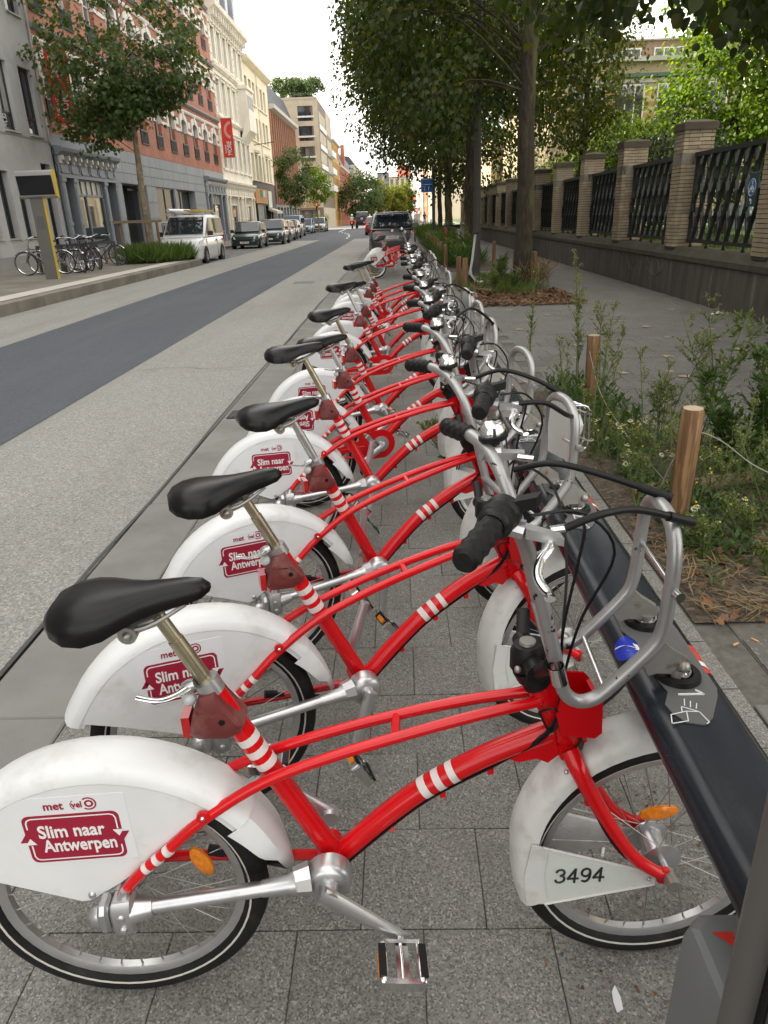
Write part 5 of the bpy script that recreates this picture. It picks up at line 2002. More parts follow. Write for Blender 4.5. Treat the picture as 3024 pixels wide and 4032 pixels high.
def shopfront(root, y0, y1, zt, m, base=.18):
    """classical timber shopfront: cornice on brackets, panelled frieze, pilasters, display window"""
    L = y1 - y0
    b = MB(); b.bx(-.6, -.55, y0, y1, 0, zt - .6)
    b.build('shop_back', m_dkv, root, None)
    cornice(root, 'shop_cornice', y1 + .05, [(-.02, zt - .30), (.16, zt - .30), (.34, zt - .16), (.38, zt - .04), (.38, zt), (-.02, zt + .06)], m, y0=y0 - .05)
    n = max(6, int(L / .55))
    for k in range(n):
        y = y0 + .2 + (L - .4) * k / (n - 1)
        if 'brk' + root.name not in CHILD:
            b = MB(); b.bx(0, .26, -.055, .055, 0, .16); b.bx(0, .16, -.05, .05, -.12, 0)
            CHILD['brk' + root.name] = b.build('bracket', m_lime if k % 1 == 0 else m, root, None)
            o = CHILD['brk' + root.name]
        else:
            o = dup(CHILD['brk' + root.name], root)
        o.location = (.02, y, zt - .46)
    strip(root, 'frieze', y1, zt - 1.02, zt - .30, .08, m, y0=y0)
    for k in range(6):
        a = y0 + .2 + (L - .4) * k / 6
        c = a + (L - .4) / 6 - .12
        b = MB()
        for (p, q, r, s) in ((a, c, zt - .93, zt - .88), (a, c, zt - .58, zt - .53), (a, a + .05, zt - .93, zt - .53), (c - .05, c, zt - .93, zt - .53)):
            b.bx(.07, .115, p, q, r, s)
        b.build('frieze_panel', m, root, None)
    strip(root, 'entablature_moulding', y1, zt - 1.10, zt - 1.02, .16, m, y0=y0)
    zb = zt - 1.10
    wa, wb_ = y0 + L * .25, y0 + L * .70
    for (yc, wd) in ((y0 + .22, .34), (wa - .22, .34), (wb_ + .24, .36), (y1 - .24, .36)):
        b = MB()
        b.bx(-.3, .10, yc - wd / 2, yc + wd / 2, base, zb)
        b.bx(-.3, .16, yc - wd / 2 - .04, yc + wd / 2 + .04, base, base + .45)
        b.bx(-.3, .15, yc - wd / 2 - .04, yc + wd / 2 + .04, zb - .16, zb)
        b.bx(-.3, .13, yc - wd / 2 - .02, yc + wd / 2 + .02, zb * .47, zb * .47 + .14)
        b.build('pilaster', m, root, None)
        b = MB()
        for (za, zc) in ((base + .6, zb * .45), (zb * .55, zb - .3)):
            b.bx(.09, .118, yc - wd / 2 + .07, yc + wd / 2 - .07, za, zc)
        b.build('pilaster_panel', m, root, None)
    # door recesses at each side
    for (a, c) in ((y0 + .4, wa - .42), (wb_ + .44, y1 - .44)):
        if c - a < .3:
            continue
        b = MB(); b.bx(-.50, -.44, a, c, base, zb - .5)
        d = b.build('shop_door', m, root, None)
        b = MB(); b.bx(-.435, -.43, a + .12, c - .12, base + 1.0, zb - .7)
        b.build('pane', m_glass, d, None)
    # display window
    b = MB()
    b.bx(-.12, .06, wa, wb_, base, base + .62)
    b.bx(-.05, .12, wa - .03, wb_ + .03, base + .62, base + .70)
    b.build('stall_riser', m, root, None)
    b = MB()
    z1_, z2_ = zb - .62, zb
    for (p, q, r, s) in ((wa, wb_, z1_ - .05, z1_ + .05), (wa, wb_, z2_ - .06, z2_), (wa, wa + .08, base + .7, z2_), (wb_ - .08, wb_, base + .7, z2_), ((wa + wb_) / 2 - .55, (wa + wb_) / 2 - .48, base + .7, z1_)):
        b.bx(-.10, .0, p, q, r, s)
    for k in range(1, 5):
        y = wa + (wb_ - wa) * k / 5
        b.bx(-.10, -.01, y - .03, y + .03, z1_, z2_)
    w = b.build('display_window', m, root, None)
    b = MB(); b.bx(-.07, -.06, wa + .08, wb_ - .08, base + .7, z1_ - .05)
    b.build('pane', m_glass_b, w, None)
    for k in range(5):
        a = wa + (wb_ - wa) * k / 5 + .035
        b = MB(); b.bx(-.065, -.055, a, a + (wb_ - wa) / 5 - .07, z1_ + .05, z2_ - .06)
        b.build('transom_pane', mat('obscured_glass', (0.42, 0.40, 0.33), rough=.3, var=.15, vscale=20), w, None)

shopfront(br, Y(31.15), Y(37.55), 4.5, m_shop)
strip(br, 'shop_fascia', Y(37.6), 4.5, 4.95, .03, m_shop, y0=.0)
shopfront(br, Y(55.0), Y(61.1), 4.5, m_shop)
strip(br, 'shop_fascia', BL, 4.5, 4.95, .03, m_blue, y0=Y(54.95))

def banner(y, x0, z0, z1, w, label, word):
    t = empty('banner', (x0, y, z0))
    b = MB()
    rings = []
    n = 10
    for k in range(n + 1):
        z = (z1 - z0) * k / n
        d = .03 * sin(k * .9)
        rings.append([(0, -.004 + d, z), (w, -.004 + d * .6, z), (w, .004 + d * .6, z), (0, .004 + d, z)])
    b.loft(rings)
    b.build('cloth', m_bann, t, 40)
    b = MB()
    for z in (-.03, z1 - z0 + .03):
        b.tube([(-.25, 0, z), (w + .06, 0, z)], .025, 8)
    b.build('pole', m_alloy, t, 50)
    b = MB()
    cx, cz, R = w * .95, (z1 - z0) * .70, .62
    if word == 'MORE':
        for k in range(14):
            a0, a1 = radians(100 + 11 * k), radians(111 + 11 * k)
            q = [(cx + R * cos(a0), cz + R * sin(a0)), (cx + R * cos(a1), cz + R * sin(a1)), (cx + (R - .20) * cos(a1), cz + (R - .20) * sin(a1)), (cx + (R - .20) * cos(a0), cz + (R - .20) * sin(a0))]
            q = [(min(max(p[0], 0), w), min(p[1], z1 - z0)) for p in q]
            b.add([(p[0], -.042, p[1]) for p in q], [(0, 1, 2, 3)])
        b.build('ring_print', m_bann2, t, None)
    else:
        for k in range(9):
            x = .18 + .05 * k
            b.tube(smoothpath([(x, -.040, z1 - z0 - .12 - .03 * j + 0) if False else (x + .02 * sin(j * 1.6), -.042, (z1 - z0) - .1 - .09 * j) for j in range(11)], 3), .011, 4)
        b.build('wavy_print', m_white_ink, t, None)
    text('lettering', 'MORE', .46, m_white_ink, t, frame4((w * .60, -.046, .62), (0, 0, 1), (-1, 0, 0)), 'CENTER', .012, .002, sx=.78)
    text('lettering', 'THOMAS', .17, m_white_ink, t, frame4((w * .26, -.046, .56), (0, 0, 1), (-1, 0, 0)), 'CENTER', .003, .002, sx=.9)
    tag(t, label, 'banner', 'red banners on the brick building')
banner(31.45, -13.2, 5.3, 7.85, .85, 'red banner with wavy white print beside the grey rendered house', 'ORE')
banner(61.45, -13.2, 6.1, 8.75, .86, 'red banner with pale ring and white lettering beside the cream facade', 'MORE')
t = empty('flag', (-13.3, 33.2, 5.3))
b = MB(); b.tube([(0, 0, 0), (1.5, 0, 1.1)], .022, 8); b.build('pole', m_alloy, t, 50)
for i, (c_, a0, a1) in enumerate((((0.01, 0.02, 0.09), 0, .55), ((0.55, 0.05, 0.03), .55, .8))):
    b = MB()
    b.loft([[(.35 + k * .12, .05 * sin(k + 2 * i), .25 + k * .088 - 1.0 * q) for q in (a0, a1)] for k in range(9)], closed=False, caps=False)
    b.build('cloth', mat('flag_%d' % i, c_, rough=.7), t, 60)
tag(t, 'dark blue and red flag hanging from the brick facade', 'flag')

# ---------------------------------------------------------------- cream ornate building
CL = 12.4
cb = building('cream_ornate_house', 'ornate cream stucco townhouse with heavy bracketed cornice and mansard roof', FX0, 61.22, CL, 16.3, m=m_cream)
Y = lambda y: y - 61.22
wc = [1.15 + 2.02 * k for k in range(6)]
F = [(5.47, 7.83), (9.25, 11.54), (12.83, 14.9)]
ops = [(c - .52, c + .52, z0, z1) for c in wc for z0, z1 in F]
facade(cb, CL, 4.5, 16.3, ops, m_cream)
for z0, z1 in F:
    for i, c in enumerate(wc):
        window(cb, c, z0, 1.04, z1 - z0, 'cross', m_wwood, .22)
        b = MB()
        b.bx(-.02, .08, -.70, -.53, -.05, z1 - z0); b.bx(-.02, .08, .53, .70, -.05, z1 - z0); b.bx(-.02, .12, -.74, .74, z1 - z0, z1 - z0 + .2)
        b.bx(-.02, .22, -.80, .80, z1 - z0 + .2, z1 - z0 + .30); b.bx(-.02, .15, -.78, .78, -.22, -.05)
        b.build('window_surround', m_cream, cb, None).location = (0, c, z0)
for z in (8.75, 12.2):
    cornice(cb, 'string_course', CL, [(-.02, z), (.12, z), (.28, z + .14), (.28, z + .24), (-.02, z + .3)], m_cream)
cornice(cb, 'main_cornice', CL, [(-.02, 15.5), (.15, 15.5), (.30, 15.75), (.75, 16.0), (.80, 16.3), (-.02, 16.35)], m_cream)
for k in range(15):
    b = MB(); b.bx(0, .55, -.11, .11, 15.45, 15.95); b.bx(0, .28, -.09, .09, 15.0, 15.45)
    b.build('cornice_bracket', m_cream, cb, None).location = (0, .35 + .835 * k, 0)
for yq in (.0, 8.0, 12.0):
    for k in range(22):
        b = MB(); b.bx(-.02, .07, yq + (.0 if k % 2 else .06), yq + (.40 if k % 2 else .34), 4.9 + .48 * k, 5.30 + .48 * k)
        b.build('quoin', m_cream, cb, None)
b = MB()      # two-storey oriel
b.prism([(-.02, 8.35), (.75, 9.15), (.98, 9.35), (.98, 11.0), (.9, 11.0)], 8.5, 11.7, lambda a, c, h: (a, h, c - .6))
b.bx(-.02, .85, 8.65, 11.55, 8.7, 11.9); b.bx(-.02, 1.0, 8.5, 11.7, 11.9, 12.15)
orl = b.build('oriel', m_cream, cb, None)
for k in range(3):
    w = window(cb, 9.15 + .95 * k, 9.3, .72, 2.2, 'tall', m_wwood, -.88)
b = MB(); b.prism([(-.1, 16.3), (-.9, 19.6), (-9, 20.0), (-11, 16.3)], 0, CL, lambda a, c, h: (a, h, c))
rf = b.build('mansard_roof', m_slate, cb, None)
for k in range(4):
    b = MB(); b.bx(-1.2, .0, 1.2 + 3.1 * k, 2.4 + 3.1 * k, 16.9, 18.9)
    d = b.build('dormer', mat('zinc', (0.33, 0.35, 0.38), rough=.5, metal=.3, var=.1), cb, None)
    b = MB(); b.bx(.0, .02, 1.35 + 3.1 * k, 2.25 + 3.1 * k, 17.1, 18.6)
    b.build('pane', m_glass, d, None)
b = MB()
b.bx(-3.2, -2.2, CL - .7, CL - .1, 19, 21.2)
b.build('chimney', m_rbrick, cb, None)
shopfront(cb, .1, CL / 2, 4.5, m_cream)
shopfront(cb, CL / 2 + .1, CL - .1, 4.5, m_cream)

# ---------------------------------------------------------------- plainer cream building with black shop
ql = 13.4
qb = building('plain_cream_house', 'plain warm cream house with tall triple windows over a black shopfront', FX0, 73.65, ql, 15.0, m=m_cream3)
wc = [(74.95 - 73.65) + v for v in (0, 1.98, 3.85, 5.95, 8.0, 9.85)]
F = [(5.15, 7.40), (8.62, 10.68), (11.76, 13.70)]
ops = [(c - .62, c + .62, z0, z1) for c in wc for z0, z1 in F]
facade(qb, ql, 5.0, 15.0, ops, m_cream3)
for z0, z1 in F:
    for c in wc:
        window(qb, c, z0, 1.24, z1 - z0, 'tall', mat('grey_frame', (0.20, 0.22, 0.24), rough=.5), .26)
    for a in (0, 3):
        strip(qb, 'sill', wc[a + 2] + .8, z0 - .14, z0 - .02, .14, m_cream3, y0=wc[a] - .8)
    if z0 < 6:
        for a in (1, 4):
            cornice(qb, 'pediment', wc[a] + 1.0, [(-.02, z1 + .12), (.2, z1 + .12), (.28, z1 + .3), (-.02, z1 + .42)], m_cream3, y0=wc[a] - 1.0)
cornice(qb, 'eaves', ql, [(-.02, 14.6), (.2, 14.7), (.55, 14.95), (.55, 15.15), (-.02, 15.2)], m_cream3)
b = MB(); b.prism([(.4, 15.15), (-6, 17.6), (-12, 15.15)], 0, ql, lambda a, c, h: (a, h, c))
b.build('roof', m_slate, qb, None)
b = MB(); b.tube([(.06, 5.0 + 1.9, 5), (.06, 6.9, 14.6)], .05, 8)
b.build('downpipe', m_cream3, qb, 50)
b = MB(); b.tube([(0, 2.6, 8.15), (1.9, 2.6, 8.35)], .035, 6)
b.build('flag_pole', m_lead, qb, 50)
m_bshop = mat('shop_black', (0.016, 0.016, 0.018), rough=.5, var=.1)
m_osign = mat('shop_orange', (0.52, 0.24, 0.075), rough=.5, var=.06)
gops = [(.6, 1.5, .15, 3.0), (1.8, 5.2, .15, 3.0), (6.2, 9.0, .4, 2.9), (9.6, 10.6, .15, 2.9)]
facade(qb, ql, 0, 5.0, gops, m_bshop, reveal=.4, name='shop_wall')
strip(qb, 'sign_board', 7.0, 3.05, 4.35, .12, m_osign, y0=.4)
for (a, c, col) in ((3.0, 4.2, (0.03, 0.26, 0.05)), (4.4, 5.8, (0.6, 0.6, 0.58))):
    b = MB(); b.bx(.12, .15, a, c, 3.65, 4.25)
    b.build('sign_patch', mat('patch_%d' % int(a), col, rough=.5), qb, None)
b = MB(); b.bx(.0, .12, 7.8, 9.9, 2.7, 4.3)
b.build('white_sign', mat('sign_pale', (0.60, 0.62, 0.56), rough=.5, var=.2, vscale=3), qb, None)
b = MB(); b.prism([(0, 2.65), (.9, 2.35), (.9, 2.1), (.85, 2.1), (0, 2.45)], 7.7, 11.6, lambda a, c, h: (a, h, c))
b.build('awning', mat('awning_cream', (0.6, 0.57, 0.48), rough=.8, var=.1), qb, None)
b = MB()
for k in range(26):
    b.bx(-.06, -.03, 1.8, 5.2, .2 + .107 * k, .29 + .107 * k)
b.build('roller_shutter', mat('shutter_grey', (0.33, 0.33, 0.32), rough=.5, metal=.3, var=.08), qb, None)
for (a, c, e, f) in (gops[0], gops[2], gops[3]):
    window(qb, (a + c) / 2, e, c - a, f - e, 'one', m_lead, .3)

# ---------------------------------------------------------------- brick house with slate mansard
ml = 20.6
mb_ = building('brick_mansard_house', 'tall-piered red brown brick house under a dark slate mansard', FX0, 87.1, ml, 12.7, m=m_rbrick)
wc = [.9 + 1.58 * k for k in range(13)]
F = [(3.5, 5.8), (6.4, 8.7), (9.3, 11.6)]
m_rb2 = brick_mat('brown_red_brick', (0.34, 0.165, 0.10), (0.29, 0.135, 0.08), (0.3, 0.2, 0.15), .22, .066, 'YZ', msize=.006)
facade(mb_, ml, 3.1, 12.7, [(c - .36, c + .36, z0, z1) for c in wc for z0, z1 in F], m_rb2)
for z0, z1 in F:
    for c in wc:
        window(mb_, c, z0, .72, z1 - z0, 'one', m_lead, .22)
for i in range(14):
    strip(mb_, 'pier', .11 + 1.58 * i + .19, 3.1, 12.4, .16, m_rb2, y0=.11 + 1.58 * i - .19)
facade(mb_, ml, 0, 3.1, [(.7 + 2.5 * k, 2.4 + 2.5 * k, .3, 2.8) for k in range(8)], mat('grey_piers', (0.22, 0.225, 0.23), rough=.7, var=.1), name='ground_floor_wall')
for k in range(8):
    window(mb_, 1.55 + 2.5 * k, .3, 1.7, 2.5, 'one', m_lead, .25)
cornice(mb_, 'eaves', ml, [(-.02, 12.45), (.6, 12.6), (.65, 12.95), (-.02, 13.0)], mat('pale_fascia', (0.5, 0.48, 0.43), rough=.7, var=.1))
b = MB(); b.prism([(.1, 12.95), (-1.1, 15.9), (-2.2, 16.6), (-10, 16.8), (-12, 13)], 0, ml, lambda a, c, h: (a, h, c))
rf = b.build('mansard_roof', m_slate, mb_, None)
for k in range(6):
    b = MB()
    y = 1.4 + 3.3 * k
    b.add([(-.28, y, 13.75), (-.28, y + .9, 13.75), (-.92, y + .9, 15.35), (-.92, y, 15.35)], [(0, 1, 2, 3)])
    b.v = [(p[0] + .06, p[1], p[2]) for p in b.v]
    b.build('roof_window', m_lead, rf, None)

# ---------------------------------------------------------------- concrete corner flats with a roof garden
m_concf = mat('flats_concrete', (0.45, 0.39, 0.29), rough=.85, var=.1, vscale=.5, dirt=(0.25, 0.21, 0.15), dscale=.7, dlo=.48, dhi=.75, damt=.5)
m_brownc = mat('flats_brown_cladding', (0.15, 0.115, 0.085), rough=.7, var=.12, vscale=.6)
cf = building('corner_flats', 'beige concrete corner flats with trees growing on the roof', -16.2, 112.0, 5.75, 16.6, rz=-pi / 2, depth=22, m=m_concf)
fl = [(13.95, 15.8), (11.5, 13.35), (8.95, 10.8), (6.35, 8.2)]
ops = [(2.95, 5.05, z0, z1) for z0, z1 in fl]
facade(cf, 5.75, 2.9, 16.6, ops, m_concf)
for z0, z1 in fl:
    window(cf, 4.0, z0, 2.1, 1.85, 'three', m_dark, .15)
    strip(cf, 'balcony_panel', 5.2, z0 + .42, z0 + .64, .10, m_wwood, y0=2.8)
strip(cf, 'parapet', 5.75, 16.6, 16.85, .06, m_concf)
facade(cf, 5.75, 0, 2.9, [(.4, 5.2, .1, 2.6)], m_brownc, name='ground_floor_wall')
window(cf, 2.8, .1, 4.8, 2.5, 'strip', m_lead, .3)
for k in range(2):
    b = MB(); b.bx(.0, .08, 1.3 + 2.0 * k, 2.9 + 2.0 * k, 3.0, 3.9)
    b.build('cafe_sign', mat('carved_sign', (0.30, 0.23, 0.14), rough=.6, var=.5, vscale=9), cf, None)
b = MB(); b.bx(.05, .12, 1.9, 2.5, 5.3, 5.9)
b.build('red_sign', mat('red_sign', (0.7, 0.06, 0.03), rough=.5), cf, None)
# street side of the same block (faces the road)
cs = building('brown_clad_flats', 'brown clad flats with white window bands next to the concrete corner', -10.45, 112.06, 22.0, 13.4, m=m_brownc, depth=.9, body_h=13.4)
fl2 = [(13.9, 15.3), (11.4, 12.8), (8.9, 10.3), (6.4, 7.8)]
facade(cs, 12.0, 2.9, 16.6, [(1.2, 10.8, z0, z1) for z0, z1 in fl2], m_brownc)
facade(cs, 22.0, 2.9, 13.4, [(13.0, 20.8, z0, z1) for z0, z1 in fl2[1:]], m_brownc, y0=12.0, name='lower_wall')
for i, (z0, z1) in enumerate(fl2):
    for k in range(4):
        window(cs, 2.4 + 2.4 * k, z0, 2.3, 1.4, 'tall', m_wwood, .1)
    strip(cs, 'white_band', 11.2, z0 - .85, z0 - .2, .12, m_wwood, y0=.9)
    if i:
        for k in range(3):
            window(cs, 14.4 + 2.6 * k, z0, 2.4, 1.4, 'tall', m_wwood, .1)
        b = MB(); b.cbx(-.02, .75, 12.6, 20.5, z0 - 1.0, z0 - .1, .05)
        b.build('balcony', m_wwood, cs, None)
facade(cs, 22.0, 0, 2.9, [(1 + 3.5 * k, 3.6 + 3.5 * k, .2, 2.5) for k in range(6)], m_concf, name='ground_floor_wall')
for k in range(6):
    window(cs, 2.3 + 3.5 * k, .2, 2.6, 2.3, 'one', m_lead, .2)

def far_house(name, label, x, y, L, h, m, nwin, floors, rz=0.0, fr=None, roof=None, ww=1.0):
    o = building(name, label, x, y, L, h, rz=rz, m=m)
    wc_ = [L * (k + .5) / nwin for k in range(nwin)]
    fh = (h - .8) / floors
    ops_ = [(c - ww / 2, c + ww / 2, .5 + fh * f + .5, .5 + fh * f + fh - .35) for c in wc_ for f in range(floors)]
    facade(o, L, 0, h, ops_, m)
    for (a, c, e, f) in ops_:
        window(o, (a + c) / 2, e, ww, f - e, 'one', fr or m_wwood, .2)
    cornice(o, 'eaves', L, [(-.02, h - .3), (.3, h - .2), (.4, h + .05), (-.02, h + .1)], fr or m_stone)
    if roof:
        b = MB(); b.prism([(.2, h), (-1.2, h + roof * .8), (-5, h + roof), (-11, h)], 0, L, lambda a, c, hh: (a, hh, c))
        b.build('roof', m_slate, o, None)
    return o
m_ochre = mat('ochre_render', (0.46, 0.27, 0.075), rough=.8, var=.08, vscale=.6)
m_rose = mat('rose_brick', (0.36, 0.13, 0.085), rough=.85, var=.15, vscale=1.2)
m_beige = mat('beige_render', (0.46, 0.41, 0.33), rough=.85, var=.1, vscale=.6)
far_house('ochre_house', 'narrow ochre yellow house beyond the concrete flats', -10.5, 134.2, 15.4, 13.6, m_ochre, 7, 5, fr=m_stone)
far_house('red_gabled_house', 'dark red brick house with stepped gables and slate roof down the street', -10.5, 150.0, 50.0, 10.6, m_rose, 18, 4, fr=m_lime, roof=4.0)
gh = MB()
for k in range(5):
    gh.bx(-.6, .12, 14.0 - (2.4 - .5 * k), 14.0 + (2.4 - .5 * k), 10.6 + .9 * k, 11.5 + .9 * k)
for k in range(14):
    gh.bx(-.02, .09, 0, 50, .5 + .75 * k, .66 + .75 * k) if k % 2 == 0 and k > 8 else gh.bx(-.02, .07, 11.5, 16.5, .6 + .75 * k, .8 + .75 * k)
gh.build('stepped_gable', m_rose, bpy.data.objects['red_gabled_house'], None)
far_house('beige_tower_house', 'tall beige house with dark turret at the street\'s far bend', -10.4, 201.0, 58.0, 13.6, m_beige, 20, 5, roof=2.4)
far_house('grey_office_block', 'grey glazed office block closing the view of the street', -6.2, 272.0, 4.0, 15.0, mat('office_grey', (0.19, 0.20, 0.21), rough=.6, var=.1), 3, 5, rz=-pi / 2, fr=m_dark)
far_house('pale_yellow_flats', 'pale yellow flats at the end of the street behind trees', -2.1, 268.0, 7.2, 13.4, mat('pale_yellow', (0.58, 0.50, 0.30), rough=.8, var=.08), 4, 4, rz=-pi / 2, fr=m_stone, ww=1.1)
b = MB(); b.prism([(.4, 13.4), (-3, 17.0), (-10, 17.0), (-12, 13.4)], 3.0, 7.2, lambda a, c, h: (a, h, c))
b.build('tiled_roof', mat('red_tile', (0.33, 0.09, 0.05), rough=.8, var=.2, vscale=2), bpy.data.objects['pale_yellow_flats'], None)
# sunlit row on the right, past the crossing
far_house('sunlit_cream_house', 'sunlit cream corner house past the crossing on the fence side', 6.4, 154.0, 14.0, 10.5, mat('sunlit_cream', (0.60, 0.52, 0.38), rough=.8, var=.1), 5, 3, rz=pi)
far_house('sunlit_orange_house', 'sunlit orange brick house second past the crossing', 6.2, 170.0, 16.0, 12.0, mat('orange_brick_far', (0.46, 0.25, 0.12), rough=.8, var=.1), 6, 4, rz=pi)
far_house('sunlit_pale_row', 'long pale sunlit row of houses far past the crossing', 6.0, 250.0, 78.0, 13.0, mat('pale_row', (0.56, 0.50, 0.42), rough=.8, var=.15, vscale=.2), 26, 4, rz=pi)
# ================================================================ TREES
m_bark = mat('linden_bark', (0.050, 0.039, 0.027), rough=.95, var=.60, vscale=16, bump=1.0, bscale=24, bdist=.05, stretch=(1, 1, .28), dirt=(0.13, 0.13, 0.045), dscale=2.6, dlo=.50, dhi=.66, damt=.8)
m_barkp = mat('plane_bark', (0.20, 0.16, 0.10), rough=.9, var=.3, vscale=5, bump=.3, bscale=14, dirt=(0.36, 0.33, 0.23), dscale=6, dlo=.60, dhi=.64, damt=.7)
m_leafL = leaf_mat('linden_leaf', (0.013, 0.024, 0.003), (0.046, 0.068, 0.008), .34, (0.13, 0.095, 0.013), .955)
m_leafL0 = leaf_mat('linden_leaf_silhouette', (0.012, 0.024, 0.003), (0.034, 0.052, 0.007), .32, (0.06, 0.06, 0.01), .95)  # darker linden copy: backlit silhouette tone put into the leaf colour
m_leafP = leaf_mat('plane_leaf', (0.030, 0.062, 0.018), (0.088, 0.130, 0.044), .32)
m_leafG = leaf_mat('garden_leaf', (0.055, 0.115, 0.008), (0.12, 0.19, 0.016), .5)
m_leafD = leaf_mat('dark_shrub_leaf', (0.016, 0.028, 0.012), (0.035, 0.052, 0.020), .2)
m_leafY = leaf_mat('sun_yellow_leaf', (0.075, 0.10, 0.012), (0.12, 0.145, 0.02), .45)  # yellow of sun-struck crowns put into the leaf colour

HEART = [(0, 0), (-.30, .10), (-.46, .36), (-.36, .66), (0, 1.0), (.36, .66), (.46, .36), (.30, .10)]
DIAM = [(0, 0), (-.40, .42), (0, 1.0), (.40, .42)]
MAPLE = [(0, 0), (-.22, .10), (-.52, .08), (-.36, .30), (-.56, .52), (-.26, .56), (0, 1.0), (.26, .56), (.56, .52), (.36, .30), (.52, .08), (.22, .10)]

def leaf_mesh(name, P, D, N, S, shape, m, parent, fold=.18):
    """P positions, D tip directions, N normals, S sizes; one polygon per leaf, folded along its rib"""
    n = len(P)
    k = len(shape)
    D = D / np.linalg.norm(D, axis=1, keepdims=True)
    X = np.cross(D, N)
    X /= np.linalg.norm(X, axis=1, keepdims=True) + 1e-9
    Nn = np.cross(X, D)
    V = np.empty((n, k, 3))
    for i, (a, b) in enumerate(shape):
        V[:, i, :] = P + (X * a + D * b + Nn * (abs(a) * fold * 2)) * S[:, None]
    V = V.reshape(-1, 3)
    me = bpy.data.meshes.new(name)
    # split along the midrib: two polygons sharing tip and base
    ti = [i for i in range(k) if shape[i][0] == 0 and i != 0][0]
    A = list(range(0, ti + 1))
    B = [0] + list(range(ti, k))
    la, lb = len(A), len(B)
    base = (np.arange(n) * k)[:, None]
    idx = np.concatenate([base + np.array(A)[None, :], base + np.array(B)[None, :]], axis=1).reshape(-1)
    me.vertices.add(n * k)
    me.vertices.foreach_set('co', V.reshape(-1).astype(np.float32))
    me.loops.add(len(idx))
    me.loops.foreach_set('vertex_index', idx.astype(np.int32))
    me.polygons.add(n * 2)
    st = np.empty((n, 2), dtype=np.int32)
    st[:, 0] = np.arange(n) * (la + lb)
    st[:, 1] = st[:, 0] + la
    me.polygons.foreach_set('loop_start', st.reshape(-1))
    me.materials.append(m)
    me.update(calc_edges=True)
    me.validate()
    o = bpy.data.objects.new(name, me)
    COL.objects.link(o)
    if parent is not None:
        o.parent = parent
    return o

def make_tree(name, label, loc, trunk_r, trunk_h, cc, rad, ncl, per, ls, m, bark, shape=DIAM, seed=0, group=None, clr=.55, inner=.45, limbs=34, cat='tree', lobes=7, lean=(0, 0), low=None, bare=None, amp=1.0, flat=.72):
    """cc: crown centre relative to the base; rad: its radii"""
    rng = np.random.default_rng(seed)
    root = empty(name, loc)
    tag(root, label, cat, group)
    cc = np.array(cc, float)
    rad = np.array(rad, float)
    # lobed envelope
    ld = rng.normal(size=(lobes, 3)); ld /= np.linalg.norm(ld, axis=1, keepdims=True)
    la = rng.uniform(-.22, .24, lobes) * amp
    d = rng.normal(size=(ncl, 3)); d /= np.linalg.norm(d, axis=1, keepdims=True)
    env = 1 + (np.maximum(0, d @ ld.T) ** 3 * la).sum(1)
    r = (inner ** 3 + (1 - inner ** 3) * rng.random(ncl)) ** (1 / 3) * env
    C = cc + d * rad * r[:, None]
    if low is not None:
        C[:, 2] = np.maximum(C[:, 2], low + .3 * rng.random(ncl))
    if bare is not None:          # low limbs pruned round the stem
        rh = np.hypot(C[:, 0], C[:, 1])
        keep = ~((C[:, 2] < bare) & (rh < 1.7)) & ~((C[:, 2] < bare) & (C[:, 1] < -.3) & (np.abs(C[:, 0]) < 1.5))
        C = C[keep]
        ncl = len(C)
    # wood
    top = Vector((lean[0], lean[1], cc[2] + rad[2] * .75))
    b = MB()
    path = [Vector((0, 0, -.05)), Vector((0, 0, .12)), Vector((.02, .01, trunk_h * .35)), Vector((lean[0] * .3 - .03, lean[1] * .3, trunk_h * .7)), Vector((lean[0] * .5, lean[1] * .5, trunk_h)), Vector((lean[0] * .8, lean[1] * .8, (trunk_h + top.z) / 2)), top]
    rr = [trunk_r * 1.35, trunk_r * 1.12, trunk_r, trunk_r * .93, trunk_r * .86, trunk_r * .5, trunk_r * .12]
    sp = smoothpath(path, 5)
    rs = [float(np.interp(i / (len(sp) - 1) * 6, range(7), rr)) for i in range(len(sp))]
    rs = [q * (1 + .06 * sin(i * 2.1)) for i, q in enumerate(rs)]
    b.tube(sp, rs, 12)
    b.build('trunk', bark, root, 60)
    b = MB()
    order = rng.permutation(ncl)[:limbs]
    for i in order:
        c = Vector(C[i])
        z = max(trunk_h * .75, min(top.z * .92, c.z - .35 * (Vector((c.x, c.y, 0)).length)))
        s = Vector((lean[0] * z / top.z, lean[1] * z / top.z, z))
        mid = (s + c) / 2 + Vector((0, 0, .15 * (c - s).length))
        tr = trunk_r * .28 * max(.35, 1 - z / (top.z * 1.15))
        q = smoothpath([s, mid, c], 4)
        b.tube(q, [tr + (trunk_r * .035 - tr) * j / (len(q) - 1) for j in range(len(q))], 6)
    b.build('branches', bark, root, 60)
    # leaves
    n = ncl * per
    ci = np.repeat(np.arange(ncl), per)
    csz = rng.uniform(.65, 1.35, ncl) * clr
    off_ = np.clip(rng.normal(size=(n, 3)), -1.6, 1.6) * np.array([1, 1, flat]) * (csz[ci] * .55)[:, None]
    P = C[ci] + off_
    out = P - (cc - np.array([0, 0, rad[2] * .25]))
    out /= np.linalg.norm(out, axis=1, keepdims=True) + 1e-9
    Dr = out * .5 + rng.normal(size=(n, 3)) * .55 + np.array([0, 0, -.75])
    Nn = out * .8 + rng.normal(size=(n, 3)) * .6 + np.array([0, 0, .55])
    S = ls * rng.uniform(.65, 1.25, n)
    leaf_mesh('crown', P, Dr, Nn, S, shape, m, root)
    return root

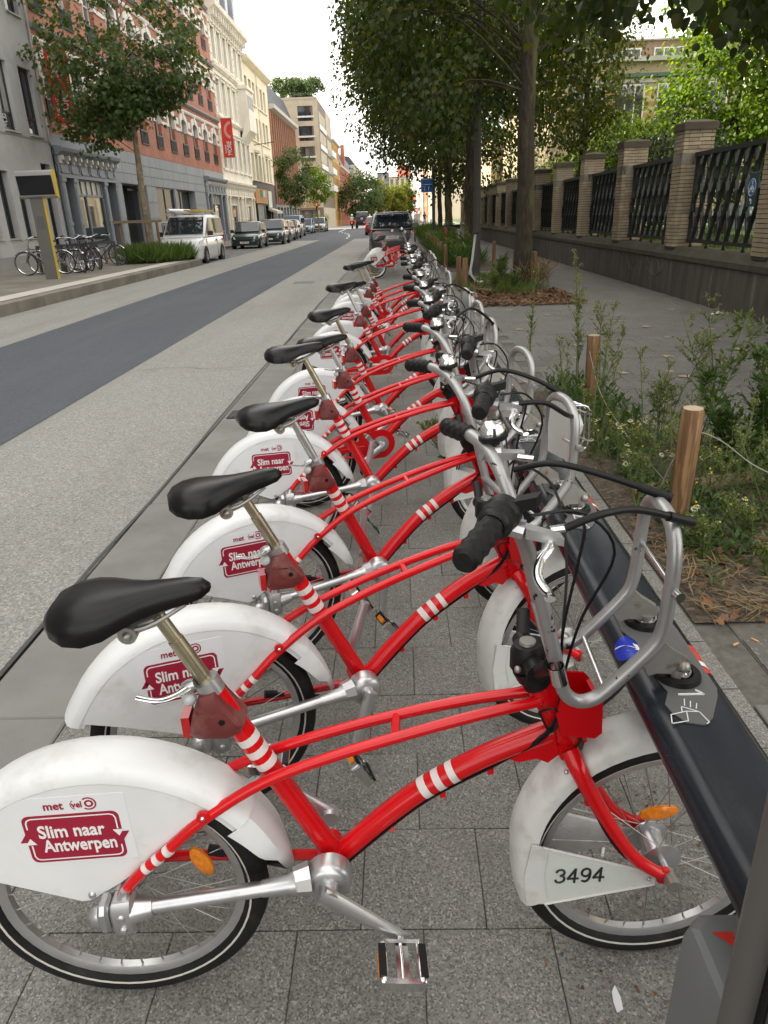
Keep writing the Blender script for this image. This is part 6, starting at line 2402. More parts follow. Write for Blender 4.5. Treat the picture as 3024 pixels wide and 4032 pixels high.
G_L = 'linden street trees along the sidewalk'
make_tree('linden_tree', 'linden overhead whose leaves hang into the top right corner', (3.75, 5.6, 0), .20, 2.9, (-.2, .6, 6.4), (3.5, 4.0, 5.2), 300, 80, .10, m_leafL0, m_bark, HEART, 3, G_L, clr=.46, inner=.6, low=3.02)
make_tree('linden_tree', 'big linden with weedy mossy trunk beside the white scooter', (2.73, 16.6, 0), .180, 5.0, (-.95, .6, 7.0), (3.1, 3.9, 4.3), 330, 120, .125, m_leafL, m_bark, DIAM, 5, G_L, clr=.62, inner=.45, limbs=50, bare=6.6, low=3.1)
make_tree('linden_tree', 'second linden trunk just left of the lamp post', (2.80, 29.4, 0), .22, 3.4, (-.5, 0, 7.8), (4.2, 4.6, 4.9), 260, 120, .15, m_leafL, m_bark, DIAM, 8, G_L, clr=.8, inner=.5, bare=5.0, low=3.4)
make_tree('linden_tree', 'third linden, thick dark trunk right of the blue sign', (2.80, 41.6, 0), .20, 3.6, (-.3, 0, 8.8), (4.9, 4.8, 5.4), 240, 100, .18, m_leafL, m_bark, DIAM, 9, G_L, clr=.9, inner=.5)
make_tree('linden_tree', 'farthest linden, thin dark trunk by the blue sign', (2.85, 50.6, 0), .15, 3.6, (-.3, 0, 9.2), (4.9, 4.8, 5.6), 200, 90, .2, m_leafL, m_bark, DIAM, 10, G_L, clr=1.0, inner=.5)
make_tree('plane_tree', 'young plane tree held by stakes before the brick building', (-9.75, 30.0, .2), .13, 3.5, (-.10, 0, 6.5), (2.6, 2.2, 3.5), 210, 48, .165, m_leafP, m_barkp, MAPLE, 14, None, clr=.60, inner=.30, limbs=80, lean=(.05, 0), amp=2.0, lobes=14, flat=.5)
G_S = 'small street trees down the far side'
make_tree('street_tree', 'small green street tree before the brick mansard house', (-10.0, 77.5, .1), .10, 2.6, (0, 0, 5.4), (1.9, 1.8, 2.6), 90, 50, .2, m_leafP, m_barkp, DIAM, 21, G_S, clr=.55)
make_tree('street_tree', 'smaller yellowish street tree before the corner flats', (-8.9, 88.0, .1), .08, 2.5, (.3, 0, 4.6), (1.5, 1.5, 2.1), 60, 45, .2, m_leafG, m_barkp, DIAM, 22, G_S, clr=.5)
make_tree('street_tree', 'dark round tree in the middle distance past the crossing', (-6.3, 142.0, 0), .2, 2.4, (0, 0, 5.3), (4.0, 3.5, 3.8), 110, 60, .36, m_leafP, m_barkp, DIAM, 23, G_S, clr=1.0)
make_tree('street_tree', 'sunlit yellow green tree beside the dark tree past the crossing', (-3.6, 158.0, 0), .2, 2.2, (0, 0, 4.6), (2.6, 2.5, 3.4), 80, 50, .36, m_leafY, m_barkp, DIAM, 24, G_S, clr=.9)
make_tree('street_tree', 'bright tree before the pale yellow flats, left of two', (-.2, 186.0, 0), .2, 2.2, (0, 0, 4.8), (2.2, 2.2, 3.4), 80, 50, .4, m_leafY, m_barkp, DIAM, 25, G_S, clr=.9)
make_tree('street_tree', 'bright tree before the pale yellow flats, right of two', (2.6, 196.0, 0), .2, 2.2, (0, 0, 4.8), (2.3, 2.2, 3.6), 80, 50, .4, m_leafY, m_barkp, DIAM, 26, G_S, clr=.9)
make_tree('street_tree', 'low shrub-like tree by the junction kerb', (-9.7, 97.0, .1), .05, .5, (0, 0, 1.0), (.9, .9, .8), 30, 40, .14, m_leafG, m_barkp, DIAM, 27, G_S, clr=.4)
G_G = 'garden trees behind the fence'
make_tree('garden_tree', 'tall bright green tree behind the nearest fence pillars', (9.6, 23.0, .7), .16, 2.0, (0, 0, 4.1), (1.75, 1.9, 2.6), 150, 90, .12, m_leafG, m_bark, HEART, 31, G_G, clr=.6)
make_tree('garden_tree', 'bright green tree drooping over the fence at the right edge', (9.0, 17.2, .7), .14, 2.0, (.5, -.3, 3.9), (1.4, 1.7, 2.6), 110, 80, .12, m_leafG, m_bark, HEART, 32, G_G, clr=.5)
make_tree('garden_tree', 'green tree behind the fence in front of the school windows', (9.4, 31.0, .7), .15, 1.6, (0, 0, 2.4), (2.2, 2.4, 1.9), 130, 80, .14, m_leafG, m_bark, DIAM, 33, G_G, clr=.6)
make_tree('garden_tree', 'lighter green tree behind the fence left of the school windows', (8.8, 39.0, .7), .14, 1.5, (0, 0, 1.9), (2.0, 2.4, 1.5), 110, 70, .15, m_leafG, m_bark, DIAM, 34, G_G, clr=.6)
make_tree('garden_tree', 'yellowish tree low behind the far end of the fence', (8.2, 52.0, .7), .12, 1.2, (0, 0, 1.5), (1.6, 2.4, 1.2), 80, 60, .16, m_leafY, m_bark, DIAM, 35, G_G, clr=.6)
make_tree('garden_tree', 'linden with painted-in sunlight over the fence right of the mossy trunk', (6.35, 27.0, .7), .15, 2.4, (-.3, 0, 5.4), (1.7, 2.2, 3.2), 120, 62, .13, leaf_mat('linden_leaf_lit', (0.040, 0.062, 0.008), (0.09, 0.115, 0.014), .4), m_bark, DIAM, 36, G_G, clr=.6)  # yellow sunlight put into the leaf colour, a lighter linden copy
G_B = 'dark shrubs against the fence'
for i, (x, y, h, w, lb) in enumerate([(7.4, 20.6, 2.9, 1.3, 'dark leafy shrub between the two tallest fence pillars'), (7.3, 24.6, 2.5, 1.3, 'dark shrub behind the third fence pillar'), (7.2, 28.4, 2.2, 1.2, 'dark shrub behind the fourth fence pillar'),
                                      (7.2, 33.0, 2.0, 1.2, 'dark shrub low behind the middle of the fence'), (7.1, 38.5, 1.8, 1.2, 'dark shrub low behind the far lattice panels')]):
    make_tree('garden_shrub', lb, (x, y, .7), .05, .4, (0, 0, h * .52), (w, 1.7, h * .55), 60, 90, .085, m_leafD, m_bark, DIAM, 40 + i, G_B, clr=.45, limbs=16, cat='shrub', inner=.3)
G_R = 'roof garden trees on the corner flats'
for i, (x, y, s, lb) in enumerate([(-15.6, 117, 1.2, 'roof garden tree over the left end of the flats'), (-13.6, 117.5, 1.35, 'roof garden tree over the middle of the flats'), (-11.6, 117, 1.1, 'roof garden tree over the street corner of the flats')]):
    make_tree('roof_tree', lb, (x, y, 16.7), .07, 1.0, (0, 0, 2.2), (1.7 * s, 1.6, .9 * s), 60, 45, .24, m_leafP, m_bark, DIAM, 50 + i, G_R, clr=.55, limbs=14)
b = MB()
b.bx(-16.2, -10.5, 113.2, 130, 16.55, 16.62)
tag(make_tree('roof_hedge', 'low dark hedge along the flats\' roof edge', (-13.2, 113.4, 16.6), .03, .1, (0, 0, .35), (2.8, .6, .5), 60, 50, .2, m_leafD, m_bark, DIAM, 55, None, clr=.35, limbs=6, cat='hedge'))
# ================================================================ VEHICLES
m_carglass = mat('car_glass', (0.02, 0.028, 0.035), rough=.03, var=.1, spec=.9)
m_cblack = mat('car_trim', (0.016, 0.016, 0.017), rough=.5, var=.1)
m_ctyre = mat('car_tyre', (0.02, 0.02, 0.02), rough=.8, var=.15)
m_crim = mat('car_rim', (0.38, 0.38, 0.39), rough=.35, metal=.8, var=.05)
m_lamp = mat('head_lamp', (0.62, 0.64, 0.66), rough=.1, var=.1, vscale=30, coat=.6)
m_tail = mat('tail_lamp', (0.42, 0.012, 0.012), rough=.2, var=.15, vscale=20, coat=.5)
m_npl = mat('number_plate_white', (0.66, 0.63, 0.62), rough=.4, var=.03)
m_nred = mat('number_plate_print', (0.40, 0.03, 0.03), rough=.5, var=0)

def car_paint(name, col, metal=.2):
    return mat(name, col, rough=.25, metal=metal, var=.03, vscale=3, coat=.7)

def make_car(name, label, loc, rz, L, W, H, paint, kind='hatch', group=None, plate=None, hood=.27, tail=.06, belt=.56, ride=.18, lit=False, screen=.17, backlean=.10):
    """x forward. kind: hatch | van | suv | box"""
    root = empty(name, loc, rz)
    tag(root, label, 'van' if kind == 'van' else 'car', group)
    w = W / 2
    zb, zbelt = ride, H * belt
    hz = H * (belt + (.02 if kind != 'van' else .06))
    xf, xr = L / 2, -L / 2
    xw0 = xf - L * hood                      # foot of the windscreen
    xw1 = xw0 - L * screen                   # its top
    xb0 = xr + L * tail                      # rear window foot
    xb1 = xb0 + L * backlean
    # lower body: stations of (x, top z, half width, bottom)
    st = [(xf, hz * .60, w * .72, zb + .12), (xf - .06, hz * .80, w * .86, zb + .02), (xf - .22, hz * .90, w * .95, zb), (xf - .55, hz * .965, w * .985, zb), (xw0 + .05, hz, w, zb), (0, hz, w, zb), (xb0 + .3, hz * 1.01, w, zb), (xr + .18, hz * .99, w * .975, zb + .02), (xr + .03, hz * .93, w * .93, zb + .06), (xr, hz * .72, w * .88, zb + .14)]
    b = MB()
    rings = []
    for (x, zt, hw, z0) in st:
        prof = [(0, zt), (.70, zt - .012), (.90, zt - .05), (.965, zt - .11), (1.0, zt - (zt - z0) * .42), (.985, z0 + .10), (.93, z0), (0, z0)]
        ring = [Vector((x, -u * hw, z)) for u, z in prof] + [Vector((x, u * hw, z)) for u, z in prof[-2:0:-1]]
        rings.append(ring)
    b.loft(rings)
    # cabin
    cw0, cw1 = w * .93, w * (.80 if kind in ('hatch', 'suv') else .88)
    cab = [(xw0, hz - .03, hz - .02, cw0), (xw1, hz - .03, H - .03, cw1), (xw1 - L * .06, hz - .03, H, cw1 * 1.01), (xb1 + L * .05, hz - .03, H - .015, cw1 * 1.0), (xb1, hz - .03, H - .05, cw1 * .98), (xb0, hz - .03, hz - .015, cw0 * .97)]
    rings = []
    for (x, z0, zt, hw) in cab:
        t = (zt - hz) / (H - hz) if zt > hz else 0
        base = cw0
        rings.append([Vector((x, -base, z0)), Vector((x, -(base + (hw - base) * max(t, 0) * .9), z0 + (zt - z0) * .90)), Vector((x, -hw * .90, zt)), Vector((x, 0, zt + .012 * t)), Vector((x, hw * .90, zt)), Vector((x, base + (hw - base) * max(t, 0) * .9, z0 + (zt - z0) * .90)), Vector((x, base, z0))])
    b.loft(rings, closed=True)
    body = b.build('body', paint, root, 40)
    # glass
    def pane(nm, q, off_):
        g = MB()
        q = [Vector(p) + Vector(off_) for p in q]
        g.add(q + [p - Vector(off_) * .5 for p in q], [(0, 1, 2, 3), (0, 4, 5, 1), (1, 5, 6, 2), (2, 6, 7, 3), (3, 7, 4, 0)])
        return g.build(nm, m_carglass, root, None)
    dz = .05
    t0, t1 = .10, .90
    lerp = lambda a, c, t: a + (c - a) * t
    ya, yb = cw0 * .93, cw1 * .86
    pane('windscreen', [(lerp(xw0, xw1, t0), -lerp(ya, yb, t0), lerp(hz, H, t0)), (lerp(xw0, xw1, t0), lerp(ya, yb, t0), lerp(hz, H, t0)), (lerp(xw0, xw1, t1), lerp(ya, yb, t1), lerp(hz, H, t1) - .02), (lerp(xw0, xw1, t1), -lerp(ya, yb, t1), lerp(hz, H, t1) - .02)], (.035, 0, .025))
    pane('rear_window', [(lerp(xb0, xb1, .12), lerp(ya, yb, .1), lerp(hz, H, .12)), (lerp(xb0, xb1, .12), -lerp(ya, yb, .1), lerp(hz, H, .12)), (lerp(xb0, xb1, .88), -lerp(ya, yb, .9), lerp(hz, H, .84)), (lerp(xb0, xb1, .88), lerp(ya, yb, .9), lerp(hz, H, .84))], (-.035, 0, .02))
    zlo, zhi = lerp(hz, H, .10), lerp(hz, H, .82)
    ylo, yhi = lerp(cw0, cw1, .08) , lerp(cw0, cw1, .74)
    xs0 = lerp(xw0, xw1, .30)
    xm = lerp(xw1, xb1, .36 if kind != 'van' else .40)
    xe = lerp(xb0, xb1, .55)
    for s in (-1, 1):
        pane('side_window', [(xs0, s * ylo, zlo), (xm + .03, s * ylo, zlo), (xm + .03, s * yhi, zhi), (xw1 - .03, s * yhi, zhi)][::s], (0, s * .020, .004))
        pane('side_window', [(xm - .03, s * ylo, zlo), (xe, s * ylo, zlo), (lerp(xb0, xb1, .9), s * yhi, zhi), (xm - .03, s * yhi, zhi)][::s], (0, s * .020, .004))
        # mirror
        g = MB(); g.cbx(xs0 - .16, xs0 - .04, min(s * (w - .02), s * (w + .20)), max(s * (w - .02), s * (w + .20)), hz + .02, hz + .20, .03)
        g.build('mirror', m_cblack if kind == 'van' else paint, root, 40)
        # lamps
        g = MB()
        rg = []
        for (dx, k) in ((-.42, .5), (-.28, .9), (-.12, 1.0), (-.02, .8)):
            x = xf + dx
            yy = lerp(w * .99, w * .70, (dx + .42) / .42)
            rg.append([Vector((x, s * (yy - .02), hz * .70 + .09 * k)), Vector((x, s * (yy + .012), hz * .70 + .05 * k)), Vector((x + .02, s * (yy + .012), hz * .70 - .06 * k)), Vector((x, s * (yy - .10), hz * .70 - .07 * k))])
        g.loft(rg)
        g.build('headlight', m_lamp, root, 40)
        g = MB()
        if kind in ('van', 'box'):
            g.cbx(xr - .012, xr + .12, min(s * (w * .80), s * (w * .965)), max(s * (w * .80), s * (w * .965)), hz * .55, hz * 1.02, .02)
        else:
            rg = []
            for (dx, k) in ((.02, .55), (.10, .9), (.24, 1.0), (.42, .6)):
                yy = lerp(w * .70, w * 1.0, dx / .42)
                rg.append([Vector((xr + dx * .9, s * (yy - .22), hz * .86 + .07 * k)), Vector((xr + dx * .9, s * (yy + .012), hz * .86 + .07 * k)), Vector((xr + dx * .9 - .03, s * (yy + .012), hz * .86 - .07 * k)), Vector((xr + dx * .9 - .03, s * (yy - .22), hz * .86 - .07 * k))])
            g.loft(rg)
        g.build('tail_light', m_tail if not lit else mat('tail_lamp_lit', (.5, .02, .02), emit=((1, .05, .02), 2.5)), root, 40)
    # bumpers, grille, plates
    g = MB(); g.cbx(xf - .05, xf + .02, -w * .55, w * .55, hz * .50, hz * .66, .02)
    g.build('grille', m_cblack, root, 40)
    g = MB(); g.cbx(xf - .10, xf + .025, -w * .70, w * .70, zb + .04, zb + .16, .02)
    g.build('front_intake', m_cblack, root, 40)
    g = MB(); g.cbx(xr - .02, xr + .08, -w * .80, w * .80, zb + .02, zb + .20, .02)
    g.build('rear_bumper', m_cblack, root, 40)
    for (x, s, z) in ((xf + .03, 1, hz * .42), (xr - .02, -1, hz * (.66 if kind != 'suv' else .70))):
        g = MB(); g.bx(min(x, x + s * .012), max(x, x + s * .012), -.26, .26, z - .055, z + .055)
        p = g.build('number_plate', m_npl, root, None)
        if plate:
            text('plate_print', plate, .11, m_nred, p, frame4((x + s * .014, 0, z), (0, s, 0), (0, 0, 1)), bold=.001, sx=.85)
    # sills and arches
    g = MB()
    rw = .31 if kind != 'suv' else .35
    xa, xc = xf - L * .19, xr + L * .185
    for x in (xa, xc):
        for s in (-1, 1):
            g.lathe([(.0001, 0), (rw + .055, 0), (rw + .055, .02), (.0001, .02)], (x, s * (w - .014), rw), (0, s, 0), 24)
    g.build('wheel_arches', m_cblack, root, 40)
    for x in (xa, xc):
        for s in (-1, 1):
            g = MB()
            g.lathe([(rw * .62, -.10), (rw * .92, -.10), (rw, -.07), (rw, .07), (rw * .92, .10), (rw * .62, .10), (rw * .62, -.10)], (0, 0, 0), (0, 1, 0), 28)
            wh = g.build('wheel', m_ctyre, root, 40)
            wh.location = (x, s * (w - .075), rw)
            g = MB()
            g.lathe([(rw * .63, .0), (rw * .63, .085), (rw * .58, .092), (rw * .52, .05), (.06, .07), (.0001, .075)], (0, 0, 0), (0, s, 0), 24)
            for k in range(6):
                a = 2 * pi * k / 6
                g.bar((.05 * cos(a), s * .078, .05 * sin(a)), (rw * .58 * cos(a), s * .084, rw * .58 * sin(a)), .06, .012, up=(0, 1, 0))
            g.build('rim', m_crim, wh, 40)
    # door seams
    g = MB()
    for s in (-1, 1):
        for x in (xw0 - .05, xm, lerp(xm, xb0, .75)):
            g.bx(x - .006, x + .006, min(s * (w - .02), s * (w + .002)), max(s * (w - .02), s * (w + .002)), zb + .12, hz - .09)
        for x in (xm + .16, lerp(xm, xb0, .75) + .12):
            g.bx(x - .09, x + .04, min(s * (w - .02), s * (w + .028)), max(s * (w - .02), s * (w + .028)), hz * .80, hz * .80 + .035)
    g.build('door_seams', m_cblack, root, None)
    return root

FR, BK = -pi / 2, pi / 2       # nose towards / away from the viewer
van = make_car('delivery_van', 'white van with yellow ladders on its roof by the plane tree', (-8.62, 32.05, 0), FR, 4.5, 1.84, 1.84, car_paint('van_white', (0.70, 0.71, 0.71), 0), 'van', 'cars parked along the far kerb', hood=.235, tail=.02, belt=.50, screen=.20, backlean=.03)
b = MB()
for x in (.55, -.4, -1.5):
    b.bx(x - .03, x + .03, -.78, .78, 1.90, 1.94)
    for s in (-1, 1):
        b.bx(x - .025, x + .025, s * .74 - .02, s * .74 + .02, 1.82, 1.91)
b.build('roof_rack', m_alloy, van, None)
ld = empty('ladder', (-8.62, 31.7, 1.96), FR)
b = MB()
for y in (.25, .62):
    b.bx(-2.0, 1.15, y - .03, y + .03, 0, .07)
for k in range(9):
    b.bx(-1.85 + .34 * k, -1.81 + .34 * k, .25, .62, .02, .06)
b.build('rails', mat('ladder_yellow', (0.55, 0.36, 0.04), rough=.5, var=.15, vscale=4), ld, None)
tag(ld, 'yellow ladder strapped on the white van\'s roof rack', 'ladder')
pt = empty('pipe_tube', (-8.62, 31.7, 1.99), FR)
b = MB(); b.tube([(-2.2, -.45, .03), (1.0, -.45, .03)], .075, 14)
b.build('tube', m_alloy, pt, 50)
tag(pt, 'grey pipe carrier beside the ladder on the van roof', 'pipe tube')
GP = 'cars parked along the far kerb'
make_car('parked_car', 'dark green hatchback with Belgian plate behind the white van', (-8.85, 46.1, 0), FR, 3.7, 1.68, 1.49, car_paint('car_green', (0.008, 0.035, 0.028)), 'hatch', GP, plate='1 XRY 104')
make_car('parked_car', 'dark slate crossover with round headlights behind the green hatchback', (-8.35, 51.9, 0), FR, 4.1, 1.80, 1.57, car_paint('car_slate', (0.030, 0.042, 0.048)), 'suv', GP)
make_car('parked_car', 'silver blue saloon third along the far kerb', (-8.75, 58.2, 0), FR, 4.3, 1.76, 1.47, car_paint('car_ice', (0.16, 0.22, 0.26)), 'hatch', GP)
make_car('parked_car', 'dark blue hatchback fourth along the far kerb', (-9.0, 64.0, 0), FR, 4.1, 1.74, 1.50, car_paint('car_navy', (0.035, 0.06, 0.09)), 'hatch', GP)
make_car('parked_car', 'tall pale blue people carrier above the smaller cars', (-9.6, 71.5, 0), FR, 4.6, 1.85, 1.85, car_paint('car_sky', (0.14, 0.20, 0.26)), 'van', GP, hood=.22, tail=.03, screen=.18)
make_car('parked_car', 'light blue car parked by the junction', (-9.9, 84.0, 0), FR, 4.2, 1.76, 1.5, car_paint('car_lightblue', (0.20, 0.28, 0.33)), 'hatch', GP)
make_car('parked_car', 'silver grey estate parked last before the crossing', (-9.2, 91.5, 0), FR, 4.5, 1.8, 1.6, car_paint('car_silver', (0.34, 0.34, 0.33), .5), 'suv', GP)
suv = make_car('parked_suv', 'dark grey SUV seen from behind at the end of the bike row', (-.18, 33.35, 0), BK, 4.5, 1.88, 1.68, car_paint('car_graphite', (0.065, 0.063, 0.065), .5), 'suv', 'cars ahead on the bike side', plate='1-FEX-559', belt=.60, tail=.03, backlean=.12)
b = MB()
for s in (-1, 1):
    b.tube(smoothpath([(.9, s * .66, 1.66), (.8, s * .66, 1.72), (-1.2, s * .66, 1.71), (-1.35, s * .66, 1.64)], 4), .02, 6)
b.build('roof_rail', m_alloy, suv, 50)
b = MB(); b.bar((-2.07, .30, 1.17), (-2.06, -.22, 1.19), .02, .025); b.tube([(-2.05, .0, 1.12), (-2.09, .0, 1.16)], .03, 8)
b.build('rear_wiper', m_cblack, suv, None)
b = MB(); b.cbx(-2.0, -1.75, -.62, .62, 1.63, 1.67, .02)
b.build('roof_spoiler', m_cblack, suv, 40)
b = MB(); b.lathe([(.05, 0), (.05, .012), (.036, .012), (.036, 0)], (-2.22, 0, .98), (-1, 0, 0), 20); b.bar((-2.235, -.03, .98), (-2.235, .03, .98), .012, .05)
b.build('badge', m_chrome, suv, 40)
make_car('driving_car', 'red hatchback with brake lights on driving away past the SUV', (-1.85, 67.9, 0), BK, 3.9, 1.72, 1.5, car_paint('car_red', (0.40, 0.012, 0.012)), 'hatch', 'cars ahead on the bike side', lit=True)
make_car('driving_car', 'pale blue car ahead of the SUV in the queue', (-1.0, 78.0, 0), BK, 4.2, 1.78, 1.6, car_paint('car_sky2', (0.25, 0.32, 0.36)), 'hatch', 'cars ahead on the bike side')
make_car('driving_car', 'white car far ahead in the queue', (-.6, 88.0, 0), BK, 4.3, 1.8, 1.65, car_paint('car_white2', (0.62, 0.63, 0.63), 0), 'suv', 'cars ahead on the bike side')
jp = make_car('off_road_jeep', 'black boxy off-roader with spare wheel on its back door', (-4.65, 106.0, 0), BK, 4.2, 1.75, 2.1, car_paint('jeep_black', (0.010, 0.011, 0.010), 0), 'box', 'cars ahead on the bike side', hood=.34, tail=.0, screen=.05, backlean=.01, belt=.58, ride=.35)
b = MB()
b.lathe([(.22, -.10), (.36, -.10), (.39, -.06), (.39, .06), (.36, .10), (.22, .10)], (-2.28, 0, 1.18), (1, 0, 0), 24)
sp = b.build('spare_wheel', m_ctyre, jp, 40)
b = MB(); b.lathe([(.23, -.08), (.23, -.05), (.08, -.09), (.0001, -.09)], (-2.28, 0, 1.18), (1, 0, 0), 20)
b.build('rim', m_crim, sp, 40)

# ================================================================ PEOPLE
def skin_person(name, label, joints, edges, radii, mats, loc, rz, root_i=0, extra=None):
    root = empty(name, loc, rz)
    me = bpy.data.meshes.new('body')
    me.from_pydata(joints, edges, [])
    o = bpy.data.objects.new('body', me)
    COL.objects.link(o)
    o.parent = root
    sk = o.modifiers.new('skin', 'SKIN')
    for i, r in enumerate(radii):
        me.skin_vertices[0].data[i].radius = (r, r)
    me.skin_vertices[0].data[root_i].use_root = True
    o.modifiers.new('sub', 'SUBSURF').levels = 2
    o.modifiers['sub'].render_levels = 2
    me.materials.append(mats)
    tag(root, label, 'person')
    return root
def person_mat(name, zlo, c_low, zhi, c_mid, c_top):
    """trousers below zlo, jacket between, skin above zhi (object space)"""
    m = bpy.data.materials.new(name)
    m.use_nodes = True
    nt = m.node_tree
    tc = nt.nodes.new('ShaderNodeTexCoord')
    sp_ = nt.nodes.new('ShaderNodeSeparateXYZ')
    nt.links.new(tc.outputs['Object'], sp_.inputs[0])
    rp = nt.nodes.new('ShaderNodeValToRGB')
    rp.color_ramp.interpolation = 'CONSTANT'
    rp.color_ramp.elements[0].color = (*c_low, 1)
    rp.color_ramp.elements[1].color = (*c_mid, 1)
    rp.color_ramp.elements[1].position = zlo / 2
    e = rp.color_ramp.elements.new(zhi / 2)
    e.color = (*c_top, 1)
    dv = nt.nodes.new('ShaderNodeMath')
    dv.operation = 'MULTIPLY'
    dv.inputs[1].default_value = .5
    nt.links.new(sp_.outputs['Z'], dv.inputs[0])
    nt.links.new(dv.outputs[0], rp.inputs['Fac'])
    nt.links.new(rp.outputs['Color'], nt.nodes['Principled BSDF'].inputs['Base Color'])
    nt.nodes['Principled BSDF'].inputs['Roughness'].default_value = .8
    return m
J = [(0, 0, .95), (0, 0, 1.15), (0, 0, 1.40), (0, 0, 1.50), (0, .02, 1.60), (0, .02, 1.72),
     (.10, 0, .90), (.12, .06, .50), (.12, -.02, .07), (.12, .14, .03), (-.10, 0, .90), (-.12, -.04, .50), (-.12, -.22, .10), (-.12, -.10, .04),
     (.20, 0, 1.41), (.25, -.04, 1.14), (.24, .08, .90), (.24, .12, .80), (-.20, 0, 1.41), (-.25, .0, 1.14), (-.25, .06, .90), (-.25, .09, .80)]
Ed = [(0, 1), (1, 2), (2, 3), (3, 4), (4, 5), (0, 6), (6, 7), (7, 8), (8, 9), (0, 10), (10, 11), (11, 12), (12, 13), (2, 14), (14, 15), (15, 16), (16, 17), (2, 18), (18, 19), (19, 20), (20, 21)]
Rr = [.15, .14, .15, .06, .10, .09, .10, .07, .05, .04, .10, .07, .05, .04, .08, .05, .04, .04, .08, .05, .04, .04]
pd_ = skin_person('person', 'pedestrian in black top and blue jeans walking away past the trees', J, Ed, Rr, person_mat('walker', .93, (0.05, 0.08, 0.15), 1.5, (0.012, 0.012, 0.014), (0.33, 0.18, 0.12)), (4.3, 118.0, 0), 0.1)
b = MB(); b.ball((0, .0, 1.70), .115, 12, 8, (1, 1.05, 1.05))
b.build('hair', mat('dark_hair', (0.02, 0.014, 0.01), rough=.7), pd_, 60)
# motorcyclist seen from behind
J2 = [(0, -.15, .85), (0, -.05, 1.05), (0, .10, 1.30), (0, .16, 1.40), (0, .20, 1.50), (0, .22, 1.62),
      (.12, -.10, .82), (.24, .28, .74), (.22, .10, .38), (.22, .24, .32), (-.12, -.10, .82), (-.24, .28, .74), (-.22, .10, .38), (-.22, .24, .32),
      (.22, .10, 1.30), (.32, .30, 1.10), (.30, .55, 1.02), (-.22, .10, 1.30), (-.32, .30, 1.10), (-.30, .55, 1.02)]
E2 = [(0, 1), (1, 2), (2, 3), (3, 4), (4, 5), (0, 6), (6, 7), (7, 8), (8, 9), (0, 10), (10, 11), (11, 12), (12, 13), (2, 14), (14, 15), (15, 16), (2, 17), (17, 18), (18, 19)]
R2 = [.17, .16, .17, .07, .10, .09, .12, .09, .06, .05, .12, .09, .06, .05, .09, .06, .05, .09, .06, .05]
rd = skin_person('person', 'motorcycle rider in pale jacket and white helmet waiting by the off-roader', J2, E2, R2, person_mat('rider', .86, (0.03, 0.03, 0.035), 1.42, (0.50, 0.44, 0.33), (0.3, 0.2, 0.15)), (-6.0, 104.6, .08), 0.0)
b = MB(); b.ball((0, .22, 1.60), .16, 14, 10, (1, 1.1, 1.05))
b.build('helmet', mat('helmet_white', (0.65, 0.65, 0.64), rough=.2, coat=.6), rd, 60)
mc = empty('motorcycle', (-6.0, 104.6, 0))
for y in (-.62, .72):
    b = MB(); b.lathe([(.20, -.06), (.28, -.07), (.31, 0), (.28, .07), (.20, .06), (.20, -.06)], (0, 0, 0), (1, 0, 0), 24)
    b.lathe([(.0001, -.02), (.2, -.02), (.2, .02), (.0001, .02)], (0, 0, 0), (1, 0, 0), 20)
    b.build('wheel', m_ctyre, mc, 40).location = (0, y, .31)
b = MB(); b.cbx(-.14, .14, -.55, .25, .38, .80, .05); b.cbx(-.16, .16, .1, .55, .6, .95, .06); b.tube([(-.36, .55, 1.08), (.36, .55, 1.08)], .02, 8); b.tube([(0, .55, 1.05), (0, .72, .35)], .04, 8)
b.cbx(-.2, .2, -.85, -.45, .80, .98, .05)
b.build('body', m_cblack, mc, 40)
b = MB(); b.cbx(-.09, .09, -.88, -.84, .70, .78, .01)
b.build('tail_light', mat('tail_lamp_lit', (.5, .02, .02), emit=((1, .05, .02), 2.5)), mc, 40)
b = MB()
for s in (-1, 1):
    b.cbx(s * .40 - .07, s * .40 + .07, .50, .56, 1.16, 1.26, .02)
b.build('mirrors', m_cblack, mc, 40)
tag(mc, 'dark motorcycle with lit tail lamp beside the black off-roader', 'motorcycle')

# ================================================================ STREET FURNITURE
m_pole = mat('lamp_post_grey', (0.075, 0.07, 0.065), rough=.6, metal=.2, var=.12, vscale=5)
lp = empty('street_lamp', (2.09, 20.1, 0))
b = MB(); b.tube([(0, 0, 0), (0, 0, 1.2), (0, 0, 8.2)], [.105, .098, .055], 18); b.tube([(0, 0, 0), (0, 0, .04)], .14, 18)
b.build('post', m_pole, lp, 50)
b = MB(); b.tube(smoothpath([(0, 0, 8.0), (-.5, 0, 8.5), (-1.5, 0, 8.65)], 5), .035, 8)
a_ = b.build('arm', m_pole, lp, 50)
b = MB(); b.cbx(-2.1, -1.45, -.14, .14, 8.58, 8.70, .04)
b.build('lantern', m_alloy, a_, 40)
tag(lp, 'dark grey lamp post between the first two tree trunks', 'lamp post')
sn = empty('blue_lane_sign', (1.98, 42.0, 0))
b = MB(); b.tube([(.05, 0, 0), (.05, 0, 3.9)], .085, 12)
b.build('pole', m_pole, sn, 50)
b = MB(); b.cbx(-.62, .02, -.12, -.10, 2.62, 3.30, .008)
b.build('panel', mat('sign_blue_bright', (0.01, 0.13, 0.50), rough=.4, var=.05), sn, 30)
b = MB()
for (x0, x1, z0, z1) in ((-.58, -.02, 3.24, 3.27), (-.56, -.06, 2.98, 3.01)):
    b.bx(x0, x1, -.126, -.12, z0, z1)
b.tube([(-.43, -.124, 2.70), (-.43, -.124, 2.86), (-.50, -.124, 2.90)], .018, 6); b.tube([(-.38, -.124, 2.92), (-.43, -.124, 2.82)], .018, 6)
b.tube([(-.22, -.124, 2.70), (-.22, -.124, 2.84), (-.14, -.124, 2.92)], .018, 6)
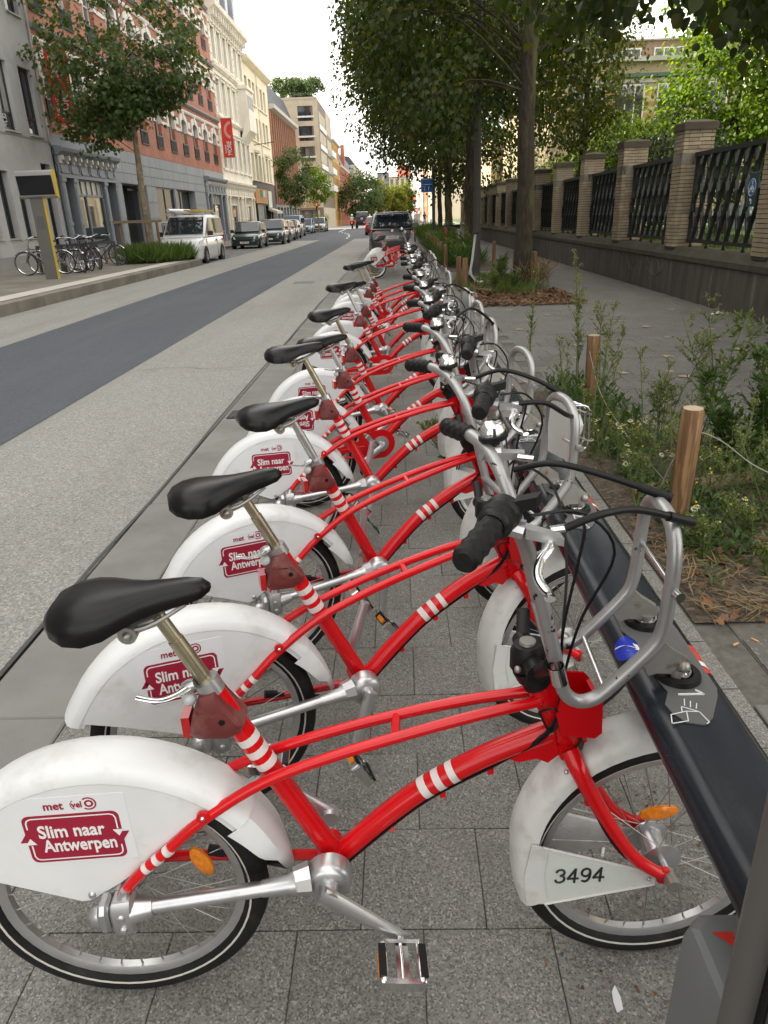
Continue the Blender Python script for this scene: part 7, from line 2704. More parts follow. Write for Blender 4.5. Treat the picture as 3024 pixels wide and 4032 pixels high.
b.build('arrows', m_white_ink, sn, None)
tag(sn, 'blue lane-arrow sign on a dark pole before the far trees', 'sign')
tl = empty('traffic_light', (2.5, 105.0, 0))
b = MB(); b.tube([(0, 0, 0), (0, 0, 3.7)], .06, 10); b.build('pole', m_pole, tl, 50)
b = MB(); b.cbx(-.16, .16, -.2, .0, 2.75, 3.65, .03); b.build('head', m_cblack, tl, 30)
for i, c_ in enumerate(((1, .03, .02), (.08, .05, .01), (.01, .06, .02))):
    b = MB(); b.lathe([(.0001, 0), (.10, 0), (.10, .02), (.0001, .03)], (0, -.2, 3.48 - .29 * i), (0, -1, 0), 16)
    b.build('lamp', mat('signal_red', (.6, .02, .02), emit=(c_, 6.0)) if i == 0 else mat('signal_off_%d' % i, c_, rough=.3), tl, 50)
tag(tl, 'traffic light showing red at the crossing, fence side', 'traffic light', 'traffic lights at the crossing')
t2 = copy_tree(tl)
t2.location = (-10.15, 100.0, -.35)
t2['label'] = 'traffic light showing red before the corner flats'
ys = empty('give_way_sign', (2.75, 103.0, 0))
b = MB(); b.tube([(0, 0, 0), (0, 0, 2.3)], .035, 8); b.build('pole', m_pole, ys, 50)
b = MB(); b.prism([(-.42, 2.25), (.42, 2.25), (0, 1.55)], -.05, -.035, lambda a, c, h: (a, h, c)); b.build('red_triangle', mat('sign_red', (.6, .02, .02), rough=.4), ys, None)
b = MB(); b.prism([(-.24, 2.15), (.24, 2.15), (0, 1.75)], -.056, -.05, lambda a, c, h: (a, h, c)); b.build('white_centre', m_white_ink, ys, None)
tag(ys, 'red and white give-way triangle under the traffic light', 'sign')

# bus information display
bi = empty('bus_display', (-9.62, 20.8, PZ))
m_bgrey = mat('display_grey', (0.16, 0.155, 0.145), rough=.45, metal=.3, var=.06)
b = MB(); b.cbx(-.185, .165, -.055, .055, 0, 2.1, .012)
b.build('post', m_bgrey, bi, 30)
b = MB(); b.cbx(.165, .185, -.06, .06, 0, 2.12, .006)
yel = mat('edge_yellow', (0.62, 0.42, 0.01), rough=.45, var=.05)
b.build('yellow_edge', yel, bi, 30)
b = MB()
rg = []
for x in (-.40, .60):
    rg.append([Vector((x, y, z)) for y, z in [(-.06, 2.06), (-.14, 2.12), (-.20, 2.62), (-.19, 2.70), (-.13, 2.74), (-.06, 2.72), (-.04, 2.62), (-.02, 2.12), (-.02, 2.06)]])
b.loft(rg)
hd = b.build('screen_housing', m_alloy, bi, 40)
b = MB(); b.add([(-.37, -.1455, 2.14), (.575, -.1455, 2.14), (.575, -.2035, 2.61), (-.37, -.2035, 2.61)], [(0, 1, 2, 3)])
b.build('screen', mat('screen_black', (0.008, 0.008, 0.012), rough=.12, var=.1), hd, None)
b = MB()
rg = []
for x in (.60, .625):
    rg.append([Vector((x, y, z)) for y, z in [(-.06, 2.05), (-.145, 2.11), (-.21, 2.62), (-.20, 2.71), (-.13, 2.75), (-.05, 2.73), (-.03, 2.62), (-.01, 2.12), (-.01, 2.05)]])
b.loft(rg)
b.build('yellow_side', yel, hd, 40)
b = MB(); b.add([(-.12, -.0558, 1.28), (.10, -.0558, 1.28), (.10, -.0558, 1.62), (-.12, -.0558, 1.62)], [(0, 1, 2, 3)])
b.build('notice_plate', mat('notice_grey', (0.11, 0.11, 0.105), rough=.4, var=.2, vscale=30), bi, None)
tag(bi, 'grey bus-stop display post with black screen and yellow edge', 'bus display')

# bicycles at the racks across the street
m_bk = mat('old_bike_black', (0.02, 0.02, 0.022), rough=.4, var=.2)
m_bg = mat('old_bike_grey', (0.20, 0.19, 0.17), rough=.4, metal=.3, var=.15)
def city_bike(label, loc, rz, lean, m, basket=False, sport=False):
    root = empty('parked_bicycle', loc, rz)
    root.rotation_euler = (lean, 0, rz)
    R_ = .345
    for x in (0, 1.10):
        b = MB(); b.lathe([(R_ - .036, -.010), (R_ - .03, -.016), (R_ - .008, -.018), (R_, 0), (R_ - .008, .018), (R_ - .03, .016), (R_ - .036, .010)], (0, 0, 0), (0, 1, 0), 40)
        w = b.build('wheel', m_ctyre, root, 50, (x, 0, R_))
        b = MB(); b.lathe([(R_ - .05, -.008), (R_ - .034, -.012), (R_ - .034, .012), (R_ - .05, .008), (R_ - .05, -.008)], (0, 0, 0), (0, 1, 0), 40)
        b.build('rim', m_chrome, w, 50)
        b = MB()
        for k in range(20):
            a = 2 * pi * k / 20
            b.tube([(cos(a) * (R_ - .045), 0, sin(a) * (R_ - .045)), (cos(a + .5) * .02, .02 * (-1) ** k, sin(a + .5) * .02)], .0016, 4)
        b.tube([(0, -.05, 0), (0, .05, 0)], .02, 10)
        b.build('spokes', m_alloy, w, 50)
    b = MB()
    bb_, sc_, ht, hb = (.46, 0, .29), (.30, 0, .80), (.92, 0, .88), (.96, 0, .72)
    b.tube([bb_, sc_], .016, 8); b.tube([bb_, hb], .017, 8); b.tube([ht, hb], .018, 8)
    b.tube([(.32, 0, .72), ht] if sport else [(.36, 0, .58), (.7, 0, .64), (.94, 0, .80)], .014, 8)
    for s in (-1, 1):
        b.tube([(0, s * .05, R_), (.33, s * .02, .70)], .009, 6); b.tube([(0, s * .05, R_), bb_], .010, 6)
        b.tube(smoothpath([hb, (1.0, s * .04, .60), (1.06, s * .045, .45), (1.10, s * .05, R_)], 4), .012, 6)
    b.tube([ht, (.88, 0, 1.0)], .012, 8)
    b.lathe([(.0001, -.01), (.09, -.01), (.09, .0), (.0001, .0)], (.46, -.05, .29), (0, 1, 0), 20)
    b.build('frame', m, root, 50)
    b = MB(); b.tube([(.30, 0, .80), (.27, 0, .90)], .013, 8); b.loft([[Vector((x, u * w_, .94 + v * .045)) for u, v in ((-1, 0), (-.8, .8), (0, 1), (.8, .8), (1, 0))] for x, w_ in ((.12, .06), (.17, .09), (.25, .07), (.36, .025), (.40, .01))])
    b.build('saddle', m_sadd, root, 50)
    b = MB(); b.tube(smoothpath([(.74, -.29, 1.05), (.82, -.25, 1.07), (.90, -.12, 1.04), (.88, 0, 1.0), (.90, .12, 1.04), (.82, .25, 1.07), (.74, .29, 1.05)], 4), .012, 8)
    b.build('handlebar', m_chrome, root, 50)
    for s in (-1, 1):
        b = MB(); b.tube([(.79, s * .265, 1.065), (.70, s * .30, 1.045)], .017, 8)
        b.build('grip', m_rubber, root, 50)
    b = MB()
    for x in (0, 1.10):
        rg = []
        for a in range(10 if x == 0 else 40, 171 if x == 0 else 181, 10):
            a = radians(a)
            rg.append([Vector((x + r_ * cos(a), y, R_ + r_ * sin(a))) for r_, y in ((R_ + .012, -.026), (R_ + .026, 0), (R_ + .012, .026))])
        b.loft(rg, closed=False, caps=False)
    b.build('mudguards', m_chrome if not sport else m, root, 50)
    b = MB(); b.tube([(.46, -.06, .29), (.58, -.07, .16)], .010, 6); b.tube([(.46, .06, .29), (.34, .07, .42)], .010, 6); b.cbx(.54, .63, -.16, -.07, .14, .17, .005); b.cbx(.29, .38, .07, .16, .41, .44, .005)
    b.build('cranks', m_alloy, root, 50)
    b = MB(); b.tube([(0, 0, .72), (-.02, 0, .76)], .006, 6)
    for s in (-1, 1):
        b.tube([(-.28, s * .06, .74), (.22, s * .06, .74)], .006, 6); b.tube([(0, s * .055, R_), (-.20, s * .06, .74)], .005, 6)
    for k in range(4):
        b.tube([(-.26 + .13 * k, -.06, .74), (-.26 + .13 * k, .06, .74)], .005, 6)
    b.build('rear_rack', m_bk, root, 50)
    if basket:
        b = MB()
        for z, k in ((.78, .85), (.88, .92), (.98, 1.0)):
            b.tube([(1.12 + x * .16 * k, y * .19 * k, z) for x, y in ((-1, -1), (1, -1), (1, 1), (-1, 1))], .005, 6, closed=True)
        for k in range(16):
            a = 2 * pi * k / 16
            x, y = max(-1, min(1, 1.4 * cos(a))), max(-1, min(1, 1.4 * sin(a)))
            b.tube([(1.12 + x * .136, y * .16, .78), (1.12 + x * .16, y * .19, .98)], .003, 4)
        for k in range(5):
            b.tube([(1.0 + .06 * k, -.16, .78), (1.0 + .06 * k, .16, .78)], .003, 4)
        b.build('wire_basket', mat('basket_wire', (.5, .49, .46), rough=.4, metal=.5), root, 50)
    tag(root, label, 'bicycle', 'bicycles at the racks across the street')
city_bike('pale grey bicycle with wire basket left of the bus display post', (-10.15, 22.9, PZ), radians(187), radians(-6), m_bg, basket=True)
city_bike('dark bicycle mostly hidden behind the bus display post', (-11.0, 23.1, PZ), radians(6), radians(5), m_bk)
city_bike('black bicycle with silver mudguards right of the bus display', (-10.35, 24.0, PZ), radians(-52), radians(5), m_bk)
city_bike('black sport bicycle in the middle of the rack row', (-10.5, 24.7, PZ), radians(-48), radians(-5), m_bk, sport=True)
city_bike('dark bicycle last of the tight rack row', (-10.45, 25.4, PZ), radians(-50), radians(4), m_bk)
city_bike('black bicycle standing alone at the last rack with thin white-walled wheel', (-11.0, 26.9, PZ), radians(-4), radians(6), m_bk)
m_rack = mat('rack_steel', (0.055, 0.052, 0.05), rough=.6, var=.15)
for i, (x, y) in enumerate(((-10.75, 23.4), (-10.5, 24.4), (-10.4, 25.2), (-10.3, 26.5))):
    r = empty('bike_rack', (x, y, PZ), radians(-8 + 5 * i))
    b = MB(); b.bx(-.45, -.38, -.03, .03, 0, .82); b.bx(.38, .45, -.03, .03, 0, .82); b.bx(-.45, .45, -.031, .031, .75, .82)
    b.build('hoop', m_rack, r, None)
    tag(r, ['dark steel rack hoop behind the bus display', 'dark steel rack hoop, second along', 'dark steel rack hoop, third along', 'dark steel rack hoop at the lone bicycle'][i], 'bike rack', 'bike racks across the street')

# e-scooters
def scooter(label, loc, rz, col, sc=1.0):
    root = empty('electric_scooter', loc, rz)
    m_s = mat('scooter_' + col[0], col[1], rough=.4, var=.08, vscale=8, dirt=(0.3, 0.3, 0.28), dscale=10, dlo=.6, dhi=.75, damt=.5)
    b = MB(); b.tube(smoothpath([(-.02, 0, 1.12), (-.07, 0, .65), (-.125, 0, .30)], 3), .028, 12)
    b.build('stem', m_s, root, 50)
    b = MB(); b.tube(smoothpath([(-.125, 0, .30), (-.10, 0, .20), (.02, 0, .07), (.10, 0, .055)], 4), .034, 12); b.build('neck', m_s, root, 50)
    b = MB(); b.cbx(.05, .66, -.085, .085, .03, .085, .015)
    b.build('deck', m_s, root, 30)
    b = MB(); b.bar((.60, 0, .07), (.76, 0, .17), .10, .02); b.build('rear_mudguard', m_s, root, 30)
    for x in (-.14, .72):
        b = MB(); b.lathe([(.05, -.03), (.10, -.032), (.115, 0), (.10, .032), (.05, .03), (.05, -.03)], (0, 0, 0), (0, 1, 0), 24); b.lathe([(.0001, -.02), (.05, -.025), (.05, .025), (.0001, .02)], (0, 0, 0), (0, 1, 0), 16)
        b.build('wheel', m_ctyre, root, 50, (x, 0, .115))
    b = MB(); b.tube([(-.02, -.24, 1.13), (-.02, .24, 1.13)], .016, 10); b.cbx(-.07, .03, -.05, .05, 1.10, 1.19, .015)
    h = b.build('handlebar', m_cblack, root, 50)
    for s in (-1, 1):
        b = MB(); b.tube([(-.02, s * .15, 1.13), (-.02, s * .26, 1.13)], .021, 10); b.build('grip', m_rubber, h, 50)
    tag(root, label, 'scooter', 'electric scooters by the planting beds')
scooter('white electric scooter parked against the lamp post', (1.80, 17.4, 0), radians(4), ('white', (0.58, 0.58, 0.57)))
scooter('red electric scooter standing in the tall weeds', (1.75, 27.0, .02), radians(60), ('red', (0.55, 0.03, 0.03)))
# ================================================================ POSTS, LOGS, WIRE
m_wood = mat('post_timber', (0.235, 0.135, 0.060), rough=.75, var=.38, vscale=4, stretch=(10, 10, .55), bump=.25, bscale=18, dirt=(0.11, 0.055, 0.022), dscale=3.2, dlo=.48, dhi=.54, damt=.8, rand=.15)
m_woodg = mat('weathered_log', (0.20, 0.15, 0.095), rough=.85, var=.3, vscale=5, stretch=(.8, 9, 9), bump=.2, bscale=30)
m_end = mat('post_end_grain', (0.42, 0.33, 0.22), rough=.8, var=.2, vscale=30)
def post(label, x, y, h, r=.05, lean=(0, 0)):
    t = empty('wooden_post', (x, y, 0))
    t.rotation_euler = (lean[0], lean[1], x * 3)
    b = MB()
    rnd = random.Random(int(x * 100 + y * 10))
    rg = []
    for z, k in ((-.05, 1.0), (h * .3, 1.0), (h * .7, 1.02), (h - .012, 1.0), (h, .90)):
        rg.append([Vector((r * k * cos(a) * (1 + .03 * sin(3 * a)), r * k * sin(a), z)) for a in [2 * pi * j / 16 for j in range(16)]])
    b.loft(rg, caps=False)
    b.build('shaft', m_wood, t, 40)
    b = MB(); b.lathe([(.0001, h + .001), (r * .90, h + .0005)], (0, 0, 0), (0, 0, 1), 16)
    b.build('end_grain', m_end, t, None)
    b = MB(); b.bx(-.0035, .0035, -r * 1.012, -r * .96, h * .12, h)
    b.build('crack', m_dkv, t, None)
    tag(t, label, 'post', 'short wooden bed posts')
    return t
post('wooden post with a wire bow, nearest in the weeds', 1.42, 3.45, .655, .052, (radians(-1), radians(2.5)))
post('wooden post behind the weeds, second from the viewer', 1.58, 5.90, .62, .052, (radians(1), radians(1)))
post('wooden post beside the scooter, right of a pair', 1.46, 16.3, .66, .06)
post('wooden post beside the scooter, left of a pair', 1.41, 17.4, .63, .058)
post('wooden post right of the mossy linden trunk', 3.16, 17.5, .68, .055)
post('wooden post in the far weeds beyond the lamp post', 3.05, 24.0, .7, .055)
for i, y in enumerate((22.4, 24.6, 26.6, 28.8, 31.0, 33.5, 36.0)):
    post(['wooden post nearest in the far row of weeds', 'wooden post, second in the far row of weeds', 'wooden post, third in the far row of weeds', 'wooden post, fourth in the far row of weeds', 'wooden post, fifth in the far row of weeds', 'wooden post, sixth in the far row of weeds', 'wooden post, last in the far row of weeds'][i], 1.42, y, .72, .055)
def log(label, p, q, r):
    p, q = Vector(p), Vector(q)
    b = MB(); b.tube([p, p * .7 + q * .3, p * .3 + q * .7, q], [r, r * 1.04, r * .98, r], 14)
    tag(b.build('log', m_woodg, None, 40), label, 'log', 'log edging of the beds')
log('rough log edging lying through the near weed bed', (1.31, 3.86, .04), (2.12, 4.04, .05), .05)
log('log edging before the scooter bed', (1.32, 16.15, .04), (2.05, 15.35, .04), .045)
w_ = MB()
w_.tube(smoothpath([(1.32, 3.52, .12), (1.355, 3.45, .36), (1.43, 3.42, .52), (1.55, 3.40, .50), (1.75, 3.36, .36), (2.0, 3.3, .27), (2.3, 3.25, .24)], 8), .0032, 6)
tag(w_.build('fence_wire', mat('wire_grey', (0.36, 0.34, 0.29), rough=.5, metal=.4), None, 60), 'thin bent wire looped over the nearest wooden post', 'wire')
w_ = MB()
w_.tube(smoothpath([(1.53, 5.84, .50), (1.47, 5.2, .30), (1.50, 4.6, .16), (1.56, 4.0, .05)], 8), .0025, 6)
tag(w_.build('fence_wire', mat('wire_grey', (0.36, 0.34, 0.29)), None, 60), 'thin slack wire trailing from the second wooden post', 'wire')

# ================================================================ WEEDS
m_weed = leaf_mat('weed_leaf', (0.048, 0.092, 0.024), (0.098, 0.155, 0.042), .32)
m_weed2 = leaf_mat('weed_leaf_dark', (0.024, 0.058, 0.012), (0.055, 0.105, 0.024), .32)
m_seed = leaf_mat('weed_seed_head', (0.10, 0.14, 0.045), (0.20, 0.215, 0.085), .3)
m_stem = mat('weed_stem', (0.13, 0.15, 0.055), rough=.7, var=.25, vscale=9)
m_dry = leaf_mat('dry_leaf', (0.065, 0.032, 0.015), (0.19, 0.095, 0.042), .08)
m_straw = leaf_mat('straw', (0.13, 0.095, 0.05), (0.24, 0.18, 0.095), .15)
m_grass = leaf_mat('grass_blade', (0.045, 0.085, 0.016), (0.085, 0.135, 0.03), .3)
m_petal = leaf_mat('petal_white', (0.66, 0.66, 0.62), (0.74, 0.74, 0.70), .2)
m_yolk = mat('flower_centre', (0.46, 0.33, 0.03), rough=.8, var=.2, vscale=90)
BLADE = [(0, 0), (-.08, .25), (-.06, .65), (0, 1.0), (.06, .65), (.08, .25)]
THIN = [(0, 0), (-.028, .25), (-.022, .65), (0, 1.0), (.022, .65), (.028, .25)]
LANCE = [(0, 0), (-.16, .35), (-.12, .65), (0, 1.0), (.12, .65), (.16, .35)]

def weed(name, label, x, y, h, seed, n_side=10, leaf=.07, bushy=.3, m=None, seedy=True, group='tall weeds in the near bed', lean=.12, stems=1, z0=.02, up=.75):
    rng = np.random.default_rng(seed)
    root = empty(name, (x, y, z0))
    tag(root, label, 'weed', group)
    b = MB()
    P, D, S = [], [], []
    Q, QD, QS = [], [], []
    for s_ in range(stems):
        az = rng.uniform(0, 2 * pi)
        ln = lean * rng.uniform(.5, 1.6)
        hh = h * (1 if s_ == 0 else rng.uniform(.55, .95))
        top = Vector((cos(az) * ln * hh, sin(az) * ln * hh, hh))
        st = smoothpath([(rng.uniform(-.02, .02), rng.uniform(-.02, .02), 0), top * .35 + Vector((0, 0, .04 * hh)), top * .7 + Vector((0, 0, .02 * hh)), top], 5)
        b.tube(st, [.0048 * (1 - .75 * i / (len(st) - 1)) + .0008 for i in range(len(st))], 5)
        for k in range(n_side):
            t = rng.uniform(.30, .99)
            i = min(len(st) - 2, int(t * (len(st) - 1)))
            p = st[i].lerp(st[i + 1], t * (len(st) - 1) - i)
            a = rng.uniform(0, 2 * pi)
            L = bushy * hh * (1.15 - t) * rng.uniform(.5, 1.2) + .04
            d = Vector((cos(a), sin(a), up + .6 * rng.random())).normalized()
            e = p + d * L
            mid = p.lerp(e, .5) + Vector((0, 0, .03 * L))
            b.tube([p, mid, e], [.0020, .0014, .0007], 4, caps=False)
            nl = int(4 + 9 * L / .25)
            for q in range(nl):
                u = rng.uniform(.1, 1.0)
                c = p.lerp(e, u)
                P.append(c); D.append(Vector(rng.normal(size=3)) * .6 + d + Vector((0, 0, .1))); S.append(leaf * rng.uniform(.35, .8) * (1.1 - .55 * u))
            if seedy and t > .45:
                for q in range(int(6 + 16 * L / .2)):
                    u = rng.uniform(.35, 1.06)
                    c = p.lerp(e, u) + Vector(rng.normal(size=3)) * .008
                    Q.append(c); QD.append(Vector(rng.normal(size=3)) + Vector((0, 0, .6))); QS.append(rng.uniform(.009, .019))
        for k in range(int(8 + hh * 16)):
            t = rng.uniform(.04, .92)
            i = min(len(st) - 2, int(t * (len(st) - 1)))
            p = st[i].lerp(st[i + 1], t * (len(st) - 1) - i)
            a = rng.uniform(0, 2 * pi)
            P.append(p); D.append(Vector((cos(a), sin(a), rng.uniform(-.2, .6)))); S.append(leaf * rng.uniform(.6, 1.4) * (1.2 - .6 * t))
    b.build('stems', m_stem, root, 60)
    P, D, S = np.array(P), np.array(D), np.array(S)
    N = rng.normal(size=P.shape) * .5 + np.array([0, 0, 1])
    leaf_mesh('leaves', P, D, N, S, LANCE, m or m_weed, root)
    if Q:
        Q, QD, QS = np.array(Q), np.array(QD), np.array(QS)
        leaf_mesh('seed_heads', Q, QD, rng.normal(size=Q.shape), QS, DIAM, m_seed, root)
    return root

weed('tall_weed', 'tallest feathery weed plume beside the second wooden post', 1.50, 6.0, 1.20, 1, 26, .04, .14, stems=2, lean=.05, up=1.4)
weed('tall_weed', 'feathery weed just behind the second wooden post', 1.72, 6.15, .80, 2, 18, .05, .30, stems=3, lean=.2)
weed('tall_weed', 'thin weed plume standing between rail and sidewalk', 1.36, 7.6, .95, 3, 20, .04, .12, stems=2, lean=.06, up=1.4)
weed('tall_weed', 'sprawling feathery weed right of the second post', 1.80, 4.85, .72, 4, 18, .05, .40, stems=4, lean=.3)
weed('tall_weed', 'spindly weed with broad low leaves before the sidewalk', 1.98, 4.65, .92, 5, 16, .09, .26, stems=2, lean=.2)
weed('tall_weed', 'feathery weed plume leaning at the bed\'s back corner', 2.16, 4.75, .98, 6, 18, .05, .32, stems=2, lean=.25)
weed('tall_weed', 'dark bushy weed at the right edge of the near bed', 2.28, 4.35, .74, 7, 22, .11, .36, m_weed2, stems=4, lean=.25)
weed('tall_weed', 'dark leafy weed half hidden right of the wire bow', 2.04, 4.25, .58, 8, 20, .11, .36, m_weed2, seedy=False, stems=4, lean=.3)
weed('tall_weed', 'tall leafy stalk at the picture\'s right edge', 2.42, 4.6, .92, 9, 30, .10, .32, m_weed2, stems=4, lean=.15)
for i, (x, y, hh) in enumerate([(1.30, 4.75, .62), (1.42, 4.95, .70), (1.66, 4.75, .66), (1.84, 4.4, .60), (1.56, 3.9, .50), (1.25, 3.6, .40), (1.88, 3.85, .52), (2.12, 3.9, .60), (1.30, 5.6, .62)]):
    weed('wispy_weed', 'thin wispy green weed stalk rising from the near bed', x, y, hh, 400 + i, 10, .04, .20, stems=2, lean=.22, up=1.2, group='wispy weeds in the near bed')
GW = 'white seeding weeds in the near bed'
rnd = random.Random(3)
for i, (x, y, h) in enumerate([(1.72, 3.75, .52), (1.95, 3.62, .58), (2.10, 3.45, .62), (1.66, 3.25, .46), (1.88, 3.15, .48), (2.02, 2.95, .46), (1.55, 4.35, .55), (1.40, 4.25, .50), (1.42, 3.05, .42), (1.60, 2.85, .36), (2.3, 3.8, .6), (2.2, 3.15, .5)]):
    weed('seeding_weed', 'bushy weed with tiny cream seed heads in the near bed', x, y, h * (.70 if y > 3.5 else .50), 60 + i, 12, .045, .42, stems=3, lean=.35, group=GW)
GC = 'chamomile in the near bed'
def chamomile(x, y, h, seed):
    rng = np.random.default_rng(seed)
    root = empty('chamomile', (x, y, .02))
    tag(root, 'white and yellow chamomile flowers on thin stalks near the rail', 'flower', GC)
    b = MB(); f = MB()
    P, D, N, S, LP, LD, LS = [], [], [], [], [], [], []
    for k in range(5):
        a = rng.uniform(0, 2 * pi)
        e = Vector((cos(a) * .14 * rng.random(), sin(a) * .14 * rng.random(), h * rng.uniform(.6, 1)))
        b.tube([(0, 0, 0), e * .5 + Vector((0, 0, .03)), e], [.0022, .0016, .0012], 4)
        up = Vector((rng.normal() * .35, rng.normal() * .35, 1)).normalized()
        f.ball(e + up * .004, .0068, 8, 5, (1, 1, .8))
        if rng.random() < .72:
            u = up.orthogonal().normalized()
            v = up.cross(u)
            for q in range(10):
                g = 2 * pi * q / 10
                d = u * cos(g) + v * sin(g) - up * .25
                P.append(e + d * .006); D.append(d); N.append(up); S.append(.013)
        for q in range(14):
            t = rng.random()
            LP.append(e * t); LD.append(rng.normal(size=3) + np.array([0, 0, .3])); LS.append(rng.uniform(.02, .05))
    b.build('stalks', m_stem, root, 60)
    f.build('flower_centres', m_yolk, root, 60)
    if P:
        leaf_mesh('petals', np.array(P), np.array(D), np.array(N), np.array(S), [(0, 0), (-.22, .5), (0, 1.0), (.22, .5)], m_petal, root, fold=.02)
    leaf_mesh('leaves', np.array(LP), np.array(LD), rng.normal(size=(len(LP), 3)), np.array(LS), BLADE, m_weed, root)
for i in range(15):
    chamomile(rnd.uniform(1.25, 1.75), rnd.uniform(3.0, 4.9), rnd.uniform(.18, .36), 200 + i)

# ---- ground cover, straw, leaf litter, far grass
def scatter(name, label, cat, n, region, size, shape, m, seed, upright=.5, zr=(.01, .1), kind='stuff', dens=None, drop=0.0):
    rng = np.random.default_rng(seed)
    P = np.empty((0, 3))
    while len(P) < n:
        q = np.column_stack([rng.uniform(region[0], region[1], n), rng.uniform(region[2], region[3], n), rng.uniform(zr[0], zr[1], n)])
        if dens is not None:
            q = q[[dens(a, c, rng) for a, c, _ in q]]
        P = np.concatenate([P, q])[:n]
    D = rng.normal(size=(n, 3)) * np.array([1, 1, .3]) + np.array([0, 0, upright * 2])
    N = rng.normal(size=(n, 3)) * .35 + np.array([0, 0, 1])
    if upright > .6:
        N = rng.normal(size=(n, 3))
    S = rng.uniform(size[0], size[1], n)
    o = leaf_mesh(name, P, D, N, S, shape, m, None, fold=.12)
    tag(o, label, cat, None, kind)
    return o
def patchy(fx, th):
    def f(a, c, rng):
        return sin(a * 5.1 + fx) + sin(c * 4.3 - fx) + .8 * sin(a * 11 + c * 9) + rng.normal() * .5 > th
    return f
scatter('ground_cover', 'low green leaves covering the near bed', 'ground cover', 3600, (1.32, 2.65, 2.85, 4.85), (.025, .07), LANCE, m_weed2, 1, .35, (.01, .10), dens=patchy(1, .3))
scatter('ground_cover', 'pale low weeds filling the near bed', 'ground cover', 3400, (1.32, 2.65, 2.75, 4.85), (.018, .05), LANCE, m_weed, 2, .55, (.01, .17), dens=patchy(3, .5))
scatter('ground_cover', 'low weeds along the kerb beside the rail', 'ground cover', 1500, (1.31, 1.80, 4.9, 6.6), (.03, .08), LANCE, m_weed2, 3, .5, (.01, .2))
scatter('dry_straw', 'dry straw lying at the edge of the near bed', 'straw', 1500, (1.2, 2.6, 2.52, 3.3), (.05, .14), THIN, m_straw, 4, .04, (.012, .05))
scatter('leaf_litter', 'brown leaf litter at the near bed\'s edge', 'leaf litter', 420, (1.2, 2.65, 2.46, 3.7), (.02, .055), MAPLE, m_dry, 5, .05, (.012, .035))
scatter('leaf_litter', 'brown leaf litter around the mossy linden', 'leaf litter', 2600, (1.35, 3.35, 13.1, 15.6), (.035, .085), MAPLE, m_dry, 6, .05, (.01, .04))
scatter('leaf_litter', 'brown leaf litter deeper in the scooter bed', 'leaf litter', 1100, (1.35, 3.1, 15.6, 18.8), (.04, .09), DIAM, m_dry, 7, .05, (.03, .06))
scatter('bed_weeds', 'green weeds around the mossy linden trunk', 'weeds', 2200, (1.4, 3.1, 14.4, 18.6), (.08, .24), THIN, m_weed, 8, .8, (.02, .10), dens=patchy(2, .7))
scatter('bed_weeds', 'tangle of dry stems around the linden trunk base', 'weeds', 420, (2.60, 3.28, 16.2, 16.95), (.15, .42), THIN, m_straw, 9, .7, (.02, .38))
scatter('far_weeds', 'tall grassy weeds in the far bed between the trees', 'weeds', 11000, (1.36, 2.6, 22.6, 44.0), (.18, .55), THIN, m_weed2, 10, .9, (.02, .25))
scatter('far_weeds', 'pale tall weeds in the far bed', 'weeds', 3000, (1.36, 2.5, 22.6, 44.0), (.08, .22), LANCE, m_weed, 11, .7, (.1, .65), dens=patchy(5, .5))
scatter('far_weeds', 'distant strip of green along the far bed', 'weeds', 4000, (1.36, 3.0, 44.0, 61.5), (.3, .8), THIN, m_weed2, 12, .9, (.02, .4))
scatter('tree_pit_grass', 'long green grass at the foot of the plane tree', 'grass', 9000, (-10.7, -7.75, 26.9, 31.6), (.18, .72), THIN, m_grass, 13, .9, (PZ, PZ + .14), dens=lambda a, c, r: ((a + 9.25) / 1.45) ** 2 + ((c - 29.2) / 2.3) ** 2 < r.uniform(.45, 1.0))
scatter('garden_grass', 'sunlit grass just behind the fence lattice', 'grass', 5000, (5.65, 8.5, 8, 24), (.08, .2), BLADE, m_grass, 14, 1.0, (.72, .76))
for i, (x, y, h) in enumerate([(1.6, 23.4, .8), (1.9, 24.6, 1.0), (2.3, 26.4, 1.15), (1.6, 25.8, .9), (2.4, 24.4, .9), (2.2, 29.5, 1.2), (1.7, 28.4, 1.0), (2.3, 33.0, 1.2)]):
    weed('tall_weed', 'tall feathery weed in the far bed between the tree trunks', x, y, h, 300 + i, 26, .10, .30, stems=5, lean=.15, group='tall weeds in the far bed')
for i, (x, y, h) in enumerate([(2.30, 16.9, .55), (1.95, 14.9, .62), (2.35, 15.2, .42), (2.5, 18.3, .6)]):
    weed('tall_weed', ['green weed growing under the white scooter deck', 'taller green weed before the scooter bed logs', 'low green weed in the leaf litter before the linden', 'green weed behind the white scooter by the lamp post'][i], x, y, h, 330 + i, 24, .08, .30, stems=5, lean=.2, group='weeds around the scooter')
# a small weed in the paving joint under the rail
weed('tall_weed', 'small weed growing from the paving behind the third bike', .30, 4.55, .30, 350, 14, .05, .5, stems=6, lean=.6, group='weeds in the paving')
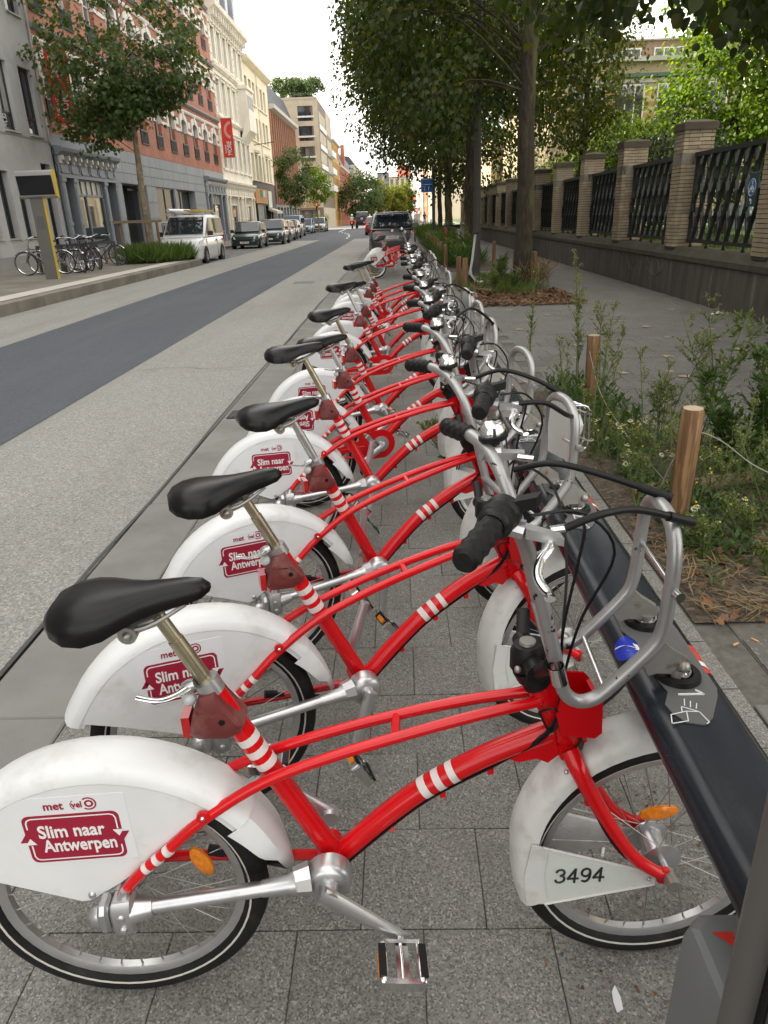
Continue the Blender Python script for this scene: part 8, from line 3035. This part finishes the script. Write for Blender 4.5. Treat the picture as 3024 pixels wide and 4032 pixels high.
# stakes round the plane tree
for i, (x, y) in enumerate(((-10.55, 29.2), (-9.05, 29.0), (-9.9, 30.7), (-10.9, 28.2))):
    t = empty('tree_stake', (x, y, PZ))
    b = MB(); b.tube([(0, 0, 0), (0, 0, 1.42 if i < 3 else .55)], .05, 12)
    b.build('stake', m_wood, t, 40)
    tag(t, ['left front timber stake of the plane tree', 'right front timber stake of the plane tree', 'rear timber stake of the plane tree', 'short loose stake left of the plane tree'][i], 'stake', 'tree stakes')
t = empty('tree_brace', (-9.8, 29.2, PZ + 1.38))
b = MB(); b.bar((-1.0, -.05, .05), (.95, -.22, .05), .06, .09); b.bar((-.85, 0, .04), (-.1, 1.5, .04), .05, .08); b.bar((.8, -.2, .04), (-.1, 1.5, .04), .05, .08)
b.build('rails', m_woodg, t, None)
tag(t, 'timber rails joining the plane tree\'s stakes', 'brace')
# ---- single leaves and litter on the paving
def leaf_poly(name, m, s, shape, parent=None):
    b = MB()
    b.add([(p[0] * s, (p[1] - .5) * s, .006 + .012 * abs(p[0]) * s * 8 * .3) for p in shape], [tuple(range(len(shape)))])
    return b.build(name, m, None, None)
spots = [(3.44, 9.41), (2.99, 8.1), (2.29, 7.31), (2.74, 7.33), (2.8, 7.04), (2.82, 6.42), (1.98, 5.27), (3.47, 10.29), (3.22, 10.92), (2.79, 9.75), (2.2, 9.0), (3.9, 8.4), (4.2, 9.9), (2.0, 8.2), (1.7, 10.4), (2.4, 11.8), (3.6, 12.6), (4.4, 12.0), (1.9, 12.6), (3.1, 6.0), (3.4, 7.6)]
lf = None
for i, (x, y) in enumerate(spots):
    if lf is None:
        lf = leaf_poly('fallen_leaf', mat('fallen_leaf_tan', (0.33, 0.25, 0.15), rough=.8, var=.3, vscale=40), .13, MAPLE)
        o = lf
    else:
        o = lf.copy(); COL.objects.link(o)
    o.location = (x, y, .0)
    o.rotation_euler = (0, 0, i * 2.4)
    s = .7 + .5 * ((i * 37) % 10) / 10
    o.scale = (s, s, s)
    tag(o, 'dry tan leaf lying alone on the grey sidewalk', 'leaf', 'leaves on the sidewalk')
m_butt = mat('cigarette_paper', (0.55, 0.30, 0.12), rough=.8, var=.2, vscale=60)
for i, (x, y, rz, lb) in enumerate(((1.26, 2.36, .5, 'cigarette end on the paving by the leaf litter, left of two'), (1.345, 2.385, 2.2, 'cigarette end on the paving by the leaf litter, right of two'), (.50, 1.40, 1.2, 'white cigarette end under the first bike\'s front wheel'))):
    b = MB(); b.tube([(-.014, 0, .004), (.014, 0, .004)], .0042, 8)
    o = b.build('cigarette_end', m_butt if i < 2 else mat('cigarette_white', (.6, .58, .52), rough=.8), None, 50)
    o.location = (x, y, 0); o.rotation_euler = (0, 0, rz)
    tag(o, lb, 'litter', 'cigarette ends')
b = MB()
b.add([(-.012, -.045, .004), (.012, -.035, .007), (.016, .01, .004), (.006, .05, .009), (-.010, .03, .004), (-.016, -.01, .007)], [(0, 1, 2, 5), (2, 3, 4, 5)])
o = b.build('paper_scrap', mat('paper_white', (.62, .63, .65), rough=.7, var=.1), None, 40)
o.location = (.43, 1.02, 0)
o.scale = (.6, .6, .6)
tag(o, 'torn white paper scrap on the paving at the bottom edge', 'litter')
b = MB()
b.add([(-.10, -.03, .004), (.02, -.06, .03), (.11, .0, .005), (.04, .06, .04), (-.08, .05, .01)], [(0, 1, 2), (0, 2, 3), (0, 3, 4)])
o = b.build('paper_scrap', mat('paper_white', (.62, .63, .65)), None, 40)
o.location = (4.85, 11.3, 0)
tag(o, 'crumpled white paper at the foot of the fence wall', 'litter')
# dirt gathered in the tile corner by the rail foot
scatter('grit', 'dark grit and soil crumbs on the tiles under the rail', 'grit', 900, (.30, 1.12, .9, 3.0), (.004, .014), DIAM, m_dry, 15, .1, (.002, .006), dens=patchy(4, .4))
